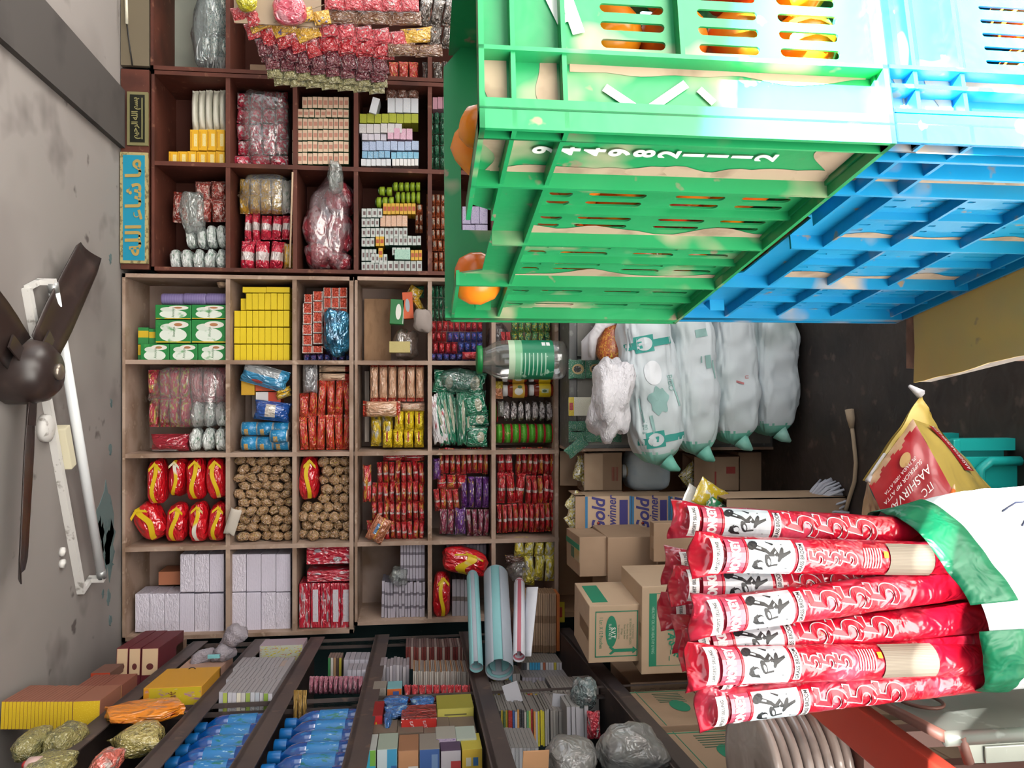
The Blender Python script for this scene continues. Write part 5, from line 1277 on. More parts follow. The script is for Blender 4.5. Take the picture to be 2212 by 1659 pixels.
item('red_pouch', 'shiny dark red pouch lying with white end in brown cubbyhole', 'pouch', upouch(shiny('dark_red_pouch', '8c1428', marks=[('r', 0, .12, .3, 1, 'd8d0d0')]), 2, 'x'), 312, 940, 399, 978, .10, .03)
wrapbag('clear_bag', 'clear bag around the red cream and dusky pink packets', 298, 788, 482, 930, .16, m_film, .02, 3, .1)
# ---- B5
m_tin = [mat('blue_tin', '1f80b4', .35, .5, coat=.3, blot=[(9, .62, .04, '8fc4dc')], marks=[('r', .0, .5, .55, .8, 'c9a05a')]), m_silv]
tin = ulathe('tin', [[(.5, -.47), (.5, .47)], [(0, -.5), (.48, -.5), (.5, -.47), (.5, -.45)], [(.5, .45), (.5, .47), (.48, .5), (0, .5)]], m_tin, 20)
rows('blue_tin', 'blue tin with foil rim lying in lower part of cubbyhole', 'tin', 'blue tins', tin, [(913, 943, 514, 620, 3), (945, 976, 514, 620, 3)], .065, .04)
item('blue_tin', 'blue tin lying in front between the two tin rows', 'tin', tin, 584, 928, 621, 956, .065, -.02)
item('blue_packet', 'blue and grey packet hanging at top over small boxes', 'packet', upouch(shiny('blue_grey_packet', '2f7ea8', marks=[('r', .55, 1, .2, 1, '8d9296'), ('e', .2, .6, .08, .12, 'a83a3a')]), 1, 'x'), 514, 790, 622, 836, .08, .0, rot=.28)
item('small_box', 'yellow printed box standing under blue grey packet', 'box', ubox(mat('yellow_print_box', 'c99a1e', .5, blot=[(40, .6, .02, '8f6a1e')])), 514, 808, 543, 854, .08, .06)
item('small_box', 'orange red box beside yellow printed box', 'box', ubox(mat('orange_red_box', 'c0502a', .5)), 544, 812, 596, 845, .08, .07)
item('small_box', 'darker red box with white flap above dark blue packet', 'box', ubox(mat('dark_red_box', 'b0361e', .5, marks=[('r', .5, 1, .5, 1, 'c9c6c8')])), 545, 847, 600, 892, .08, .07)
item('blue_packet', 'dark blue packet with pale strip above blue tins', 'packet', upouch(shiny('dark_blue_packet', '1c4a94', marks=[('r', .2, .85, .38, .65, 'cdc4b8')]), 2, 'x'), 542, 868, 624, 910, .10, .01, rot=.12)
for i in range(2): item('yellow_packet', f'thin yellow packet between red box and divider, {ow(i)} one', 'packet', upouch(MATS['yellow_pk'] if 'yellow_pk' in MATS else m_yw, i, 'x'), 590, 838 + 10 * i, 624, 850 + 10 * i, .06, .03, rot=-.35, group='thin yellow packets by divider')
item('grey_card', 'pale card standing behind the small boxes of blue tin cubbyhole', 'card', ubox(mat('grey_card', '9a9594', .7)), 525, 856, 545, 905, .004, .18)
# ---- C5 long red packets
m_lr = shiny('red_ring_packet', 'b02820', blot=[(20, .60, .025, 'd0a030'), (8, .66, .05, 'c98a7a')], bump=(22, .5))
m_pasta = shiny('pale_pasta_packet', 'c2a284', blot=[(20, .6, .05, 'd8c4aa')])
rows('pasta_packet', 'long red packet with yellow rings', 'packet', 'long red yellow-ringed packets', PV(m_lr), [(822, 900, 662, 757, 5), (898, 975, 640, 757, 6)], .07, .05, rots=.07)
rows('pasta_packet', 'red ringed packet set lower beside the long ones', 'packet', 'lower red ringed packets', PV(m_lr), [(850, 905, 640, 662, 1)], .07, .04)
rows('pasta_packet', 'pale pasta packet with red end, above red ringed ones', 'packet', 'pale pasta packets', PV(shiny('pale_red_end', 'c2a48a', marks=[('r', 0, 1, 0, .2, 'b02c24')])), [(788, 803, 684, 757, 1), (805, 823, 684, 757, 1)], .07, .05)
item('grey_packet', 'silver grey packet standing beside pale pasta packets', 'packet', upouch(shiny('silver_grey', '85868a', metal=.3), 1), 650, 784, 682, 850, .07, .02)
# ---- D5
m_verm = shiny('vermicelli_tube', 'b98f72', marks=[('r', .90, 1, 0, 1, 'b0301e'), ('r', 0, .10, 0, 1, 'b0301e')], blot=[(14, .62, .05, 'd4b89c'), (5, .7, .03, 'b5402a')], bump=(30, .4))
rows('vermicelli_tube', 'tall vermicelli tube pack with red ends', 'pack', 'vermicelli tube packs', [upouch(m_verm, i, 'x', fat=2.2) for i in range(3)], [(784, 868, 796, 917, 6)], .07, .04)
item('vermicelli_tube', 'vermicelli pack lying across under the tall ones, long one', 'pack', upouch(shiny('verm_long', 'b98f72', marks=[('r', 0, 1, .9, 1, 'b0301e'), ('r', 0, 1, 0, .1, 'b0301e')], blot=[(14, .62, .05, 'd4b89c')]), 1, 'z', fat=1.6), 782, 866, 864, 902, .08, .02)
item('vermicelli_tube', 'vermicelli pack lying across beside the divider, clear-ended one', 'pack', upouch(shiny('verm_plain', 'b4917a', blot=[(14, .58, .05, 'd4c0aa')]), 2, 'z', fat=1.6), 862, 870, 917, 890, .07, .05)
m_ypk = shiny('yellow_red_label_packet', 'd2b81a', marks=[('r', .35, .9, .45, .62, 'b0361e')], bump=(18, .6))
rows('yellow_packet', 'yellow packet with red label under vermicelli packs', 'packet', 'yellow red-labelled packets', PV(m_ypk), [(888, 932, 850, 917, 3), (930, 970, 824, 917, 4)], .09, .04)
rows('yellow_packet', 'yellow and silver packet behind red-labelled ones', 'packet', 'yellow and silver packets', PV(shiny('yellow_silver', 'c4a81e', blot=[(6, .56, .06, 'a9a8a0')])), [(900, 968, 797, 848, 2)], .09, .07)
item('grey_card', 'pale card along the shelf board beside vermicelli packs', 'card', ubox(mat('pale_card', 'bdb0a4', .7)), 781, 800, 791, 962, .05, .2)
# ---- E5
m_ge = shiny('green_masala_pouch', '0f6a4c', marks=[('e', .5, .35, .3, .16, 'a8a890')], blot=[(10, .64, .04, 'd8dcd8'), (7, .66, .04, '0a4030')], bump=(14, .8))
for i in range(8):
    item('masala_pouch', f'long glossy green pouch standing in heap, {ow(i)} from left', 'pouch', upouch(m_ge, i % 3, 'z'), 940 + 12 * i, 852 - (i % 3) * 14, 962 + 12 * i, 966, .05, .03 + .012 * (i % 4), rot=-.22 + .05 * i, group='long green pouches')
for i, (x0, y0, x1, y1) in enumerate(((1002, 852, 1052, 900), (1000, 890, 1060, 925), (1008, 925, 1056, 966), (936, 800, 990, 850), (985, 800, 1050, 852))):
    item('masala_pouch', f'wide green pouch with badge around the long ones, {ow(i)} one', 'pouch', upouch(m_ge, i % 3, 'x'), x0, y0, x1, y1, .05, .02 + .02 * (i % 2), rot=.1 * (i - 2), group='wide green badge pouches')
for i in range(2): item('white_pouch', f'white and red pouch at left of green heap, {ow(i)} from left', 'pouch', upouch(shiny('white_red_pouch', 'c9c6c8', blot=[(8, .62, .04, 'a8323c')]), i), 932 + 14 * i, 850 + 30 * i, 952 + 14 * i, 962, .04, .03, rot=-.12, group='white red pouches')
wrapbag('clear_bag', 'greenish clear bag at top of green pouch heap', 932, 791, 1046, 852, .17, film('green_film', '5c8a80', .5), .01, 5, .25)
# ---- F5
m_honey = mat('red_sauce', '7c2410', .15, .5, coat=.5); m_lidw = mat('white_lid', 'd6d4d2', .4)
def saucejar(lab, x0, y0, x1, y1, mlab, grp):
    X, Z, w, h = W(x0, y0, x1, y1, SH); r = w / 2
    t = thing('sauce_jar', lab, 'jar', (X, SH + .06, Z - h / 2), group=grp)
    MB().lathe([(0, 0), (r * .9, 0), (r, .006), (r, h * .70), (r * .8, h * .78), (r * .75, h * .80), (0, h * .8)], 20).ob('body', m_honey, t)
    MB().lathe([(r * .78, h * .80), (r * .8, h * .81), (r * .8, h * .99), (0, h)], 20).ob('lid', m_lidw, t)
    b = MB(); b.sheet(lambda u, v: ((r + .0008) * math.sin((u - .5) * 3.4), -(r + .0008) * math.cos((u - .5) * 3.4), h * (.12 + .48 * v)), 18, 3); b.ob('label', mlab, t)
m_lab1 = mat('jar_label_white_orange', 'c9a03a', .4, marks=[('e', .45, .5, .25, .35, 'd8d6d0'), ('e', .75, .4, .1, .2, '4c6a2c')]); m_lab2 = mat('jar_label_yellow', 'd0b41c', .4, marks=[('r', .3, .6, .2, .8, 'b9c4a4'), ('e', .45, .55, .1, .2, '3a5a2c')])
saucejar('red sauce jar with white and yellow label, white lid', 1088, 828, 1142, 860, m_lab1, 'red sauce jars'); saucejar('red sauce jar with all-yellow label, standing lower by board', 1146, 828, 1199, 858, m_lab2, 'red sauce jars')
saucejar('red sauce jar half hidden behind the big clear jar', 1088, 806, 1142, 827, m_lab1, 'hidden sauce jars'); saucejar('yellow-labelled jar half hidden behind big clear jar', 1146, 806, 1199, 827, m_lab2, 'hidden sauce jars')
item('snack_packet', 'orange packet with yellow collar beside the jar lids', 'packet', upouch(shiny('orange_yellow_collar', 'b8744c', marks=[('r', .6, 1, .0, 1, 'd4b41c')]), 1, 'x'), 1062, 824, 1090, 862, .05, .03)
m_slv = shiny('silver_foil_pack', 'a8a0a0', rough=.22, metal=.6, blot=[(12, .58, .06, '5c5252')], bump=(18, .9))
rows('foil_pack', 'crinkled silver foil pack in row above tins', 'pack', 'silver foil packs', [ublob(m_slv, i, .22, 3.6, None, (14, 16), .6) for i in range(3)], [(866, 912, 1090, 1199, 7)], .09, .04)
item('grey_pack', 'flat grey pack beside the silver foil packs', 'pack', upouch(shiny('flat_grey', '84827e'), 0), 1078, 866, 1092, 902, .07, .03)
m_tg = mat('green_tin', '4a9a2a', .4, .5, blot=[(6, .66, .05, 'd0a884')]); m_tr = mat('red_tin_rim', 'b0202c', .4, .5)
gt = ulathe('gtin', [[(.485, -.40), (.485, .42)], [(0, -.5), (.5, -.5), (.5, -.36), (.485, -.36)], [(.485, .42), (.485, .5), (0, .5)]], [m_tg, m_tr], 22)
rows('green_tin', 'green tin with red rim in lying row above red packets', 'tin', 'green red-rimmed tins', gt, [(917, 960, 1072, 1199, 7)], .085, .035)
item('green_tin', 'upright green tin with red lid behind silver foil packs', 'tin', ulathe('gtin2', [[(.485, -.40), (.485, .42)], [(0, -.5), (.5, -.5), (.5, -.36), (.485, -.36)]], [m_tg, m_tr], 18), 1060, 870, 1080, 915, .06, .08)
# ---- A6: red puffed packs tied with yellow ribbon
m_puff = shiny('red_puff_pack', 'b4101c', bump=(10, .35)); m_rib = mat('yellow_ribbon', 'd6b51c', .45, .4, blot=[(5, .62, .02, 'd9d4c8')])
def puff(lab, x0, y0, x1, y1, rot=0, yd=.03, grp='red packs with yellow ribbon'):
    X, Z, w, h = W(x0, y0, x1, y1, SH); d = .13; w *= .97; h *= .95
    t = thing('puffed_pack', lab, 'pack', (X, SH + yd + d / 2, Z), (0, rot, 0), grp)
    k = rnd.randrange(3)
    link('film', ublob(m_puff, k, .12, 2.2, None, (18, 20), .62), scale=(w, d, h), parent=t)
    b = MB(); zz = [-.44 + .88 * i / 16 for i in range(17)]
    def rp_(u, v):
        z = -.44 + .88 * u; x = .10 * math.sin(u * 6 + k * 2) + (v - .5) * .20
        e = (1 - min(1, abs(z) / .5) ** 3.2) ** .5
        return (z * w, -d * .50 * e - .005, x * h)
    b.sheet(rp_, 16, 2)
    for s_ in (-1, 1):
        b.sheet(lambda u, v: ((.40 - .14 * u + (v - .5) * .07) * w, -d * .42 - .010, (s_ * u * .30 + .10 * math.sin(6 + k * 2)) * h), 4, 2)
    b.ob('ribbon', m_rib, t)
    return t
for i, (x0, y0, x1, y1, r) in enumerate([(304, 992, 350, 1098, 0), (352, 990, 392, 1080, .08), (390, 988, 438, 1088, 0), (436, 988, 483, 1086, -.08)]): puff(f'red puffed pack with yellow ribbon, {ow(i)} from left in upper row', x0, y0, x1, y1, r)
for i, (x0, y0, x1, y1, r) in enumerate([(276, 1088, 346, 1178, -.5), (346, 1090, 396, 1180, .1), (396, 1088, 442, 1180, 0), (440, 1088, 483, 1178, .12)]): puff(f'red puffed pack with yellow ribbon, {ow(i)} from left in lower row', x0, y0, x1, y1, r)
puff('red puffed pack with yellow ribbon standing beside brown sweets', 640, 985, 686, 1088, .03)
puff('red puffed pack with yellow ribbon standing beside grey books', 934, 1238, 976, 1342, .03, .0); puff('red puffed pack lying aslant on top of the rolled charts', 950, 1184, 1060, 1240, .25, -.06)
# ---- B6, C6: brown wrapped sweets
m_sweet = shiny('brown_wrapped_sweet', '94724f', rough=.22, coat=.7, blot=[(9, .58, .05, 'b39678'), (16, .66, .03, 'a8a028'), (14, .70, .03, '3a6a9c')], bump=(20, .8))
sw = [ublob(m_sweet, i, .2, 3, None, (12, 14), .9) for i in range(3)]
def heap(lab, grp, x0, x1, y0, y1, nx, ny, skip=None):
    for r in range(ny):
        c = 0
        for i in range(nx):
            cx = x0 + (x1 - x0) * (i + .5 + (.25 if r % 2 else -.1)) / nx; cy = y0 + (y1 - y0) * (r + .5) / ny
            if skip and skip(cx, cy) or cx > x1: continue
            sx, sy = (x1 - x0) / nx * .60, (y1 - y0) / ny * .60
            item('sweet', f'{lab}, {ow(c)} from left in {ow(r)} row down', 'sweet', sw[rnd.randrange(3)], cx - sx, cy - sy, cx + sx, cy + sy, .05, .03 + rnd.uniform(0, .05), group=grp, rot=rnd.uniform(-.7, .7)); c += 1
heap('brown clear-wrapped sweet in the full sweet cubbyhole', 'sweets of the full cubbyhole', 500, 624, 990, 1174, 5, 10)
heap('brown clear-wrapped sweet below red pack', 'sweets beside the red pack', 640, 755, 990, 1172, 5, 9, lambda x, y: x < 688 and y < 1090)
item('torn_paper', 'torn white paper tip at lower corner of sweet cubbyhole', 'paper', upouch(mat('white_paper_scrap', 'b9b0a4', .8), 1), 492, 1096, 516, 1156, .02, -.02, rot=.3)
# ---- D6, E6, F6: thin packets lying in stacks
m_tp = shiny('thin_red_packet', 'b01a26', marks=[('r', .44, .53, .0, 1, 'd4c4c0')], blot=[(7, .62, .05, 'c28a7c'), (9, .66, .04, 'c49030'), (12, .68, .04, '7c0e1c')], bump=(16, .6))
m_tp2 = shiny('thin_red_amber_packet', 'b4222a', marks=[('r', .44, .54, .0, 1, 'd8c8c4')], blot=[(5, .55, .03, 'c98a2c'), (9, .66, .04, 'c4a098')], bump=(16, .6))
m_pp = shiny('thin_purple_packet', '54206e', blot=[(8, .64, .04, 'c9a82c'), (12, .66, .04, 'c8b8cc')], bump=(14, .5))
TP = PV(m_tp) + PV(m_tp2); TP2 = PV(m_tp2) + PV(m_tp); PP = PV(m_pp)
rows('thin_packet', 'thin red packet in crammed stack', 'packet', 'thin red packets of the crammed cubbyhole', TP, [(1000, 1048, 812, 917, 8), (1046, 1092, 800, 917, 9), (1088, 1134, 800, 917, 9), (1130, 1176, 790, 917, 10)], .09, .03, jit=3, rots=.08)
rows('thin_packet', 'red packet lying flat over crammed stack', 'packet', 'flat red packets over the crammed stack', PV(m_tp, 'x'), [(980, 1000, 826, 917, 2)], .09, .04)
item('biscuit_packet', 'tilted brown biscuit packet with blue band before crammed stack', 'packet', upouch(shiny('biscuit_brown', '9c5c3c', marks=[('r', .3, .7, .55, .72, '4c7aa8'), ('r', 0, 1, .48, .54, 'd0982c')]), 1), 800, 1112, 838, 1172, .05, -.035, rot=.5)
item('amber_packet', 'amber red packet standing at left end of crammed stack', 'packet', upouch(m_tp2, 1), 782, 1004, 800, 1090, .05, .03)
rows('thin_packet', 'thin red amber packet above the purple packets', 'packet', 'thin packets above the purple', TP2, [(972, 1028, 948, 1058, 9)], .09, .03, jit=2, rots=.05)
rows('purple_packet', 'glossy purple packet with yellow tips', 'packet', 'purple packets', PP, [(1034, 1102, 996, 1060, 4)], .08, .03, rots=.05)
item('purple_packet', 'purple packet standing alone at upper left of its cubbyhole', 'packet', upouch(m_pp, 1), 936, 990, 952, 1040, .06, .02); item('purple_packet', 'purple packet hanging low among mauve striped packets', 'packet', upouch(m_pp, 2), 984, 1098, 1006, 1158, .06, .0)
rows('thin_packet', 'red packet left of the purple packets', 'packet', 'red packets left of the purple', TP, [(1030, 1062, 944, 1010, 3), (1062, 1110, 938, 994, 4)], .08, .04, rots=.12)
rows('striped_packet', 'mauve striped packet below the purple packets', 'packet', 'mauve striped packets', PV(shiny('mauve_stripe', '7c2442', blot=[(6, .55, .03, 'b8a0a8'), (9, .66, .03, 'c09a34')])), [(1106, 1160, 950, 984, 2), (1106, 1164, 1008, 1060, 4)], .08, .03, rots=.06)
rows('thin_packet', 'thin red amber packet in neat triple stack', 'packet', 'thin packets of the triple stack', TP2, [(970, 1030, 1118, 1204, 7), (1030, 1094, 1140, 1204, 5), (1094, 1156, 1076, 1206, 11)], .09, .03, jit=2, rots=.03)
rows('red_pouch', 'plump red pouch left of the neat triple stack', 'pouch', 'plump red pouches', PV(m_tp), [(972, 1026, 1076, 1112, 2), (1026, 1092, 1076, 1138, 3)], .09, .03, rots=.12)
# ---- A7, B7: bundles of envelopes
m_env = mat('envelope_edges', 'd6d0df', .6, .3, coat=.3, wave=('z', 16, .22, 'b2abbe'), bump=(10, .15))
m_envf = mat('envelope_film', 'dcd6e4', .35, .5, coat=.5, wave=('z', 15, .25, 'b9b2c4'), bump=(9, .4))
en = [ubox(m_env), ubox(m_envf)]
rows('envelope_bundle', 'bundle of white envelopes beside divider, orange box behind', 'envelopes', 'envelope bundles in corner cubbyhole', en, [(1202, 1285, 382, 478, 3), (1289, 1373, 283, 478, 6)], .13, .04)
rows('envelope_bundle', 'film-wrapped bundle of white envelopes, full cubbyhole', 'envelopes', 'envelope bundles in the full cubbyhole', en[::-1], [(1202, 1284, 495, 624, 4), (1286, 1369, 495, 624, 4)], .13, .04)
item('orange_box', 'faded orange flat box behind the upper envelope bundles', 'box', ubox(mat('faded_orange', 'a8694a', .6)), 318, 1252, 384, 1282, .12, .14)
# ---- C7 red printed boxes
m_bls = shiny('red_print_box', 'a8162e', marks=[('e', .25, .3, .12, .1, '8c8488'), ('e', .7, .75, .1, .08, '98909a')], blot=[(8, .60, .03, 'c9a8b0')], bump=(10, .25))
blb = ubox(m_bls)
for i, (x0, y0, x1, y1, lab) in enumerate([(660, 1180, 756, 1222, 'red grey-dotted box lying on top, above a gap'), (661, 1236, 756, 1260, 'flat red grey-dotted box under the gap'), (644, 1264, 668, 1361, 'upright red grey-dotted box, leftmost of five'), (669, 1264, 690, 1361, 'upright red grey-dotted box with white strip, second of five'), (691, 1264, 712, 1361, 'upright red grey-dotted box, middle of five'), (713, 1264, 734, 1361, 'upright red grey-dotted box with white strip, fourth of five'), (735, 1264, 757, 1361, 'upright red grey-dotted box with white strip, rightmost of five')]):
    o = item('printed_box', lab, 'box', blb, x0, y0, x1, y1, .13, .03, group='red grey-dotted boxes')
    if i in (3, 5, 6): link('paper_strip', ubox(mat('white_strip', 'c9c4cc', .5, blot=[(14, .62, .03, 'b08a94')])), (0, -.5, .0), (0, 0, 0), (.72, .02, .55), o)
    if i in (2, 4):
        me = text_mesh('BLS', mat('pale_letter', 'd4c4c8', .5), .3, 0, 1); X, Z, w, h = W(x0, y0, x1, y1, SH); me.transform(Matrix.Rotation(PI / 2, 4, 'Z')); me.transform(Matrix.Diagonal((1.6, .6, 1, 1))); link('lettering', me, (0, -.506, .1), (PI / 2, 0, 0), parent=o)
# ---- D7 books, E7, F7
m_book = mat('book_pages', 'a8a2ae', .7, .2, wave=('x', 3, .2, '6c6670'))
bk = ubox(m_book)
rows('exercise_book', 'grey exercise book in upper leaning stack', 'book', 'exercise books of the upper stack', bk, [(1176, 1262, 864, 918, 8)], .13, .05)
rows('exercise_book', 'grey exercise book in lower stack of sparse cubbyhole', 'book', 'exercise books of the lower stack', bk, [(1262, 1347, 823, 918, 15)], .13, .04, jit=3, rots=.02)
wrapbag('clear_bag', 'crumpled grey film over the upper exercise books', 835, 1230, 884, 1275, .10, m_film_grey, .0, 3, .4)
rows('exercise_book', 'grey book behind the aslant red pack', 'book', 'books behind the red pack', bk, [(1166, 1240, 966, 1056, 12)], .12, .12)
rows('exercise_book', 'dark-edged thin book between red pack and charts', 'book', 'thin books beside the red pack', ubox(mat('grey_book', '8f8c94', .6, wave=('x', 2, .2, '5c5250'))), [(1256, 1350, 977, 1022, 5)], .12, .03)
m_yws = shiny('yellow_white_snack', 'c4b43a', blot=[(6, .55, .05, 'd8d6cc'), (9, .64, .04, 'b0a020')])
rows('snack_packet', 'yellow and white hanging packet near carton corner', 'packet', 'yellow white hanging packets', PV(m_yws), [(1163, 1206, 1112, 1200, 4), (1200, 1258, 1135, 1200, 3), (1232, 1268, 1128, 1160, 1)], .06, .0, rots=.18)
item('brown_packet', 'dark brown packet left of the yellow white hanging packets', 'packet', upouch(shiny('dark_brown_packet', '4c2a20', blot=[(8, .66, .03, 'c09a2c')]), 1, 'x'), 1092, 1203, 1140, 1222, .05, .02)
wrapbag('clear_bag', 'grey clear bag with brown bits under dark brown packet', 1092, 1212, 1150, 1262, .10, film('bag_grey', '9a8e8c', .45), .0, 6, .3)
item('tea_sachet', 'small yellow sachet with red square at carton corner', 'sachet', ubox(mat('yellow_red_square', 'c4a826', .45, marks=[('r', .25, .75, .25, .75, 'b03424')])), 1196, 1297, 1217, 1340, .006, -.03)
# exercise books with tan edges, lying, standing out to the rack
rows('exercise_book', 'tan-edged exercise book in tall block by cartons', 'book', 'tan-edged exercise books', ubox(mat('tan_pages', 'b8987c', .7, wave=('x', 2, .25, '8f6f56'))), [(1268, 1392, 1126, 1192, 14)], .10, -.115)
item('exercise_book', 'orange-edged book at right end of tan-edged block', 'book', ubox(mat('orange_edge', 'c06a34', .6)), 1193, 1270, 1199, 1388, .10, -.115)
for i, c in enumerate(('2c3450', '3a3038', '6a3a2a')): item('exercise_book', f'{["navy speckled", "dark speckled", "brown edged"][i]} book at left end of tan-edged block', 'book', ubox(mat('spine_%d' % i, c, .5, blot=[(30, .6, .03, '9a8a6a')])), 1119 - 8 * i, 1300 + 6 * i, 1126 - 8 * i, 1410, .10, -.115)
# rolled chart paper
m_chart = mat('chart_grey', '9aa2ac', .6, .2); m_cyan = mat('chart_cyan', '7fb0b4', .6, .2)
def chart(lab, p, q, r, m, inner):
    t = thing('chart_roll', lab, 'paper roll', p, group='rolled chart papers'); d = (q - p)
    t.rotation_mode = 'QUATERNION'; t.rotation_quaternion = Vector((0, 0, 1)).rotation_difference(d.normalized())
    for j, (mm, rr_) in enumerate(((m, r), (inner, r * .93), (m, r * .84), (inner, r * .7))):
        b = MB(); b.sheet(lambda u, v: (rr_ * math.cos(5.6 * u + j), rr_ * math.sin(5.6 * u + j), d.length * v - .008 * j), 28, 2)
        o = b.ob('sheet', mm, t); md = o.modifiers.new('thick', 'SOLIDIFY'); md.thickness = .001
Dk = 3.02
chart('wide grey and cyan chart roll lying out of the rack', P(1071, 1243, Dk), P(1079, 1448, 2.60), .047, m_chart, m_cyan)
chart('cyan chart roll beside the wide grey one', P(1021, 1247, Dk + .0), P(1029, 1442, 2.61), .023, m_cyan, m_chart)
chart('loose pink and white chart roll beside the wide grey one', P(1122, 1262, Dk), P(1121, 1420, 2.64), .021, mat('chart_white', 'cfd0d8', .6), mat('chart_pink', 'b5606e', .6))
b = MB(); b.sheet(lambda u, v: P(1154 - 16 * v - 8 * u, 1268 + 150 * v, Dk - .10 - .24 * v + .05 * u * u) + Vector((0, 0, .03 * (u - .5))), 6, 10)
o = b.ob('chart_sheet', MATS['chart_white']); md = o.modifiers.new('thick', 'SOLIDIFY'); md.thickness = .001
tag(o, 'stiff white sheet fanning out of the chart rolls', 'paper')
# ---- B1, C1, D1: strips hanging before the red cabinet
hs = [('sachet_red', 'a0141f', 'd0b8b4'), ('sachet_maroon', '5c1a26', '9a7a72'), ('sachet_brown', '6e4a34', 'a88a5c'), ('sachet_olive', '8a845c', '5c5a3c'), ('sachet_yellow', 'c99a2c', '2c3c8c'), ('sachet_white_red', 'b83a44', 'd8d0cc')]
SM = {n: PV(shiny(n, c, blot=[(9, .64, .05, c2)])) for n, c, c2 in hs}
def strip(k, lab, x0, y0, x1, y1, n, D, slope=0, names=('packet',)):
    """one hanging strip of n sachets, top near the ceiling"""
    for i in range(n):
        a, c = x0 + (x1 - x0) * i / n, x0 + (x1 - x0) * (i + 1) / n
        o = item('sachet', f'{lab}, {ow(i)} from left', 'sachet', SM[k][i % 3], a, y0 + slope * i, c, y1 + slope * i, .03, 0, D, 'hanging strip sachets', rot=-slope * .035)
strip('sachet_yellow', 'yellow and blue hanging sachet in big strip', 535, 28, 690, 62, 3, 2.95, 11)
strip('sachet_white_red', 'white and red hanging sachet beside yellow strip', 690, 42, 880, 76, 5, 2.95, 5)
strip('sachet_yellow', 'yellow hanging sachet at far end by black bags', 866, 56, 936, 90, 1, 2.95, 4)
strip('sachet_red', 'bright red hanging sachet in long strip', 528, 44, 690, 80, 5, 2.97, 10)
strip('sachet_red', 'red hanging sachet continuing toward crate', 690, 72, 842, 108, 4, 2.97, 4)
strip('sachet_brown', 'golden brown hanging sachet with red dot, upper strip', 700, 16, 910, 48, 3, 2.93, 2)
strip('sachet_brown', 'golden brown hanging sachet by crate, lower strip', 838, 90, 956, 118, 2, 2.95, 2)
strip('sachet_maroon', 'maroon hanging sachet in third strip', 552, 78, 700, 116, 5, 2.99, 8)
strip('sachet_maroon', 'maroon hanging sachet in third strip near crate', 700, 104, 838, 142, 4, 2.99, 5)
strip('sachet_maroon', 'dark maroon hanging sachet in fourth strip', 570, 112, 830, 146, 8, 3.01, 4)
strip('sachet_olive', 'olive cardboard sachet in fifth strip', 575, 136, 836, 166, 8, 3.03, 3)
strip('sachet_olive', 'olive cardboard sachet at bottom of hanging strips', 590, 154, 830, 182, 7, 3.05, 3)
strip('sachet_red', 'red hanging sachet in top strip by the balloon bag', 498, 10, 560, 44, 2, 2.92, 9)
item('balloon_bag', 'round clear bag with pink contents over hanging strips', 'bag', ublob(shiny('pink_bag', 'b03c50', blot=[(5, .6, .06, 'd08a94')]), 2, .1, 2), 585, -20, 660, 46, .06, 0, 2.86)
item('balloon_bag', 'bright yellow-green bag at the photo edge above strips', 'bag', ublob(shiny('lime_bag', 'b4ac1e'), 1, .1, 2), 505, -40, 552, 16, .06, 0, 2.86)
item('card_backing', 'beige card behind pink and yellow-green bags', 'card', ubox(mat('beige_card', 'a8937c', .6)), 498, -60, 690, 40, .006, .05, 2.88)
rows('chip_packet', 'dark silver packet hanging beside green crate corner', 'packet', 'dark silver hanging packets', PV(shiny('dark_silver', '4a4038', metal=.4, blot=[(7, .58, .06, '8a8078'), (9, .66, .04, '9a5a30')])), [(-10, 50, 905, 985, 3), (50, 100, 925, 985, 2)], .05, 0, 2.95, rots=.2)
rows('sachet', 'red orange ringed sachet pack above white boxes', 'sachet', 'red orange ringed sachets', PV(m_lr), [(118, 172, 838, 904, 3)], .05, .05)
rows('chip_packet', 'dark shiny packet below hanging strips near crate', 'packet', 'dark shiny packets near crate', PV(MATS['dark_silver']), [(118, 172, 912, 980, 3)], .05, .05)
for y in (20, 90, 150):
    pass
strip('sachet_red', 'red hanging sachet in inner layer', 560, 62, 850, 98, 7, 2.985, 5)
strip('sachet_white_red', 'pale red hanging sachet in inner layer', 720, 58, 850, 90, 4, 2.965, 6)
strip('sachet_maroon', 'dark maroon hanging sachet in deepest layer', 560, 96, 836, 130, 9, 3.02, 5)
strip('sachet_yellow', 'yellow hanging sachet near top edge by pink bag', 640, 12, 712, 44, 2, 2.9, 6)
strip('sachet_white_red', 'white and red sachet at photo top edge', 700, -16, 905, 18, 5, 2.91, 1)
tag(MB().tube([P(492, -30, 2.9), P(560, 60, 2.94), P(700, 10, 2.9)], .0015, 5).ob('hanging_string', mat('string', '8a7a64', .8)), 'thin string holding the hanging sachet strips', 'string')
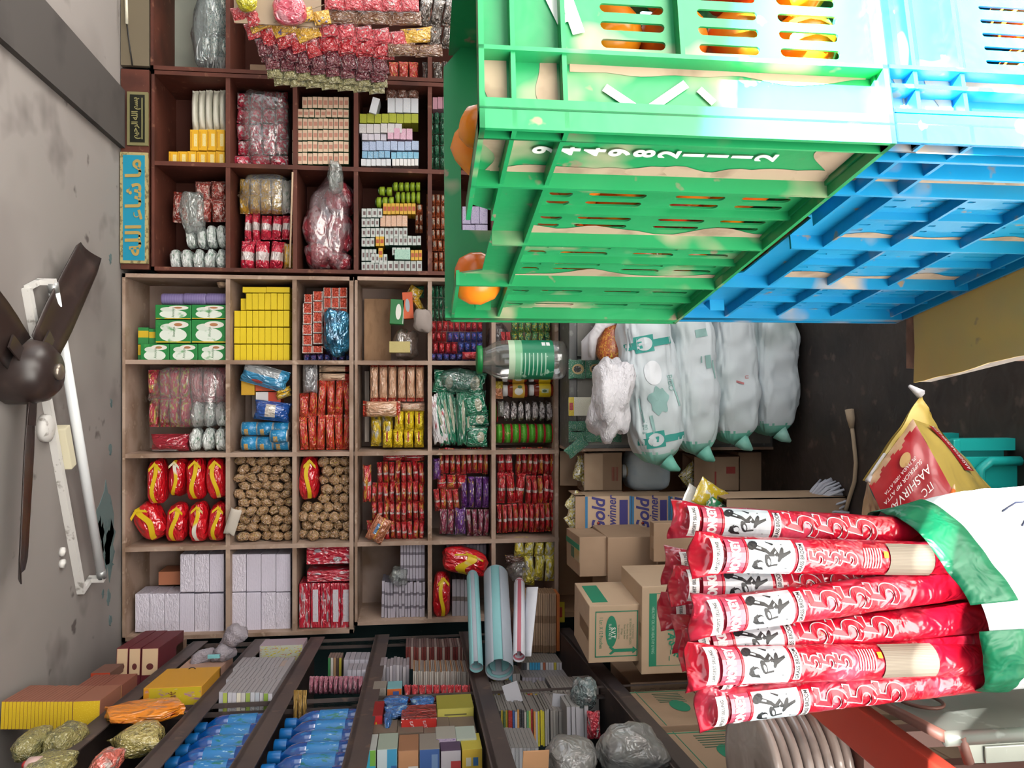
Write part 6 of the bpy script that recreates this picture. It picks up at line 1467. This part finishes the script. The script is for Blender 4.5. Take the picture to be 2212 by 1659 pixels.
# ================================================================ goods on the side rack
RYAW = math.atan(.1)
def ritem(name, label, cat, me, x0, y0, x1, y1, L, bd, D=None, group=None, inset=.012, rot=0, z0=None, back=0.0, d_in=0):
    """near face fills the rectangle; its outer edge lies on the rack's front; stands on board bd"""
    D = D or rack_depth(y0)
    X, Z, w, h = W(x0, y0, x1, y1, D)
    if isinstance(me, tuple): me = upouch(me[0], me[1], 'x' if w > h * 1.05 else 'z', **me[2])
    zt, zb = Z + h / 2, Z - h / 2
    fl = RZ[bd] + .005 if bd is not None else zb
    if bd is not None and z0 is None and abs(zb - fl) < .09: zb = fl
    h = zt - zb
    p = Vector((X - inset, D, (zt + zb) / 2)) + Vector((-.1, 1, 0)).normalized() * (L / 2 + back)
    o = link(name, me, p, (0, rot, RYAW), (w, L, h))
    return tag(o, label, cat, group)
def rrows(name, desc, cat, group, mes, x0, x1, y0, y1, n, L, bd, jit=0, **k):
    for i in range(n):
        a, b = x0 + (x1 - x0) * i / n, x0 + (x1 - x0) * (i + 1) / n
        j = rnd.uniform(-jit, jit)
        ritem(name, f'{desc}, {ow(i)} from left' if n > 1 else desc, cat, mes[i % len(mes)] if isinstance(mes, list) else mes, a + .3, y0 + j, b - .3, y1 + j, L * rnd.uniform(.95, 1), bd, z0=(None if i == n - 1 else 1), D=k.get('D') or rack_depth(y0), group=group, inset=k.get('inset', .012), back=rnd.uniform(0, .012) if jit else 0)
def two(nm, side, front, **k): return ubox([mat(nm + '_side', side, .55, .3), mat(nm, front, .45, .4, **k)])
# board one
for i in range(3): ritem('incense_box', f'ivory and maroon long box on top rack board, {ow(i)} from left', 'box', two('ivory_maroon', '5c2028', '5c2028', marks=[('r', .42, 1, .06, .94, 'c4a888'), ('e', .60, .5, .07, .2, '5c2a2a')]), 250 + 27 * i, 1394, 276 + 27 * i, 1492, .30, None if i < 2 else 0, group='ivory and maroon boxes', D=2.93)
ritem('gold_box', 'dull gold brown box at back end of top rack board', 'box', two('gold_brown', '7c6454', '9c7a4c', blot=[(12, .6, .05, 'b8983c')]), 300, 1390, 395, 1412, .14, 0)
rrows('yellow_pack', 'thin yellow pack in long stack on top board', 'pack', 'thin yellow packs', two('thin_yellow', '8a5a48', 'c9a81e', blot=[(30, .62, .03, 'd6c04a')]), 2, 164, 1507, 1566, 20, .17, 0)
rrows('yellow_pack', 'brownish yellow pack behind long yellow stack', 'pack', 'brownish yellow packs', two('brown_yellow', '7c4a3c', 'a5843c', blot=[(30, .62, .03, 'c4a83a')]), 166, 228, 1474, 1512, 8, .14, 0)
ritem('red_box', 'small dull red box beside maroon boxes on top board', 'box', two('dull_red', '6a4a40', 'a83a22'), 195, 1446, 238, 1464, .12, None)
m_yfilm = mat('yellow_green_bag', '8a8250', .25, .5, coat=.5, blot=[(5, .58, .08, '6a6a48'), (9, .66, .04, 'c9c49a')], bump=(12, .6))
for i, (x0, y0, x1, y1) in enumerate(((70, 1580, 150, 1640), (0, 1590, 72, 1650), (20, 1648, 120, 1700))): ritem('clear_bag', f'yellow-green clear bag at near end of top board, {["nearer shelf", "nearer photo corner", "cut by photo edge"][i]}', 'bag', ublob(m_yfilm, i, .22, 2.4, None, (16, 18), .7), x0, y0, x1, y1, .16, None, group='yellow-green bags')
ritem('red_cap_bottle', 'bottle with red cap and pale shoulder at photo corner', 'bottle', ulathe('redcap', [[(0, -.5), (.5, -.5), (.5, .2), (.25, .32)], [(.25, .32), (.25, .5), (0, .5)]], [mat('pale_pink_bottle', 'b89a94', .3), mat('red_cap', '9c1c1c', .4)]), 40, 1634, 75, 1662, .05, None)
# board two
o = ritem('orange_box', 'orange box with round letters on second rack board', 'box', two('orange_rack', '9a7a6c', 'c0502a', marks=[('r', 0, 1, .45, 1, 'b0401c'), ('r', .0, .55, .45, .8, 'c9a21e')]), 380, 1440, 452, 1466, .20, 1)
link('lettering', (lambda me: (me.transform(Matrix.Diagonal((3.4, 1.4, 1, 1))), me)[1])(text_mesh('OWO', m_ink, .2, 0, 1)), (-.15, -.506, .12), (PI / 2, 0, 0), parent=o)
o = ritem('incense_carton', 'yellow carton with lilac flowers and script on second board', 'box', two('yellow_flower', 'b8862a', 'b8a222', marks=[('r', 0, 1, .9, 1, 'c9861e')], blot=[(6, .62, .06, '9a6a8c'), (5, .68, .05, 'c9b0b4')]), 308, 1478, 402, 1536, .24, 1)
link('lettering', (lambda me: (me.transform(Matrix.Diagonal((.8, .6, 1, 1))), me)[1])(text_mesh('Yoraft', mat('script_brown', '6a3a1c', .6), .3, 0, 1, shear=.3)), (.02, -.506, .0), (PI / 2, 0, 0), parent=o)
ritem('orange_pouch', 'flat orange pouch with dark script standing by yellow carton', 'pouch', upouch(shiny('orange_pouch_film', 'c9761c', blot=[(5, .66, .05, 'b84a1c')]), 1, 'z', fat=1.6), 196, 1537, 350, 1566, .20, 1)
ritem('clear_bag', 'clear bag with yellow contents at near end of second board', 'bag', ublob(mat('yellowish_bag', 'a89a5c', .2, .5, coat=.6, blot=[(6, .6, .08, '7c7450'), (9, .68, .04, 'd0cbb0')], bump=(12, .7)), 4, .3, 2.4, .2, (16, 18), .7), 205, 1575, 330, 1650, .16, 1)
ritem('pink_bag', 'clear bag with coral red contents near photo edge, second board', 'bag', ublob(shiny('coral_bag', 'b0584c', blot=[(6, .6, .06, 'c4b4ae')]), 2, .25, 2.4, None, (14, 16), .7), 180, 1630, 240, 1680, .12, None)
# grey plastic bags hanging at the rack end
for i, (x0, y0, x1, y1) in enumerate(((470, 1350, 536, 1398), (452, 1388, 512, 1430), (410, 1402, 470, 1436))):
    X, Z, w, h = W(x0, y0, x1, y1, 2.9)
    tag(link('grey_bag', ublob(mat('grey_bag', '8f8890', .5, .3, coat=.2, bump=(10, .5)), i, .3, 2.2, .25 if i == 0 else None), (X, 2.9, Z), (0, -.5, .3), (w, .08, h)), f'grey plastic bag knotted over second board end, {["topmost lump", "middle lump", "lowest lump"][i]}', 'bag', 'grey knotted bag lumps')
tag(MB().box(-.006, .006, -.004, .004, -.02, .02).ob('cyan_clip', mat('cyan_clip', '6fb0b8', .5), loc=P(462, 1418, 2.84)), 'tiny cyan clip on the grey knotted bag', 'clip')
# board three
COLS = ['b0aeb6', 'a3b050', 'b8b6bc', 'b4b2ba', 'cfc9b8', 'b8b4b0', '8ca04c', 'b4b6bc', 'aab0b8', 'c0bcc0', '7f9a40', 'b4b2b8']
nb = [two('notepad_%d' % i, '8f8b8e', c) for i, c in enumerate(COLS)]
for k, (y0, y1) in enumerate(((1490, 1560), (1462, 1532), (1438, 1508))):
    rrows('notepad', f'white notepad in {["nearest", "middle", "rear"][k]} pile on third board', 'notepad', f'{["nearest", "middle", "rear"][k]} notepad pile', nb, 470 + 16 * k, 588 + 15 * k, y0, y1, 12, .165, 2, jit=.8)
ritem('printed_box', 'white box with yellow flecks at back of third board', 'box', two('white_yellow_flecks', '9a8a92', 'b4b8a8', blot=[(12, .58, .04, 'c4b42c'), (16, .66, .03, 'a84a3a')]), 560, 1388, 634, 1424, .12, 2)
ritem('printed_box', 'small cream and white box beside notepads, third board', 'box', two('cream_white', '9a8a80', 'b8a894'), 590, 1432, 616, 1450, .08, None)
# blue bottles
m_bb1 = mat('blue_bottle', '0a4690', .15, .5, coat=.6, blot=[(5, .64, .08, '2274b4')]); m_bcap = mat('blue_cap', '1464a8', .3, .5); m_blab = mat('blue_label', '2c74b0', .35, blot=[(8, .60, .05, '1c6a5c'), (10, .66, .04, 'a0c4d4')])
bott = ulathe('bluebottle', [[(0, -.5), (.47, -.5), (.5, -.47), (.5, -.36)], [(.5, -.36), (.51, -.35), (.51, .02), (.5, .03)], [(.5, .03), (.5, .12), (.42, .22), (.22, .32), (.2, .34)], [(.24, .34), (.25, .345), (.25, .49), (.2, .5), (0, .5)]], [m_bb1, m_blab, m_bb1, m_bcap], 20)
def bottles(bd, lab, grp, Ds, H_, rows_=2):
    for i, D in enumerate(Ds):
        for r in range(rows_):
            xx = -.72 - .1 * D - .052 - .078 * r
            o = link('blue_bottle', bott, (xx, D + .03 * r, RZ[bd] + .001 + H_ / 2), (0, 0, i * 1.3 + r), (.072, .072, H_))
            tag(o, f'blue capped bottle on {lab} rack board, {ow(i)} from the shelf in {["front", "second"][r]} line', 'bottle', grp)
bottles(2, 'third', 'blue bottles of the third board', [2.40, 2.31, 2.22, 2.13, 2.04, 1.95, 1.86], .205)
bottles(3, 'fourth', 'blue bottles of the fourth board', [2.40, 2.31, 2.22, 2.13, 2.04, 1.95, 1.86], .215)
# board four
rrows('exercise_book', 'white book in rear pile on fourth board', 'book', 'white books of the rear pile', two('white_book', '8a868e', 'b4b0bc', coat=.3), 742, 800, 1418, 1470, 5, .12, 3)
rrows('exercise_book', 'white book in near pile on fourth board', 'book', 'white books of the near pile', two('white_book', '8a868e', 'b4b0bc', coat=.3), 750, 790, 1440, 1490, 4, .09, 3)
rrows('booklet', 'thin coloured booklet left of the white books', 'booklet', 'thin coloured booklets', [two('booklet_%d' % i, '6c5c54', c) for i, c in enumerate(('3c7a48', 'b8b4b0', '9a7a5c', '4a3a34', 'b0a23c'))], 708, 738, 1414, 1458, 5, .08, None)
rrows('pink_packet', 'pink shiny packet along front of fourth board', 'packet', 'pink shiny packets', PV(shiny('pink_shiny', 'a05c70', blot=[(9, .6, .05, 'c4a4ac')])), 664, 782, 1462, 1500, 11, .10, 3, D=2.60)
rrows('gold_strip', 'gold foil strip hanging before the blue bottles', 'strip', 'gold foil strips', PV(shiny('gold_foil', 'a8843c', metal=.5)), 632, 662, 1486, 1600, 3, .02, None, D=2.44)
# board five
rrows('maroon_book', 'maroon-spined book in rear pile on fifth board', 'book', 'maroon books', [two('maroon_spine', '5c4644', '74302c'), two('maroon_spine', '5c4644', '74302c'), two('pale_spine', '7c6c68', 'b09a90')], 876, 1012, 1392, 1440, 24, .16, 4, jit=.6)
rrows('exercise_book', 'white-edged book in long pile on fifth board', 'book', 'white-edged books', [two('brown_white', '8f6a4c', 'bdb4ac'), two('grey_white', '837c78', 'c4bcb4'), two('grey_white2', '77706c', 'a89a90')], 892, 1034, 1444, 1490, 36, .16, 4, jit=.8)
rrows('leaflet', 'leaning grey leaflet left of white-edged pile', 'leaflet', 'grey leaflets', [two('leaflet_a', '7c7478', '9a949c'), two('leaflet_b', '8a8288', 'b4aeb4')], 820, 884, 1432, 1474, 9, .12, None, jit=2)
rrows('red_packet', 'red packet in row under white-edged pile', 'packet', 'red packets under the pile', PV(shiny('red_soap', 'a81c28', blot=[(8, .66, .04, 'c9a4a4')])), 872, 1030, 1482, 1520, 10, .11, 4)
ritem('small_box', 'orange and blue small box left of red packets', 'box', two('orange_blue', '6a9aa0', 'c0602c', marks=[('r', .3, .8, .2, .6, '3a5a9c')]), 836, 1480, 868, 1508, .09, None)
ritem('small_box', 'grey printed small box beside orange and blue box', 'box', two('grey_printed', '7c746c', '8c847c', blot=[(30, .6, .03, '5c5650')]), 805, 1480, 834, 1506, .09, None)
m_blu = shiny('blue_roll_film', '1c5c9c', blot=[(6, .6, .05, '8fb4cc'), (10, .64, .04, '123c70')])
for i, (x0, y0, x1, y1) in enumerate(((826, 1512, 882, 1530), (884, 1512, 940, 1530), (828, 1530, 880, 1548), (826, 1548, 846, 1600))): ritem('blue_pack', f'blue film-wrapped pack on fifth board, {["rear left", "rear right", "middle", "upright near red box"][i]}', 'pack', upouch(m_blu, i % 3, 'x' if i < 3 else 'z', fat=1.8), x0, y0, x1, y1, .12, None, group='blue film packs')
o = ritem('red_box', 'narrow red box with yellow disc beside blue packs', 'box', two('red_yellow_disc', '7c1a1c', 'b01c24', marks=[('e', .5, .62, .3, .12, 'd0a01e'), ('e', .5, .85, .2, .07, 'c9b4b0')]), 804, 1538, 826, 1602, .14, None)
o = ritem('red_carton', 'red carton with slanted white lettering among mixed boxes', 'box', ubox([shiny('red_ribbed', '8c2420', wave=('y', 6, .5, '74201c')), mat('red_carton', 'b82c26', .4, .4)]), 866, 1544, 944, 1606, .13, None)
for i in range(4):
    me = text_mesh('Futura', mat('pale_letter', 'd4c4c8', .5), .17, 0, 1, shear=.2); me.transform(Matrix.Rotation(.25, 4, 'Z')); link('lettering', me, (-.22 + .42 * (i % 2), -.506, .18 - .36 * (i // 2)), (PI / 2, 0, 0), parent=o)
ritem('yellow_carton', 'lime yellow carton with red and black ovals', 'box', two('lime_yellow', '8a8434', 'c4bc5c', marks=[('e', .55, .66, .13, .17, 'b85a44'), ('e', .55, .30, .13, .17, '2c2a28'), ('r', .75, .8, .2, .8, '6a6440')]), 944, 1522, 1024, 1582, .14, None)
rrows('small_box', 'white and purple small box under lime yellow carton', 'box', 'white purple boxes', [two('purple_white', '8f8c84', 'a89ab0', blot=[(9, .6, .05, '6a4c8c')]), two('mint_white', '9aa49a', 'b0b8ac')], 942, 1030, 1586, 1608, 2, .10, None)
FB = [('white box with cyan base and mint panel', '9a9c98', 'b4bcb8', [('r', 0, 1, 0, .5, '2f9ab8'), ('r', .4, 1, 0, .3, '6aa03a')]), ('blue and white crystal-print box', '8a9488', 'b4c0c4', [('r', 0, 1, 0, .5, '3a8ab0'), ('r', .0, .4, 0, .3, '2c5c94')]), ('plain brown box with white tab', '8a6248', 'b0805c', [('r', 0, .4, 0, .5, 'c4c0bc')]), ('navy box with grey printed lid', '7c746c', '3a5a94', [('r', .2, .8, .1, .4, '6a84ac')]), ('purple lidded white box', '4a3a50', 'b4aeb4', [('r', .3, .6, .0, .5, 'a83a3a')]), ('yellow box with blue window marks', 'a89a3c', 'c9a83a', [('r', .4, .7, .2, .45, '3a6a9c'), ('r', .4, .7, .55, .8, 'c9c4b0')])]
for i, (nm, sd_, c, mk) in enumerate(FB): ritem('product_box', nm + ' in the nearest row on fifth board', 'box', two('front_box_%d' % i, sd_, c, marks=mk), 768 + 46 * i, 1612 - (i % 2) * 3, 812 + 46 * i, 1668, .12, None, D=2.02)
rrows('product_box', 'box hidden under the nearest mixed boxes', 'box', 'supporting boxes of fifth board', two('hidden_box', '6a5c50', '7c6a5c'), 800, 1030, 1560, 1606, 4, .14, None, D=2.20, inset=.03)
# board six
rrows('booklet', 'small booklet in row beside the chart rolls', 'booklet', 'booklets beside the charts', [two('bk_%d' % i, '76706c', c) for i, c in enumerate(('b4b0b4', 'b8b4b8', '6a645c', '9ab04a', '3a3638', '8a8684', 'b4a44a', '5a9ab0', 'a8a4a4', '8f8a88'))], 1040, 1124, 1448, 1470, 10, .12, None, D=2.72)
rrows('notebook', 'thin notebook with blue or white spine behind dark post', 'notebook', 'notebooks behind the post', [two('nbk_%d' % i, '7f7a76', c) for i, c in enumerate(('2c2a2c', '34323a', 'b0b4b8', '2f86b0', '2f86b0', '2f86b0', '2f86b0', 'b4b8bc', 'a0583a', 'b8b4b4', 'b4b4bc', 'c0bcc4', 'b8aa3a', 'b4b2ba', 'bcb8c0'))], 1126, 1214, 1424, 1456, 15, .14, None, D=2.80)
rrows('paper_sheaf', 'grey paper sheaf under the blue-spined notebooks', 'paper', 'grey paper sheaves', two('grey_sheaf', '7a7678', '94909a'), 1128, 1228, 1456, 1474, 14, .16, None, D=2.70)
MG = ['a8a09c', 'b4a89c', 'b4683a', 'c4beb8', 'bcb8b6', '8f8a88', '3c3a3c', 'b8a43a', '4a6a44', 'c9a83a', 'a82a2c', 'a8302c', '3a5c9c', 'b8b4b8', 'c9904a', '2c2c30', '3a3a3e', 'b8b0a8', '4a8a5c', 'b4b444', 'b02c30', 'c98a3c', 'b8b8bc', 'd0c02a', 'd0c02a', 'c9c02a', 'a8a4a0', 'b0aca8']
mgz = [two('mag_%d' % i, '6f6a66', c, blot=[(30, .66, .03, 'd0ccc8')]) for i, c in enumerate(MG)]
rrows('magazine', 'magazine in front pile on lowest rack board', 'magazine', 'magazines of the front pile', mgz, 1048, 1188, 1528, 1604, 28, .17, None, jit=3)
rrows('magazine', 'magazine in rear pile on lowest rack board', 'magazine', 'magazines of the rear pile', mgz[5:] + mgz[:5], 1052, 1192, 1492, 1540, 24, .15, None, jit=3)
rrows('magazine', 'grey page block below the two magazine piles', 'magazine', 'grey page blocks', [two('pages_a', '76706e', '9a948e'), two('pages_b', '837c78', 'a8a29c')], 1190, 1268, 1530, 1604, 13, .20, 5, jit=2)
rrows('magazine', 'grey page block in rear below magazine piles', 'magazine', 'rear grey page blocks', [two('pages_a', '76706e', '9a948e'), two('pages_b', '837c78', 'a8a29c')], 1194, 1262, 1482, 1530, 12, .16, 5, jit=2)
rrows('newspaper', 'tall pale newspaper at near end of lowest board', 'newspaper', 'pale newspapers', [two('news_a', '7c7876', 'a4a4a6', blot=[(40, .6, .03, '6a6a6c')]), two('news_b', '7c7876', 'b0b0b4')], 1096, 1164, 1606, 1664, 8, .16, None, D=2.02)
o = ritem('white_sheet', 'white sheet standing up from grey page blocks', 'paper', ubox(mat('sheet_white', 'b8b8c0', .6)), 1192, 1492, 1226, 1544, .004, None, D=2.36, rot=.12)
ritem('white_sheet', 'crooked white sheet sticking out above magazine piles', 'paper', ubox(mat('sheet_white', 'b8b8c0', .6)), 1090, 1468, 1124, 1512, .004, None, D=2.42, rot=-.3)
ritem('red_packet', 'red and white packet at lowest board end by cartons', 'packet', upouch(shiny('red_white_snack', 'b02436', blot=[(7, .6, .04, 'c9c0c0')]), 2), 1272, 1532, 1300, 1594, .05, None, D=2.20)
rrows('envelope', 'slanting white envelope beside red and white packet', 'envelope', 'slanting envelopes', two('env_w', '8a8886', 'b8b6bc'), 1226, 1272, 1520, 1590, 5, .12, None, jit=4, D=2.24)
m_gf = mat('grey_film_sheet', '84827e', .3, .5, coat=.5, blot=[(3, .58, .14, '6c6a6c')], bump=(5, .6))
for i, (x0, y0, x1, y1, D) in enumerate(((1236, 1462, 1292, 1528, 2.30), (1180, 1600, 1290, 1690, 1.84), (1292, 1566, 1440, 1680, 1.86))):
    X, Z, w, h = W(x0, y0, x1, y1, D)
    tag(link('plastic_bag', ublob(m_gf if i else mat('greenish_film', '6f7f80', .25, .5, coat=.5, blot=[(5, .6, .08, 'b0b4b2'), (7, .62, .06, '3c4648')], bump=(9, .7)), i + 2, .35 if i == 0 else .26, 1.9, None, (24, 28), .9), (X, D, Z), (0, .1, 0), (w * 1.1, .12, h * 1.05)), ['crumpled greenish plastic bag hanging on the rack post', 'grey plastic film heaped before the newspapers', 'wide pale grey plastic bag hanging over the oval-marked cartons'][i], 'bag')
X, Z, w, h = W(1128, 1622, 1186, 1690, 1.80)
o = tag(MB().box(-w / 2, w / 2, 0, .004, -h / 2, h / 2).ob('carton_flap', mat('flap_brown', 'b0835c', .7, blot=[(3, .62, .08, '7c5a40')]), loc=(X, 1.80, Z), rot=(.1, .05, 0), bev=.002), 'brown cardboard flap standing at the photo edge by newspapers', 'cardboard')
